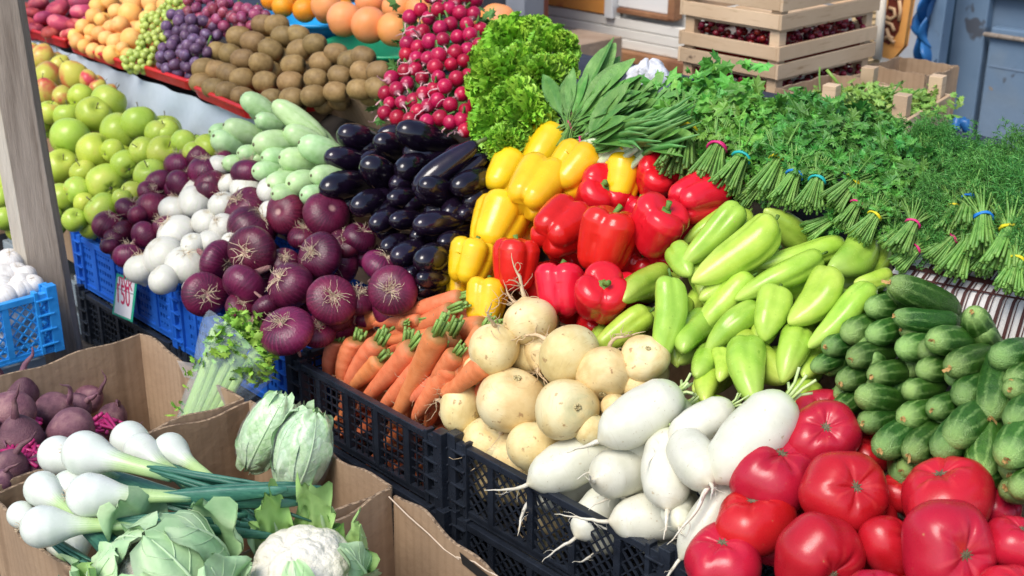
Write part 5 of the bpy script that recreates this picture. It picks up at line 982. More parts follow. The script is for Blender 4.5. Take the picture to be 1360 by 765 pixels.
# ---------------------------------------------------------------- back row: trays, grapes, bowls, radishes, lettuce
m_redpl = mat('red_plastic', [(.3, (.46, .012, .014)), (.7, (.60, .02, .022))], 9, .35, .1, 40)
m_greenpl = mat('green_plastic', [(.3, (.01, .28, .12)), (.7, (.02, .38, .17))], 9, .35, .1, 40)
m_bowlblue = mat('blue_bowl_plastic', [(.3, (.01, .28, .62)), (.7, (.02, .38, .75))], 9, .35, .1, 40)
def tray(P3, label, back=None, lift=-.006):
    a = at_slope(*P3[0], lift)[0]; b_, c = [at_z(x, y, a.z) for x, y in P3[1:]]; NRM = Vector((0, 0, 1)); d = a + (c - b_); o = empty('tray', label, 'tray', 'red trays of fruit', (a + c) / 2); Q = [a, b_, c, d]; pts = []
    for i in range(4):
        p, q, s = Q[i - 1], Q[i], Q[(i + 1) % 4]; e1, e2 = (p - q).normalized(), (s - q).normalized(); rr = .03
        for t in np.linspace(0, 1, 5): pts.append(q + e1 * rr * (1 - t) ** 2 + e2 * rr * t ** 2)
    m_ = (a + c) / 2; V = [tuple(p - m_ + NRM * .012) for p in pts] + [tuple((p - m_) * 1.02 + NRM * .010) for p in pts] + [tuple((p - m_) * .97 - NRM * .012) for p in pts] + [tuple((p - m_) * .96 - NRM * .010) for p in pts]
    n = len(pts); b = MB(); Fq = []
    for i in range(n): j = (i + 1) % n; Fq += [(i, j, n + j, n + i), (n + i, n + j, 2 * n + j, 2 * n + i), (3 * n + i, 3 * n + j, j, i)]
    Fq += [tuple(3 * n + i for i in range(n)), tuple(2 * n + i for i in range(n))[::-1]]; b.add(V, Fq); b.obj('dish', m_redpl, o); r_ = MB(); r_.tube([V[i] for i in range(n)] + [V[0]], .006, 7); r_.obj('rim', m_redpl, o, True); return o
tray([(36, 44), (88, 60), (160, 20)], 'red plastic tray under the flat peaches')
tray([(91, 63), (166, 89), (235, 45)], 'red plastic tray under the apricots')
tray([(170, 88), (254, 116), (345, 60)], 'red plastic tray under the grapes')
tray([(255, 121), (328, 153), (514, 129)], 'red plastic tray under the kiwis')
# sheet hanging down the front of that row
m_sheet = mat('pale_printed_sheet', [(.3, (.42, .50, .58)), (.7, (.56, .64, .72))], 5, .45, .2, 12, over=[('spots', 6, .62, .72, (.30, .36, .42)), ('spots', 11, .66, .72, (.16, .17, .20))])
va, vb = at_slope(20, 44, -.04)[0], at_slope(345, 162, -.04)[0]
b = MB(); n, k = 60, 12; g = np.zeros((k, n, 3))
for i in range(k):
    for j in range(n):
        s, q = j / (n - 1), i / (k - 1); p = va.lerp(vb, s) - Vector((0, 0, .24 * q)) - BD * (.012 * math.sin(22 * s + 3 * q) * q + .02 * q + .006 * math.sin(55 * s + 9 * q)); g[i, j] = tuple(p)
b.grid(g); b.grid((g + np.array(BD) * .002)[:, ::-1]); b.obj('plastic_sheet', m_sheet, None, True, label='pale blue printed sheet hanging below the red trays, behind the apples', cat='plastic sheet')
def grape_bunch(x, y, rx, ry, n, gw, m, label, group, seed, ang=0, lift=.02):
    X, Y = px(1, x, y); p, t = at_slope(X, Y, lift); s = ZS / F * t; r = seedrand(seed); o = empty('grape_bunch', label, 'grapes', group, p)
    me = GR.setdefault(m.name, sphere(.5, 1.1, 10, 14).mesh('grape', m)); pts = []
    ex_, ey_ = AD, UPS; tries = 0
    while len(pts) < n and tries < 4000:
        tries += 1; q = r.normal(size=3); q /= np.linalg.norm(q); q *= r.uniform(.55, 1.0) ** .5; 
        if q[2] < -.3: continue
        v = (-rt * q[0] * rx * s) + (up * q[1] * ry * s) + (-fw * q[2] * min(rx, ry) * .7 * s)
        if all((v - w).length > gw * s * .78 for w in pts): pts.append(v)
    for i, v in enumerate(pts):
        c = bpy.data.objects.new('grape', me); C.objects.link(c); c.parent = o; k = gw * s * r.uniform(.9, 1.08); c.matrix_local = Matrix.Translation(v) @ frame(Vector(r.normal(size=3)), 0).to_4x4() @ Matrix.Scale(k, 4)
    b = MB(); b.tube([(0, 0, -.01), tuple(UPS * ry * s * .6), tuple(UPS * ry * s * 1.25 + NRM * .02)], .0022, 6)
    for v in pts[::3]: b.tube([tuple(v * .25), tuple(v * .8)], .0010, 4)
    b.obj('stalk', m_stemgreen, o)
GR = {}
for n, (x, y, rx, ry, c, lb) in enumerate([(695, 38, 70, 55, 44, 'uppermost green grape bunch, against the apricots'), (625, 105, 75, 60, 46, 'green grape bunch in the middle, beside the dark grapes'), (600, 190, 65, 62, 42, 'green grape bunch below the middle one'), (540, 240, 66, 45, 32, 'lowest green grape bunch spilling over the tray edge')]):
    grape_bunch(x, y, rx, ry, c, 28, m_ggrape, lb, 'green grapes on the tray', 300 + n)
for n, (x, y, rx, ry, c, m, lb) in enumerate([(710, 110, 70, 65, 22, m_bgrape, 'dark blue grape bunch beside the green grapes'), (690, 225, 68, 80, 28, m_bgrape, 'lowest dark grape bunch hanging over the tray edge'), (765, 230, 62, 85, 26, m_bgrape, 'dark grape bunch right next to the kiwis'), (790, 130, 80, 70, 28, m_bgrape, 'dusky grape bunch in the middle of the pile'), (795, 45, 78, 62, 26, m_rgrape, 'rosy grape bunch at the top of the pile'), (885, 75, 80, 75, 30, m_rgrape, 'rosy grape bunch above the kiwis'), (985, 70, 70, 42, 22, m_rgrape, 'blurred red grape bunch behind the kiwis')]):
    grape_bunch(x, y, rx, ry, c, 46, m, lb, 'dark grapes on the tray', 320 + n)
def bowl(cx, cy, rpx, depth, m, label, hgt=.055):
    p = at_depth(cx, cy, depth); R = rpx / F * depth; b = MB(); pr = [(.45, -hgt), (.80, -hgt * .85), (.96, -.01), (1.0, -.002), (1.06, .0), (1.07, -.006), (1.02, -.012), (.985, -.02), (.84, -hgt * .95), (.45, -hgt - .006)]
    seg = 48; V = [(R * q * math.cos(2 * PI * k / seg), R * q * math.sin(2 * PI * k / seg), z) for q, z in pr for k in range(seg)]; m_ = len(pr)
    b.add(V, [(i * seg + k, i * seg + (k + 1) % seg, (i + 1) * seg + (k + 1) % seg, (i + 1) * seg + k) for i in range(m_ - 1) for k in range(seg)] + [tuple(range(seg)), tuple((m_ - 1) * seg + k for k in range(seg))[::-1]])
    o = b.obj('bowl', m, None, True, label=label, cat='bowl', group='bowls of citrus fruit'); o.location = p; return o
bowl(432, 17, 84, 3.3, m_bowlblue, 'wide blue plastic bowl of oranges'); bowl(522, 56, 88, 3.08, m_greenpl, 'wide green plastic bowl of grapefruits')
for x, y, w in [(1105, 25, 84), (1190, 40, 92), (1272, 48, 86), (1250, -8, 84), (1150, -15, 84), (1330, 20, 84), (1060, 0, 80)]: put('orange', 1, x, y, w, rnd.uniform(0, 180), rnd.uniform(-60, 60), depth=3.27 - (y + 10) * .0012, heap='orange')
label_heap('orange', 'bright orange in the blue bowl', 'orange', 'oranges in the blue bowl')
for x, y, w, d in [(50, 75, 132, 2.78), (148, 98, 138, 2.74), (250, 115, 138, 2.72), (150, 12, 110, 2.86), (262, 28, 126, 2.82), (350, 45, 126, 2.80), (-20, 20, 116, 2.86), (340, 110, 120, 2.74)]: put('grapefruit', 2, x, y, w, rnd.uniform(0, 180), rnd.uniform(-60, 60), depth=d + .23, heap='grapefruit')
label_heap('grapefruit', 'pinkish grapefruit in the green bowl', 'grapefruit', 'grapefruits in the green bowl')
for x, y, w, lb in [(650, 82, 140, 'lone grapefruit behind the radishes, beside the lettuce'), (560, 70, 90, 'small part of a grapefruit just behind the radish leaves')]:
    tag(put('grapefruit', 2, x, y, w, 80, 20, depth=3.05, heap='single_fruit'), lb, 'grapefruit', 'grapefruits behind the radishes')
sh = empty('fruit_shelf', 'dark navy covered shelf under the citrus bowls', 'shelf', None, W(2.05, 2.4, .95)); b = MB(); b.box((0, 0, .05), (.55, 2.6, .10), Matrix.Rotation(a43, 3, 'Z')); b.obj('shelf_board', mat('navy_cover', [(.3, (.012, .017, .035)), (.7, (.03, .038, .065))], 5, .6, .3, 15), sh, bevel=.004)

def inpoly(x, y, P):
    c = False; j = len(P) - 1
    for i in range(len(P)):
        if (P[i][1] > y) != (P[j][1] > y) and x < (P[j][0] - P[i][0]) * (y - P[i][1]) / (P[j][1] - P[i][1]) + P[i][0]: c = not c
        j = i
    return c
# radishes
m_radleaf = mat('radish_leaf', [(.3, (.05, .15, .025)), (.7, (.13, .27, .06))], 6, .6, .2, 20, island=.2)
RP = [(360, -20), (560, -20), (600, 80), (590, 140), (600, 330), (592, 500), (520, 515), (290, 482), (205, 440), (205, 360), (285, 210), (305, 60)]
r = seedrand(77); pts = []
for k in range(16000):
    x, y = r.uniform(195, 605), r.uniform(-25, 520)
    if inpoly(x, y, RP) and all((x - a) ** 2 + (y - c) ** 2 > 41 ** 2 for a, c in pts): pts.append((x, y))
cent = [pts[i] for i in range(0, len(pts), 9)]
for _ in range(8):
    own = [min(range(len(cent)), key=lambda i: (p[0] - cent[i][0]) ** 2 + (p[1] - cent[i][1]) ** 2) for p in pts]; cent = [tuple(np.mean([p for p, q in zip(pts, own) if q == i] or [cent[i]], axis=0)) for i in range(len(cent))]
rm = [V_stone(i, m_radish, 1.0, 'radish', .02)[0] for i in range(2)]; rr_ = []
for k in range(4): c = MB(); P = curvy(r, (0, 0, -.48), (r.uniform(-.5, .5), r.uniform(-.5, .5), -1), r.uniform(1.0, 2.2), .3, 10, .05); c.tube(P, np.linspace(.07, .012, len(P)), 5); rr_.append(c.mesh('root', m_radroot))
HEAPS['radish_bunch'] = []
for i, cc in enumerate(cent):
    if i not in own: continue
    X, Y = px(2, *cc); p0, t0 = at_slope(X, Y, .02); o = empty('radish_bunch', None, 'radishes', 'bunches of radishes heaped at the back', p0); b = MB()
    for p, q in zip(pts, own):
        if q != i: continue
        X1, Y1 = px(2, *p); hgt = .05 * (1 - abs(p[0] - 420) / 260) + r.uniform(0, .025); P1, t1 = at_slope(X1, Y1, hgt); w = r.uniform(55, 67) * ZS / F * t1
        c = bpy.data.objects.new('radish', rm[r.randint(2)]); C.objects.link(c); c.parent = o; d = axis(r.uniform(20, 120), r.uniform(-60, 40)); c.matrix_local = Matrix.Translation(P1 - p0) @ frame(d, r.uniform(0, 6)).to_4x4() @ Matrix.Scale(w, 4)
        e = bpy.data.objects.new('root', rr_[r.randint(4)]); C.objects.link(e); e.parent = c
        if r.rand() < .5: b.tube([tuple(P1 - p0 + d * w * .4), tuple(P1 - p0 + d * w * .9), tuple((P1 - p0) * .5 - NRM * .03)], .0022, 5)
    leafclump(b, tuple(-NRM * .02), 12, .014, .024, r); b.obj('leaves', m_radleaf, o)
    HEAPS['radish_bunch'].append((o, X, Y, 45, None))
label_heap('radish_bunch', 'bunch of pink radishes', 'radishes', 'bunches of radishes heaped at the back')
b = MB(); pb = at_slope(*px(2, 400, 300), -.05)[0]
for k in range(30): 
    q = pts[k * 3 % len(pts)]; p1 = at_slope(*px(2, *q), -.012)[0]; leafclump(b, tuple(p1 - pb), 7, .022, .014, r)
for k in range(16): p1 = at_slope(*px(2, 585 + r.uniform(-20, 20), 60 + k * 16), .01)[0]; leafclump(b, tuple(p1 - pb), 5, .013, .010, r)
o = b.obj('radish_leaves', m_radleaf, None, False, label='loose green radish leaves under and beside the radishes', cat='radish leaves', kind='stuff'); o.location = pb

# frilly lettuce
m_let = mat('frilly_lettuce', [(.3, (.19, .45, .025)), (.6, (.32, .60, .055)), (.8, (.50, .74, .13))], 3.0, .42, .2, 25, island=.22, val=.08, sss=.0)
def V_lettuce(s):
    r = seedrand(s); b = MB(); N = 95
    for k in range(N):
        ph = math.acos(1 - 1.35 * (k + .5) / N); az = k * 2.39996 + r.uniform(-.3, .3); d = np.array([math.sin(ph) * math.cos(az), math.sin(ph) * math.sin(az), math.cos(ph)]); 
        x = np.cross(d, r.normal(size=3)); x /= np.linalg.norm(x); y = np.cross(d, x); rad = r.uniform(.40, .52); ph2 = r.uniform(0, 6.28, 3); n, m_ = 6, 26; wid = r.uniform(.16, .24); g = np.zeros((n, m_, 3)); f1, f2 = r.uniform(9, 13), r.uniform(20, 27)
        for i in range(n):
            q = i / (n - 1)
            for j in range(m_):
                u = -1 + 2 * j / (m_ - 1); e = q ** 1.5
                off = e * (.045 * math.sin(f1 * u + ph2[0]) + .028 * math.sin(f2 * u + ph2[1]) + .016 * math.sin(43 * u + ph2[2]))
                g[i, j] = d * (rad * (.45 + .55 * q) - .05 * u * u + e * .018 * math.sin(31 * u + ph2[1])) + x * u * wid * (.25 + .75 * q) + y * (off + .09 * q * q)
        b.grid(g)
    return b.mesh('lettuce', m_let), []
kind('lettuce', 1.0, [V_lettuce(i) for i in range(3)])
for x, y, w, l, lb in [(715, 190, 290, .02, 'frilly lettuce head at the top beside the grapefruit'), (860, 200, 230, .015, 'frilly lettuce head behind, next to the sorrel leaves'), (680, 330, 310, .04, 'frilly lettuce head in the middle, against the radishes'), (815, 330, 260, .035, 'frilly lettuce head touching the sorrel bunches'), (655, 480, 250, .03, 'lower lettuce head near the eggplants'), (770, 460, 270, .035, 'lowest lettuce head, just above the yellow peppers'), (610, 240, 170, .01, 'small lettuce head squeezed against the radishes'), (790, 140, 190, .0, 'small lettuce head crowning the pile'), (690, 560, 190, .03, 'lettuce scrap behind the yellow peppers, darkest of all'), (755, 260, 220, .045, 'lettuce head bulging out in the upper middle'), (900, 270, 150, .01, 'small lettuce head tucked under the sorrel leaves'), (730, 400, 230, .055, 'lettuce head bulging out in the lower middle')]:
    tag(put('lettuce', 2, x, y + 8, w * .94, 100, 50, l, heap='lettuce'), lb, 'lettuce', 'frilly lettuces heaped beside the radishes')

# ---------------------------------------------------------------- tied herbs
m_hstem = mat('herb_stems', [(.3, (.09, .22, .035)), (.6, (.17, .33, .065)), (.8, (.28, .43, .13))], 6, .45, .15, 30, val=.15, island=.2)
m_pars = mat('parsley_leaf', [(.3, (.048, .185, .026)), (.6, (.10, .30, .046)), (.8, (.19, .43, .09))], 4, .42, .2, 20, hue=.012, val=.18, island=.30)
m_cor = mat('coriander_leaf', [(.3, (.065, .23, .025)), (.6, (.12, .33, .045)), (.8, (.22, .43, .09))], 4, .42, .2, 20, hue=.012, val=.15, island=.30)
m_dill = mat('dill_frond', [(.3, (.05, .20, .036)), (.6, (.09, .30, .055)), (.8, (.17, .40, .09))], 6, .5, 0, hue=.01, val=.15, island=.22)
m_sor = mat('sorrel_leaf', [(.3, (.07, .22, .035)), (.6, (.14, .33, .065)), (.8, (.27, .46, .15))], 2.2, .42, .25, 14, val=.14, island=.22)
m_band = {k: flat(k + '_rubber_band', c, .45) for k, c in dict(yellow=(.80, .66, .02), pink=(.70, .03, .20), teal=(.02, .45, .45), blue=(.02, .22, .70)).items()}
def needle(b, p, d, l, w, r):
    d = d / (np.linalg.norm(d) + 1e-9); x = np.cross(d, r.normal(size=3)); x /= np.linalg.norm(x) + 1e-9; b.add([p - x * w, p + x * w, p + d * l], [(0, 1, 2)])
def V_herb(kind_, s):
    """tie at the origin, cut stems towards -z, leaves towards +z"""
    r = seedrand(s); st_ = MB(); lf = MB(); n = 52 if kind_ != 'sorrel' else 18; thick = .036 if kind_ == 'dill' else .027
    for k in range(n):
        a_ = r.uniform(0, 6.28); q = math.sqrt(r.uniform(0, 1)); x, y = q * math.cos(a_), q * math.sin(a_); l = r.uniform(.86, 1.08)
        P = [(x * (.17 + .27 * u ** 1.2) * 1.0, y * (.14 + .17 * u ** 1.3), -l * u) for u in np.linspace(1, 0, 5)]; fx, fy, l2 = x * r.uniform(.35, .8), y * r.uniform(.2, .5), r.uniform(.3, .75)
        P += [(x * .17 + fx * u ** 1.2, y * .14 + fy * u ** 1.2, l2 * u) for u in (.25, .5, .75, 1)]; st_.tube(P, [thick] * 5 + [thick * .9, thick * .7, thick * .6, thick * .4], 5)
    if kind_ in ('parsley', 'coriander'):
        for k in range(150):
            u = r.uniform(0, 1); wd = .22 + .62 * u; c = np.array([r.normal() * wd * .62, r.uniform(-.46, .22) * (.5 + .6 * u) + .03, .10 + (1.9 if kind_ == 'parsley' else 1.5) * u]); leafclump(lf, c, 2, r.uniform(.18, .28) if kind_ == 'parsley' else r.uniform(.17, .25), .07, r, (0, .9, -.25), 9 if kind_ == 'parsley' else 6, .4)
    elif kind_ == 'dill':
        for k in range(52):
            u = r.uniform(.0, 1); wd = .20 + .55 * u; p0 = np.array([r.normal() * wd * .6, r.uniform(-.40, .30) * (.5 + .6 * u), .0 + 1.3 * u]); d = np.array([r.normal() * .45, r.normal() * .4 + .35, .9]); d /= np.linalg.norm(d); L_ = r.uniform(.4, .8); pts_ = [p0 + d * L_ * q + np.array([0, .08 * q * q, 0]) for q in np.linspace(0, 1, 4)]; lf.tube(pts_, [.010, .008, .006, .003], 3)
            for m_ in range(11):
                q = .15 + .85 * m_ / 11; pb_ = p0 + d * L_ * q; sd = np.cross(d, r.normal(size=3)); sd /= np.linalg.norm(sd); e = d * .7 + sd; e /= np.linalg.norm(e); l1 = .24 * (1.1 - q * .6); needle(lf, pb_, e, l1, .013, r)
                for h_ in range(7): needle(lf, pb_ + e * l1 * (.2 + .12 * h_), e + r.normal(size=3) * .75, r.uniform(.08, .16), .013, r)
    else:
        for k in range(22):
            a_ = -1 + 2 * k / 21; p0 = np.array([a_ * .12, r.uniform(-.08, .1), .1]); d = np.array([a_ * .62 + r.normal() * .14, .22 + r.normal() * .10, 1]); d /= np.linalg.norm(d); L_ = r.uniform(2.2, 3.4); W_ = r.uniform(.26, .42); x = np.cross(d, [0, 1, .2]); x /= np.linalg.norm(x); nn_ = np.cross(x, d); tw = r.uniform(-.7, .7); g = np.zeros((14, 5, 3))
            for i in range(14):
                q = i / 13; w_ = W_ * max(.07, math.sin(PI * min(1, max(0, (q - .25) / .75))) ** .7); xx = x * math.cos(tw * q) + nn_ * math.sin(tw * q)
                for j in range(5): e = -1 + j / 2; g[i, j] = p0 + d * L_ * q + xx * e * w_ + nn_ * (.10 * abs(e) * w_ * 5 * .35 - .32 * q * q * r.uniform(.95, 1.05) + .02 * math.sin(8 * q + e * 3 + k))
            lf.grid(g)
    if kind_ in ('parsley', 'coriander'):
        for k in range(26): leafclump(lf, (r.uniform(-.6, .6), r.uniform(-.5, -.26), r.uniform(-.65, .15)), 2, r.uniform(.13, .2), .06, r, (0, .9, -.25), 8, .4)
        for k in range(14): leafclump(lf, (r.normal() * .28, r.uniform(.05, .3), r.uniform(.12, .5)), 2, r.uniform(.12, .18), .05, r, (0, .9, -.25), 8, .4)
    if kind_ == 'dill':
        for k in range(90): q = np.array([r.normal() * .35, r.uniform(-.45, .2), r.uniform(-.5, .5)]); [needle(lf, q, r.normal(size=3), r.uniform(.08, .18), .010, r) for _ in range(8)]
    bd = MB(); P = [(.215 * math.cos(t), .185 * math.sin(t), .03 * math.sin(2 * t + s)) for t in np.linspace(0, 2 * PI, 17)]; bd.tube(P, .032, 6); P = [(.21 * math.cos(t), .18 * math.sin(t), .035 + .02 * math.cos(3 * t)) for t in np.linspace(0, 2 * PI, 17)]; bd.tube(P, .026, 6)
    return st_.mesh('stems', m_hstem), lf.mesh('leaves', dict(parsley=m_pars, coriander=m_cor, dill=m_dill, sorrel=m_sor)[kind_], kind_ == 'sorrel'), bd
HERB = {k: [V_herb(k, 500 + i) for i in range(3)] for k in ('parsley', 'coriander', 'dill', 'sorrel')}
BANDM = {}
def herb(kind_, X, Y, Xe, Ye, color, lb, lift=0.0, width=1.0, back=False, v=0):
    p, t = at_slope(X, Y, lift + .012); q, _ = at_slope(Xe, Ye, lift + .0); d = (p - q); L = d.length
    if kind_ == 'sorrel': pass
    sm, lm, bd = HERB[kind_][v % 3]; o = empty(kind_ + '_bunch', lb, 'herb bunch', 'tied herb bunches heaped on the stall', p); z = d.normalized(); y = (NRM - z * NRM.dot(z)).normalized(); x = y.cross(z)
    o.matrix_world = Matrix.Translation(p) @ Matrix((x, y, z)).transposed().to_4x4() @ Matrix.Diagonal((L * width, L * width, L, 1))
    for nm, me in (('stems', sm), ('leaves', lm)):
        c = bpy.data.objects.new(nm, me); C.objects.link(c); c.parent = o
    if color:
        key = (kind_, v % 3, color)
        if key not in BANDM: BANDM[key] = bd.mesh('rubber_band', m_band[color])
        c = bpy.data.objects.new('rubber_band', BANDM[key]); C.objects.link(c); c.parent = o
    return o
H = 0
for kd, rg, x, y, xe, ye, col, lb, l in [
    ('sorrel', 2, 935, 490, 845, 545, 'pink', 'broad leaved sorrel bunch with a pink band beside the lettuce', .02), ('sorrel', 2, 978, 552, 905, 590, 'pink', 'broad leaved sorrel bunch with a pink band above the spring onions', .035), ('sorrel', 2, 930, 540, 850, 585, 'blue', 'sorrel bunch with a blue band, lying between the pink banded ones', .0),
    ('coriander', 3, 35, 515, -15, 665, 'yellow', 'coriander bunch with a yellow band, nearest the spring onion roots', .04), ('coriander', 3, 155, 578, 100, 705, 'pink', 'coriander bunch with a pink band above the long red pepper', .04), ('coriander', 3, 92, 622, 20, 690, 'yellow', 'coriander bunch with a yellow band, partly under the pink banded one', .0), ('coriander', 3, 250, 615, 175, 735, 'teal', 'coriander bunch with a teal band, third along the row', .04), ('parsley', 3, 318, 720, 240, 790, 'blue', 'parsley bunch lying low with a blue band peeping out', .0),
    ('parsley', 3, 398, 632, 325, 765, 'yellow', 'parsley bunch with a yellow band and long fanned stems', .05), ('parsley', 3, 458, 683, 400, 795, 'blue', 'parsley bunch with a blue band, middle of the stem row', .05), ('parsley', 3, 545, 705, 505, 815, 'teal', 'parsley bunch with a teal band above the green peppers', .05), ('parsley', 3, 685, 705, 590, 800, 'yellow', 'parsley bunch with a yellow band, stems lying sideways', .05), ('parsley', 6, 702, 62, 640, 155, 'pink', 'parsley bunch with a pink band, below the sideways one', .03), ('parsley', 6, 770, 108, 700, 200, 'yellow', 'parsley bunch with a yellow band, lowest before the dill', .03), ('parsley', 6, 600, 120, 500, 175, None, 'parsley bunch lying low, its band hidden, stems towards the peppers', .0),
    ('dill', 6, 920, 138, 855, 245, 'pink', 'dill bunch with a pink band, first of the dill row', .05), ('dill', 6, 935, 235, 850, 305, 'pink', 'dill bunch with a pink band at the cloth edge', .02), ('dill', 6, 850, 170, 790, 215, None, 'dill bunch half under the first pink banded one', .01), ('dill', 6, 1080, 75, 1030, 175, 'yellow', 'dill bunch with a yellow band behind the blue banded one', .05), ('dill', 6, 1025, 122, 960, 215, 'yellow', 'dill bunch with a yellow band, low and half hidden', .02), ('dill', 6, 1140, 40, 1125, 150, 'blue', 'dill bunch with a blue band, uppermost in the dill row', .07), ('dill', 6, 1195, 115, 1190, 250, 'blue', 'dill bunch with a blue band, stems pointing straight down', .06),
    ('dill', 6, 1072, 195, 985, 280, 'pink', 'dill bunch with a pink band above the striped cloth', .03), ('dill', 6, 1130, 215, 1060, 335, None, 'dill bunch with many thick stems over the striped cloth', .03), ('dill', 6, 1300, 165, 1245, 310, 'yellow', 'dill bunch with a yellow band and the longest stems', .06), ('dill', 6, 1325, 280, 1285, 395, 'yellow', 'dill bunch with a yellow band at the picture edge, lowest of all', .05), ('dill', 6, 1390, 200, 1340, 340, 'pink', 'dill bunch beyond the picture edge', .05), ('dill', 6, 1400, 330, 1350, 420, 'yellow', 'dill bunch at the cloth beyond the picture edge', .04), ('dill', 6, 1230, 230, 1170, 330, None, 'dill bunch tucked under the longest stems', .02)]:
    X, Y = px(rg, x, y); Xe, Ye = px(rg, xe, ye); herb(kd, X, Y, Xe, Ye, col, lb, l, 1.15 if kd != 'dill' else 1.05, v=H); H += 1
for n, (x, y, xe, ye) in enumerate([(786, 182, 768, 197), (806, 168, 785, 182), (832, 178, 808, 191), (756, 172, 748, 196), (848, 196, 824, 206), (776, 204, 756, 219)]): herb('sorrel', x, y, xe, ye, None, 'broad leaved sorrel bunch heaped between the lettuce and the coriander, tie hidden', .01 + .004 * n, 1.0, v=n)
# bunches behind, only their tops showing
for n, (kd, x, y, a, l_) in enumerate([('coriander', 880, 174, 78, 20), ('coriander', 906, 166, 78, 20), ('coriander', 932, 164, 78, 20), ('coriander', 958, 154, 62, 20), ('coriander', 984, 168, 70, 20), ('parsley', 1010, 169, 62, 20), ('parsley', 1036, 175, 78, 20), ('parsley', 1062, 183, 78, 20), ('parsley', 1088, 184, 78, 20), ('parsley', 1114, 188, 62, 20), ('parsley', 1140, 188, 78, 20), ('parsley', 1166, 190, 62, 20), ('dill', 1192, 198, 62, 20), ('dill', 1218, 197, 78, 20), ('dill', 1244, 208, 62, 20), ('coriander', 900, 198, 66, 22), ('coriander', 934, 187, 72, 22), ('coriander', 968, 188, 66, 22), ('parsley', 1002, 195, 66, 22), ('parsley', 1036, 201, 72, 22), ('parsley', 1070, 207, 60, 22), ('parsley', 1104, 212, 60, 22), ('parsley', 1138, 206, 66, 22), ('parsley', 1172, 214, 72, 22), ('dill', 1206, 222, 72, 22), ('dill', 1225, 205, 74, 30), ('dill', 1237, 239, 70, 30), ('dill', 1253, 219, 74, 30), ('dill', 1265, 258, 62, 30), ('dill', 1281, 239, 66, 30), ('dill', 1293, 271, 70, 30), ('dill', 1309, 238, 66, 30), ('dill', 1321, 260, 70, 30), ('dill', 1337, 227, 66, 30), ('dill', 1349, 250, 62, 30), ('dill', 1365, 214, 74, 30), ('dill', 1377, 243, 70, 30), ('dill', 1393, 204, 74, 30), ('dill', 1405, 239, 70, 30)]):
    a_ = math.radians(a); herb(kd, x, y, x - l_ * math.cos(a_), y + l_ * math.sin(a_), None, {'coriander': 'loose coriander bunch in the back of the herb heap, stems hidden', 'parsley': 'dark parsley bunch in the back of the herb heap, stems hidden', 'dill': 'feathery dill bunch in the back of the herb heap, stems hidden'}[kd], -.008, 1.25, v=n)
# bundled spring onions with white roots
for n, (x, y, xe, ye, col, lb) in enumerate([(1110, 545, 1010, 585, 'yellow', 'slim spring onion bundle with white ends, yellow band, nearest the sorrel'), (1160, 560, 1070, 620, 'yellow', 'slim spring onion bundle with white ends, lower yellow band'), (1215, 575, 1120, 640, None, 'slim spring onion bundle with white ends, half under the coriander')]):
    X, Y = px(2, x, y); Xe, Ye = px(2, xe, ye); p, t = at_slope(X, Y, .05); q, _ = at_slope(Xe, Ye, .02); L = (p - q).length; z = (p - q).normalized(); yv = (NRM - z * NRM.dot(z)).normalized(); o = empty('spring_onion_bundle', lb, 'spring onions', 'spring onion bundles below the sorrel', p); o.matrix_world = Matrix.Translation(p) @ Matrix((yv.cross(z), yv, z)).transposed().to_4x4() @ Matrix.Scale(L, 4); r = seedrand(900 + n); b1, b2, b3 = MB(), MB(), MB()
    for k in range(17):
        a_ = r.uniform(0, 6.28); qq = math.sqrt(r.uniform(0, 1)); X_, Y_ = qq * math.cos(a_), qq * math.sin(a_)
        b1.tube([(X_ * .72, Y_ * .4, -1 + r.uniform(-.12, .1)), (X_ * .66, Y_ * .38, -.82), (X_ * .44, Y_ * .3, -.4), (X_ * .30, Y_ * .25, 0)], [.06, .13, .10, .085], 7); b2.tube([(X_ * .30, Y_ * .25, 0), (X_ * .42, Y_ * .30 + .05, .5), (X_ * .7, Y_ * .4 + .03, 1.1), (X_ * 1.0, Y_ * .5 - .1, 1.7 + r.uniform(-.3, .5))], [.085, .10, .09, .02], 7, .6)
        for h_ in range(4): Q = curvy(r, (X_ * .72, Y_ * .4, -1.02), (r.normal() * .5, r.normal() * .5, -1), .16, .3, 3); b3.tube(Q, .006, 3)
    b1.obj('white_stems', mat('white_stem', [(.3, (.40, .50, .24)), (.7, (.60, .66, .46))], 6, .35, .1, 30), o, True); b2.obj('leaves', mat('slim_onion_leaf', [(.3, (.07, .23, .05)), (.7, (.16, .36, .10))], 4, .4, .1, 20, island=.2), o, True); b3.obj('roots', m_roots, o)
    if col: b4 = MB(); b4.tube([(.38 * math.cos(t_), .34 * math.sin(t_), .06 * math.sin(2 * t_)) for t_ in np.linspace(0, 2 * PI, 18)], .035, 6); b4.obj('rubber_band', m_band[col], o, True)
# striped cloth under the dill
m_cloth = mat('striped_cloth', [(.3, (.62, .60, .58)), (.7, (.72, .70, .68))], 6, .7, .15, 60)
pa, pb_ = at_slope(*px(6, 835, 335), -.0)[0], at_slope(*px(6, 1360, 436), -.0)[0]; dA = (pb_ - pa); nS = 90
def clothpt(s, q):
    base = pa - dA * .05 + dA * 1.3 * s
    if q < .55: return base + UPS * (.12 * (.55 - q) / .55) - NRM * .012
    k = (q - .55) / .45; return base - NRM * .012 - BD * (.012 * min(1, k * 4) + .02 * k + .008 * math.sin(14 * s) * k) - Vector((0, 0, .20 * k)) + BD * .0
b = MB(); g = np.array([[tuple(clothpt(j / (nS - 1), i / 23)) for j in range(nS)] for i in range(24)]); b.grid(g); b.grid((g - np.array(NRM) * .0015)[:, ::-1])
cl = b.obj('striped_cloth', m_cloth, None, True, label='white cloth with dark brown stripes under the dill bunches', cat='tablecloth')
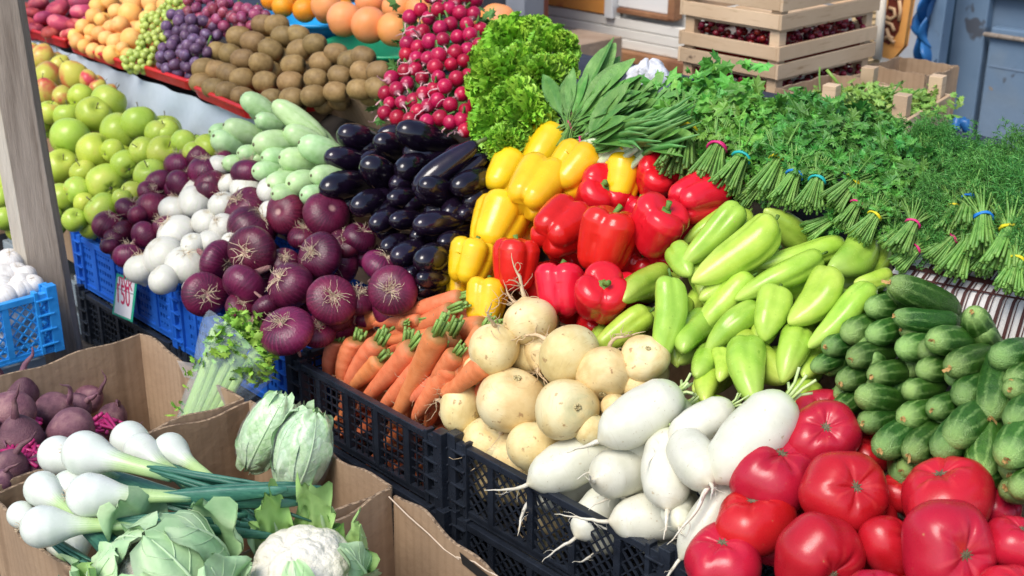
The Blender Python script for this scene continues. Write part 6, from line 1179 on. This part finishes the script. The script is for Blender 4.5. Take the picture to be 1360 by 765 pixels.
m_stripe = mat('brown_stripe', [(.3, (.050, .014, .012)), (.7, (.085, .024, .02))], 6, .65, .15, 60)
def stripe(s0_, s1_, q0, q1): 
    m_ = MB(); g = np.array([[tuple(clothpt(s0_ + (s1_ - s0_) * j / 3, q0 + (q1 - q0) * i / 24) + NRM * .0012 - BD * .0022) for j in range(4)] for i in range(25)]); m_.grid(g); return m_
cs_ = .055; k = 0; bb = MB()
while k < 14:
    s_ = .05 + k * .068
    for (aa, cc) in ((0, .019), (.030, .036)): q = stripe(s_ + aa, s_ + cc, .0, 1.0); bb.add(q.v[0], q.f)
    k += 1
for q0, q1 in ((.40, .44), (.50, .515)): 
    m_ = np.array([[tuple(clothpt(j / 89, q0 + (q1 - q0) * i / 4) + NRM * .0022 - BD * .0030) for j in range(90)] for i in range(5)]); bb.grid(m_)
bb.obj('stripes', m_stripe, cl, True)
# ---------------------------------------------------------------- behind the stall
def in_wall(u): return lambda x, y: at_u(x, y, u)
# cherry crates
c0 = at_depth(1032, 95, 3.05); cu_, cv_ = c0.dot(BD), c0.dot(AD)
def solve(f, target, lo, hi):
    for _ in range(40):
        m_ = (lo + hi) / 2
        if f(m_) < target: lo = m_
        else: hi = m_
    return (lo + hi) / 2
lv = solve(lambda q: -project(W(cu_, cv_ + q, c0.z))[0], -906, .05, 1.0); lu = solve(lambda q: project(W(cu_ + q, cv_, c0.z))[0], 1157, .05, 1.0)
def zat(y): return at_u(1032, y, cu_).z
za = zat(107); hc = zat(42) - za
m_cherry = mat('cherry_skin', [(.3, (.10, .004, .010)), (.7, (.24, .012, .022))], 3, .22, 0, val=.4, hue=.015)
cherry = sphere(.5, .92, 8, 10).mesh('cherry', m_cherry)
slats = [(hc * .02, hc * .34), (hc * .40, hc * .70)]
r = seedrand(5); NCH = 0
for lev, (lb, gl) in enumerate([('wooden cherry crate at the bottom of the stack, mostly behind herbs', 'lowest'), ('wooden cherry crate in the middle of the stack', 'middle'), ('wooden cherry crate on top of the stack with a stained slat', 'top')]):
    o0 = W(cu_, cv_, za + (lev - 1) * (hc + .002)); wood_crate('cherry_crate', o0, BD, AD, lu, lv, hc, lb, slats, 'cherry crates in a stack')
    if lev == 2: continue
    h0 = hc * .78; pts = []
    for k in range(2500):
        e = r.rand(); 
        if e < .55: a_, c = r.uniform(.01, .075), r.uniform(.02, lv - .02)
        else: a_, c = r.uniform(.02, lu - .02), r.uniform(.01, .075)
        p = o0 + BD * a_ + AD * c + Vector((0, 0, h0 + r.uniform(-.03, .016)))
        if all((p - q).length > .0150 for q in pts): pts.append(p)
        if len(pts) >= 150: break
    for p in pts:
        c = bpy.data.objects.new('cherry', cherry); C.objects.link(c); c.matrix_world = Matrix.Translation(p) @ Matrix.Rotation(r.uniform(0, 6), 4, 'X') @ Matrix.Scale(.0175, 4); tag(c, f'dark red cherry lying in the {gl} crate of the stack', 'cherry', 'cherries in the wooden crates')
    b = MB(); q = o0 + BD * (lu / 2) + AD * (lv / 2) + Vector((0, 0, h0 * .5 - .004)); b.box((0, 0, 0), (lu - .03, lv - .03, h0 - .03), Matrix.Rotation(a43, 3, 'Z')); o = b.obj('cherries', m_cherry, None, label=f'mass of cherries filling the {gl} crate below the top layer', cat='cherries', kind='stuff'); o.location = q
q = W(cu_ + lu / 2, cv_ + lv / 2, 0); t_ = empty('packing_table', 'plain dark table under the stack of cherry crates', 'table', None, q); zt_ = za - hc - .012; b = MB(); b.box((0, 0, zt_ - .015), (lu + .1, lv + .1, .03), Matrix.Rotation(a43, 3, 'Z')); b.obj('table_top', m_darkwood, t_, bevel=.002)
for su in (-1, 1):
    for sv in (-1, 1): b = MB(); p = BD * su * (lu / 2) + AD * sv * (lv / 2); b.box((p.x, p.y, (zt_ - .03) / 2 - .001), (.05, .05, zt_ - .032), Matrix.Rotation(a43, 3, 'Z')); b.obj('leg', m_darkwood, t_)
# crate with pale greens
zr = 1.10; P_ = [at_z(*px(3, x, y), zr) for x, y in ((552, 400), (722, 315), (1052, 372), (895, 450))]; U_ = (P_[3] - P_[0]); V_ = (P_[1] - P_[0]); ul, vl = U_.length, V_.length
V_ = Vector((-U_.y, U_.x, 0)).normalized() * vl; U_.normalize(); V_.normalize()
gcr = wood_crate('greens_crate', P_[0] - Vector((0, 0, .13)), U_, V_, ul, vl, .13, 'wooden crate of pale green herbs behind the dill', [(.0, .05), (.06, .125)], post_up=.035)
m_pg = mat('pale_herb_leaf', [(.3, (.13, .28, .035)), (.7, (.30, .44, .09))], 5, .45, .2, 20, island=.3); r = seedrand(44)
for n in range(6):
    o = empty('loose_herb_bunch', 'pale herb bunch in the wooden crate behind the dill', 'herb bunch', 'pale herbs in the wooden crate', P_[0] + U_ * ul * (.2 + .3 * (n % 3)) + V_ * vl * (.28 + .42 * (n // 3)) - Vector((0, 0, .02))); b = MB(); s_ = MB()
    for k in range(46): leafclump(b, r.normal(size=3) * [.045, .035, .012] + [0, 0, .006], 2, .013, .006, r, (0, -.3, 1), 7)
    for k in range(14): Q = curvy(r, r.normal(size=3) * [.03, .02, .006], (r.normal(), r.normal(), .2), r.uniform(.06, .10), .15, 5); s_.tube(Q, .0018, 5)
    b.obj('leaves', m_pg, o); s_.obj('stems', m_hstem, o)
b = MB(); b.tube([tuple(at_depth(*px(3, x, y), 2.62)) for x, y in ((640, 345), (610, 305), (582, 272))], .0035, 6); b.obj('herb_stalk', m_pg, None, True, label='single pale stalk sticking up from the greens crate', cat='stalk')
# cardboard pieces there
def rbox(name, cx, cy, depth, size, m, label, cat, rot=a43, bev=.003, group=None):
    p = at_depth(cx, cy, depth); b = MB(); b.box((0, 0, 0), size, Matrix.Rotation(rot, 3, 'Z')); o = b.obj(name, m, None, bevel=bev, label=label, cat=cat, group=group); o.location = p; return o
def open_box(cx, cy, depth, lu_, lv_, h, label, seed):
    p = at_depth(cx, cy, depth); u_, v_ = p.dot(BD), p.dot(AD); return carton('cardboard_box', u_, u_ + lu_, v_ - lv_, v_, p.z - h, p.z, label, seed, wave=.002)
open_box(1031, 117, 2.85, .22, .17, .10, 'small brown cardboard box below the cherry crates', 61); open_box(1152, 86, 3.35, .16, .17, .13, 'brown cardboard box on the floor in front of the blue door', 71)
# trailer
m_white = mat('white_painted_planks', [(.3, (.62, .60, .54)), (.7, (.76, .74, .68))], 2.5, .55, .1, 20, over=[('spots', 5, .66, .78, (.45, .34, .24)), ('grain', (2, 2, 9), 1.5, .66, .8, (.46, .34, .22))])
m_wmetal = mat('white_painted_metal', [(.3, (.72, .72, .70)), (.7, (.80, .80, .78))], 2, .4, .05, 20)
m_rust = mat('rusty_metal', [(.3, (.16, .06, .03)), (.55, (.34, .17, .08)), (.75, (.52, .38, .25))], 4, .8, .3, 30)
m_orangepaint = mat('orange_painted_board', [(.3, (.72, .27, .05)), (.7, (.80, .36, .09))], 3, .5, .1, 20, over=[('spots', 7, .6, .7, (.5, .12, .05))])
ut = at_depth(800, 60, 4.6).dot(BD); tr = empty('trailer', 'white planked trailer with an orange band and a rusty lower rail', 'trailer', None, at_u(800, 60, ut))
def tpart(nm, x0, x1, yt0, yb0, m, d0=0.0, d1=.03, yt1=None, bev=.003):
    """a board on the trailer's side from column x0 to x1, top and bottom given at x0; edges run level along the side"""
    a, b_ = at_u(x0, yt0, ut), at_u(x0, yb0, ut); v0 = a.dot(AD); v1 = solve(lambda q: -project(W(ut, q, a.z))[0], -x1, -8, v0); b = MB(); V = [tuple(W(ut - d, v, z) - tr.location) for d in (d0, d1) for v, z in ((v0, b_.z), (v1, b_.z), (v1, a.z), (v0, a.z))]
    b.add(V, [(0, 3, 2, 1), (4, 5, 6, 7), (0, 1, 5, 4), (1, 2, 6, 5), (2, 3, 7, 6), (3, 0, 4, 7)]); return b.obj(nm, m, tr, bevel=bev)
tpart('orange_band', 706, 816, -60, 0, m_orangepaint, 0, .03); 
for k in range(3): tpart('plank', 706, 980, 1.5 + k * 12.5, 13.2 + k * 12.5, m_white, 0, .025)
tpart('metal_frame', 817, 828, -100, 22, m_wmetal, 0, .045); tpart('metal_panel', 829, 902, -100, 8, m_wmetal, 0, .02); tpart('frame_rail', 829, 903, 8.5, 15, m_rust, 0, .04); tpart('frame_post', 903, 912, -100, 25, m_rust, 0, .045)
tpart('lower_rail', 752, 1000, 48, 61, m_rust, 0, .06)
b = MB(); a_ = at_u(700, 0, ut); e_ = at_u(985, 0, ut); b.box(W(ut + 1.0, (a_.dot(AD) + e_.dot(AD)) / 2, a_.z + .6) - tr.location, (1.96, (a_ - e_).length, 2.0), Matrix.Rotation(a43, 3, 'Z')); b.obj('body', m_white, tr)
rw = MB(); cw = W(ut + .55, at_u(820, 80, ut).dot(AD), .34) - tr.location; P = [tuple(cw + AD * .28 * math.cos(t_) + Vector((0, 0, .28 * math.sin(t_)))) for t_ in np.linspace(0, 2 * PI, 25)]; rw.tube(P, .075, 10); wh = rw.obj('tyre', flat('tyre_rubber', (.015, .015, .016), .8), tr, True); hb = MB(); hb.tube([tuple(cw - BD * .05), tuple(cw + BD * .05)], .20, 20); hb.obj('rim', m_rust, wh)
b = MB(); b.box(W(ut + .9, (a_.dot(AD) + e_.dot(AD)) / 2 + .1, .45) - tr.location, (.9, (a_ - e_).length - .3, .5), Matrix.Rotation(a43, 3, 'Z')); b.obj('under_shade_box', flat('underside_shade', (.02, .018, .017), .9), tr)  # dark box added to stand in for the shadow under the trailer
rbox('concrete_block', 770, 72, 4.3, (.2, .20, .16), mat('rough_block', [(.3, (.26, .17, .11)), (.7, (.40, .30, .22))], 6, .9, .3, 20), 'rough brown block under the trailer rail', 'block').location.z -= .02
o = rbox('metal_post', 697, 10, 4.2, (.09, .09, 2.6), mat('grey_metal', [(.3, (.16, .17, .19)), (.7, (.26, .27, .30))], 4, .5, .1, 20), 'grey metal post at the trailer corner', 'post'); o.location.z = 1.3
o = rbox('brown_door_panel', 665, 5, 4.4, (.05, .42, 2.4), mat('brown_red_panel', [(.3, (.15, .035, .018)), (.7, (.24, .06, .03))], 3, .6, .1, 20), 'dark reddish brown upright board behind the grapefruit', 'board'); o.location.z = 1.2
o = rbox('dark_curtain', 500, 10, 4.9, (.05, 1.5, 2.6), mat('dark_fabric', [(.3, (.015, .017, .024)), (.7, (.035, .036, .045))], 4, .9, .3, 10), 'dark hanging fabric behind the fruit bowls', 'curtain'); o.location.z = 1.3
# crumpled white bag
b = MB(); pbg = at_depth(860, 108, 2.75); b.rev(lambda t, h: (np.sin(PI * t) ** .8 * .042 * np.cos(h) * (1 + .18 * np.sin(5 * h + 7 * t) + .12 * np.sin(11 * h - 9 * t)), np.sin(PI * t) ** .8 * .035 * np.sin(h) * (1 + .18 * np.sin(4 * h + 9 * t)), -.042 * np.cos(PI * t) * (1 + .18 * np.sin(3 * h + 2) + .1 * np.sin(9 * h))), 26, 40)
o = b.obj('plastic_bag', mat('milky_bag', [(.3, (.66, .68, .72)), (.7, (.80, .81, .84))], 5, .25, .9, 22, alpha=.9), None, True, label='crumpled white plastic bag behind the sorrel', cat='plastic bag'); o.location = pbg
# blue door in its frame
m_door = mat('blue_grey_paint', [(.3, (.10, .165, .25)), (.5, (.14, .21, .30)), (.7, (.18, .25, .34))], 2.2, .5, .12, 18, over=[('spots', 9, .66, .71, (.07, .08, .10)), ('spots', 3, .58, .72, (.17, .22, .27)), ('spots', 23, .70, .74, (.24, .20, .16)), ('grain', (8, 8, .8), 1.0, .62, .76, (.09, .13, .17))])
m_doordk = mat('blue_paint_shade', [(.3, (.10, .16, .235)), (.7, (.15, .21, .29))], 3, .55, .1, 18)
ud = at_depth(1300, 100, 4.1).dot(BD); dv = empty('blue_door', 'old blue grey panelled door with chipped paint', 'door', None, at_u(1300, 100, ud) * 1.0); dv.location.z = 0
def dpart(nm, x0, x1, y0, y1, m, d0, d1, zfix=None, par=None, bev=.006):
    a = at_u(x0, (y0 + y1) / 2, ud); b_ = at_u(x1, (y0 + y1) / 2, ud); z1 = at_u((x0 + x1) / 2, y0, ud).z; z0 = at_u((x0 + x1) / 2, y1, ud).z
    if zfix: z0, z1 = (zfix[0] if zfix[0] is not None else z0), (zfix[1] if zfix[1] is not None else z1)
    b = MB(); b.add([tuple(W(ud + d, v, z) - (par or dv).location) for d in (d0, d1) for v, z in ((a.dot(AD), z0), (b_.dot(AD), z0), (b_.dot(AD), z1), (a.dot(AD), z1))], [(0, 3, 2, 1), (4, 5, 6, 7), (0, 1, 5, 4), (1, 2, 6, 5), (2, 3, 7, 6), (3, 0, 4, 7)]); return b.obj(nm, m, par if par is not None else dv, bevel=bev)
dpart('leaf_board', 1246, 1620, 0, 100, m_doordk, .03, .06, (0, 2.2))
dpart('stile', 1262, 1312, 0, 60, m_door, -.01, .029, (.0, 2.2)); dpart('top_rail', 1312.3, 1620, -60, 13, m_door, -.0105, .0285, (None, 2.2)); dpart('lower_panel', 1312.3, 1620, 56, 100, m_door, -.0105, .0285, (0, None)); dpart('panel_ledge', 1309, 1450, 51, 57, m_greywood, -.03, -.0107); dpart('hinge_stile', 1240, 1261, 0, 60, m_door, -.012, .027, (0, 2.2))
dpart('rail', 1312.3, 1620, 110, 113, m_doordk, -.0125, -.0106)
fr = empty('door_frame', 'leaning pale blue door frame post with a dark gap behind it', 'door frame', None, at_u(1240, 60, ud - .15)); b = MB(); p0, p1 = at_u(1232, 150, ud - .15), at_u(1262, -60, ud - .15); b.bar(p1 - fr.location + (p1 - p0) * .6, p0 - fr.location + (p0 - p1) * 2.2, .055, .05, AD); b.obj('frame_post', m_door, fr, bevel=.004)
b = MB(); p0, p1 = at_u(1243, 150, ud - .02), at_u(1268, -60, ud - .02); b.bar(p1 - fr.location + (p1 - p0) * .6, p0 - fr.location + (p0 - p1) * 2.2, .05, .04, AD); b.obj('gap_shade_bar', flat('deep_blue_shade', (.035, .075, .11), .7), fr)  # dark bar whose colour stands in for the shade in the gap
# pale wall behind, carved board, mat, blue cloth
wl = empty('wall', 'pale grey plaster wall between the trailer and the door', 'wall', None, W(ud + .5, 0, 0)); wl['kind'] = 'structure'
b = MB(); a_ = at_u(1130, 50, ud + .5).dot(AD); b.box(W(ud + .55, a_ - 1.6, 1.3) - wl.location, (.1, 4.2, 2.6), Matrix.Rotation(a43, 3, 'Z')); b.obj('plaster', mat('pale_plaster', [(.3, (.40, .43, .48)), (.7, (.52, .55, .60))], 3, .85, .2, 12, over=[('spots', 5, .68, .8, (.3, .3, .33))]), wl)
m_carve = mat('orange_varnished_board', [(.3, (.60, .26, .06)), (.7, (.72, .36, .11))], 3, .35, .15, 20, over=[('grain', (3, 3, 12), 1.0, .55, .75, (.48, .16, .04))])
uc = ud - .25; cb = empty('carved_board', 'orange varnished board with dark brown relief leaning at the wall', 'board', None, at_u(1190, 40, uc))
o = MB(); P = [at_u(*px(3, x, y), uc) for x, y in ((815, -120), (925, -120), (905, 20), (880, 180), (835, 230), (785, 215), (790, 150))]; n_ = len(P); o.add([tuple(p - cb.location) for p in P] + [tuple(p - cb.location + BD * .025) for p in P], [tuple(range(n_)), tuple(range(n_, 2 * n_))[::-1]] + [(i, (i + 1) % n_, n_ + (i + 1) % n_, n_ + i) for i in range(n_)]); o.obj('board', m_carve, cb, bevel=.003)
rl = MB(); r = seedrand(8)
def cpt(x, y, d=.004): return tuple(at_u(*px(3, x, y), uc) - BD * d - cb.location)
P = [cpt(x, y, .003) for x, y in ((835, -60), (895, -60), (882, 10), (866, 120), (828, 175), (800, 160), (806, 90), (822, 20))]; rl.add(P, [tuple(range(8))]); rl.obj('dark_field', flat('dark_red_brown', (.13, .022, .012), .5), cb)
rv = MB()
for pts_ in (((830, 30), (850, 35), (855, 60), (835, 75), (818, 65)), ((815, 85), (840, 95), (850, 120)), ((810, 150), (830, 140), (845, 150)), ((820, 110), (832, 150), (850, 165)), ((870, 0), (875, 40), (868, 80)), ((830, -10), (845, -30), (860, -5))): rv.tube([cpt(x, y, .006) for x, y in pts_], .006, 6)
rv.obj('relief', flat('pale_relief', (.62, .40, .22), .5), cb, True)
um = ud - .35; mt = empty('cane_mat', 'rolled cane mat standing between crates and orange board', 'mat', None, at_u(1158, 60, um)); rv = MB()
for k in range(16): x = 1130 + k * 2.4; rv.tube([tuple(at_u(x + 5, -30, um) - mt.location), tuple(at_u(x, 105, um) - mt.location)], .0042, 6)
for k in range(16): rv.tube([tuple(at_u(1131 + 4 * (1 - k / 15), -20 + k * 8, um - .006) - mt.location), tuple(at_u(1170 + 4 * (1 - k / 15), -26 + k * 8, um - .006) - mt.location)], .0022, 5)
rv.obj('canes', mat('cane', [(.3, (.42, .30, .15)), (.7, (.58, .45, .27))], 8, .7, .2, 30), mt, True); pl_ = MB(); pl_.tube([tuple(at_u(1174, -30, um - .01) - mt.location), tuple(at_u(1165, 78, um - .01) - mt.location)], .014, 10); pl_.obj('pole', m_palewood, mt, True)
ub = ud - .18; pbc = at_u(1232, 30, ub); b = MB(); g = np.zeros((40, 14, 3))
for i in range(40):
    for j in range(14):
        q, e = i / 39, -1 + 2 * j / 13; y = -30 + 118 * q; wd = 10 + 4 * math.sin(7 * q) + 3 * math.sin(15 * q + 1); x = 1231 - 4 * q + 4 * math.sin(9 * q) + e * wd; p = at_u(x, y, ub) - BD * (.03 * math.sin(5 * e + 8 * q) + .02 * math.sin(11 * e - 9 * q)) - pbc; g[i, j] = tuple(p)
b.grid(g); b.grid((g + np.array(BD) * .003)[:, ::-1]); o = b.obj('blue_tarpaulin', mat('blue_tarp', [(.3, (.012, .07, .22)), (.7, (.03, .16, .40))], 5, .35, .2, 12), None, True, label='crumpled blue tarpaulin strip hanging beside the door frame', cat='tarpaulin'); o.location = pbc
b = MB(); pbd = at_depth(1272, 168, 2.9); r = seedrand(12)
for k in range(5): b.tube([tuple(r.normal(size=3) * .008 + [0, 0, -.03]), tuple(r.normal(size=3) * .010), tuple(r.normal(size=3) * .012 + [.0, 0, .022])], [.006, .012, .006], 7)
o = b.obj('cloth_knot', mat('blue_tarp', []), None, True, label='blue cloth knot poking up behind the dill by the door', cat='cloth'); o.location = pbd
# ground
m_gr = mat('market_asphalt', [(.3, (.040, .040, .042)), (.7, (.075, .073, .070))], 3, .9, .3, 60)
b = MB(); g = np.array([[(x, y, 0) for x in np.linspace(-60, 60, 13)] for y in np.linspace(-20, 100, 13)]); b.grid(g[:, ::-1]); b.obj('ground', m_gr, None, kind='structure', label='dark asphalt ground of the market', cat='ground')
pv = at_z(880, 112, 0); b = MB(); b.grid(np.array([[(pv.x + x, pv.y + y, .004) for x in np.linspace(6, -6, 7)] for y in np.linspace(-1.2, 12, 7)])); b.obj('pavement', mat('sunlit_ground', [(.3, (.42, .41, .38)), (.7, (.55, .54, .50))], 2, .85, .2, 30), None, kind='structure', label='ground beyond the trailer, coloured pale to look sunlit', cat='pavement')  # pale sheet over the asphalt, sunlight on the ground put into its colour

# ---------------------------------------------------------------- light, camera
SUN_EL, SUN_AZ = math.radians(52), math.radians(215)      # azimuth clockwise from +Y: behind the camera, to the left
w = bpy.data.worlds.new('World'); sc.world = w; w.use_nodes = True; nt = w.node_tree; bg = nt.nodes['Background']; sk = nt.nodes.new('ShaderNodeTexSky'); sk.sky_type = 'NISHITA'; sk.sun_disc = False; sk.sun_elevation = SUN_EL; sk.sun_rotation = SUN_AZ; sk.air_density = 1.0; sk.dust_density = 2.0; nt.links.new(sk.outputs[0], bg.inputs[0]); bg.inputs[1].default_value = SKY
sd = bpy.data.lights.new('sun', 'SUN'); sd.energy = SUN; sd.angle = math.radians(SUNANG); sd.color = (1.0, .95, .88); so = bpy.data.objects.new('sun', sd); C.objects.link(so)
dirv = Vector((math.sin(SUN_AZ) * math.cos(SUN_EL), math.cos(SUN_AZ) * math.cos(SUN_EL), math.sin(SUN_EL))); so.rotation_euler = dirv.to_track_quat('Z', 'Y').to_euler(); so.location = dirv * 10
cd = bpy.data.cameras.new('camera'); cam = bpy.data.objects.new('camera', cd); C.objects.link(cam); cam.location = CAM; cam.rotation_euler = (PI / 2 - PITCH, 0, 0); cd.sensor_width = 36; cd.lens = F / 1360 * 36; cd.clip_end = 400; cd.clip_start = .02
cd.dof.use_dof = True; cd.dof.focus_distance = 1.85; cd.dof.aperture_fstop = 7.5; sc.camera = cam
sc.view_settings.view_transform = 'Standard'; sc.view_settings.look = 'None'; sc.view_settings.exposure = EXPO; sc.view_settings.gamma = 1.0; sc.view_settings.use_curve_mapping = False
sc.cycles.use_denoising = True; sc.cycles.max_bounces = 8; sc.cycles.transparent_max_bounces = 12; sc.cycles.sample_clamp_indirect = 6
# drop buried fillers that nothing near the photograph's standpoint could see
from mathutils.bvhtree import BVHTree
bpy.context.view_layer.update(); Vs, Fs, own_, nv = [], [], [], 0
cand = FILL + [i[0] for h in HEAPS.values() for i in h if i[0].type == 'MESH']; cache = {}
for n, o in enumerate(cand):
    me = o.data
    if me.name not in cache:
        a = np.empty(len(me.vertices) * 3, np.float32); me.vertices.foreach_get('co', a); cache[me.name] = (a.reshape(-1, 3), [tuple(p.vertices) for p in me.polygons])
    co, fc = cache[me.name]; Mx = np.array(o.matrix_world); Vs.append(co @ Mx[:3, :3].T + Mx[:3, 3]); Fs += [tuple(i + nv for i in f) for f in fc]; own_ += [n] * len(fc); nv += len(co)
bvh = BVHTree.FromPolygons(np.vstack(Vs).tolist(), Fs); seen = set()
for cx_ in (0, -.35, .35):
    og = CAM + Vector((cx_, .05 if cx_ else 0, 0))
    for yy in range(2, 800, 4):
        for xx in range(-20, 1400, 4):
            d = ray(xx, yy); d = d if cx_ == 0 else (CAM + d * 2.1 - og); loc, nr, ix, ds = bvh.ray_cast(og, d.normalized())
            if ix is not None: seen.add(own_[ix])
for n, o in enumerate(FILL):
    if n not in seen:
        for c in list(o.children): bpy.data.objects.remove(c)
        bpy.data.objects.remove(o)
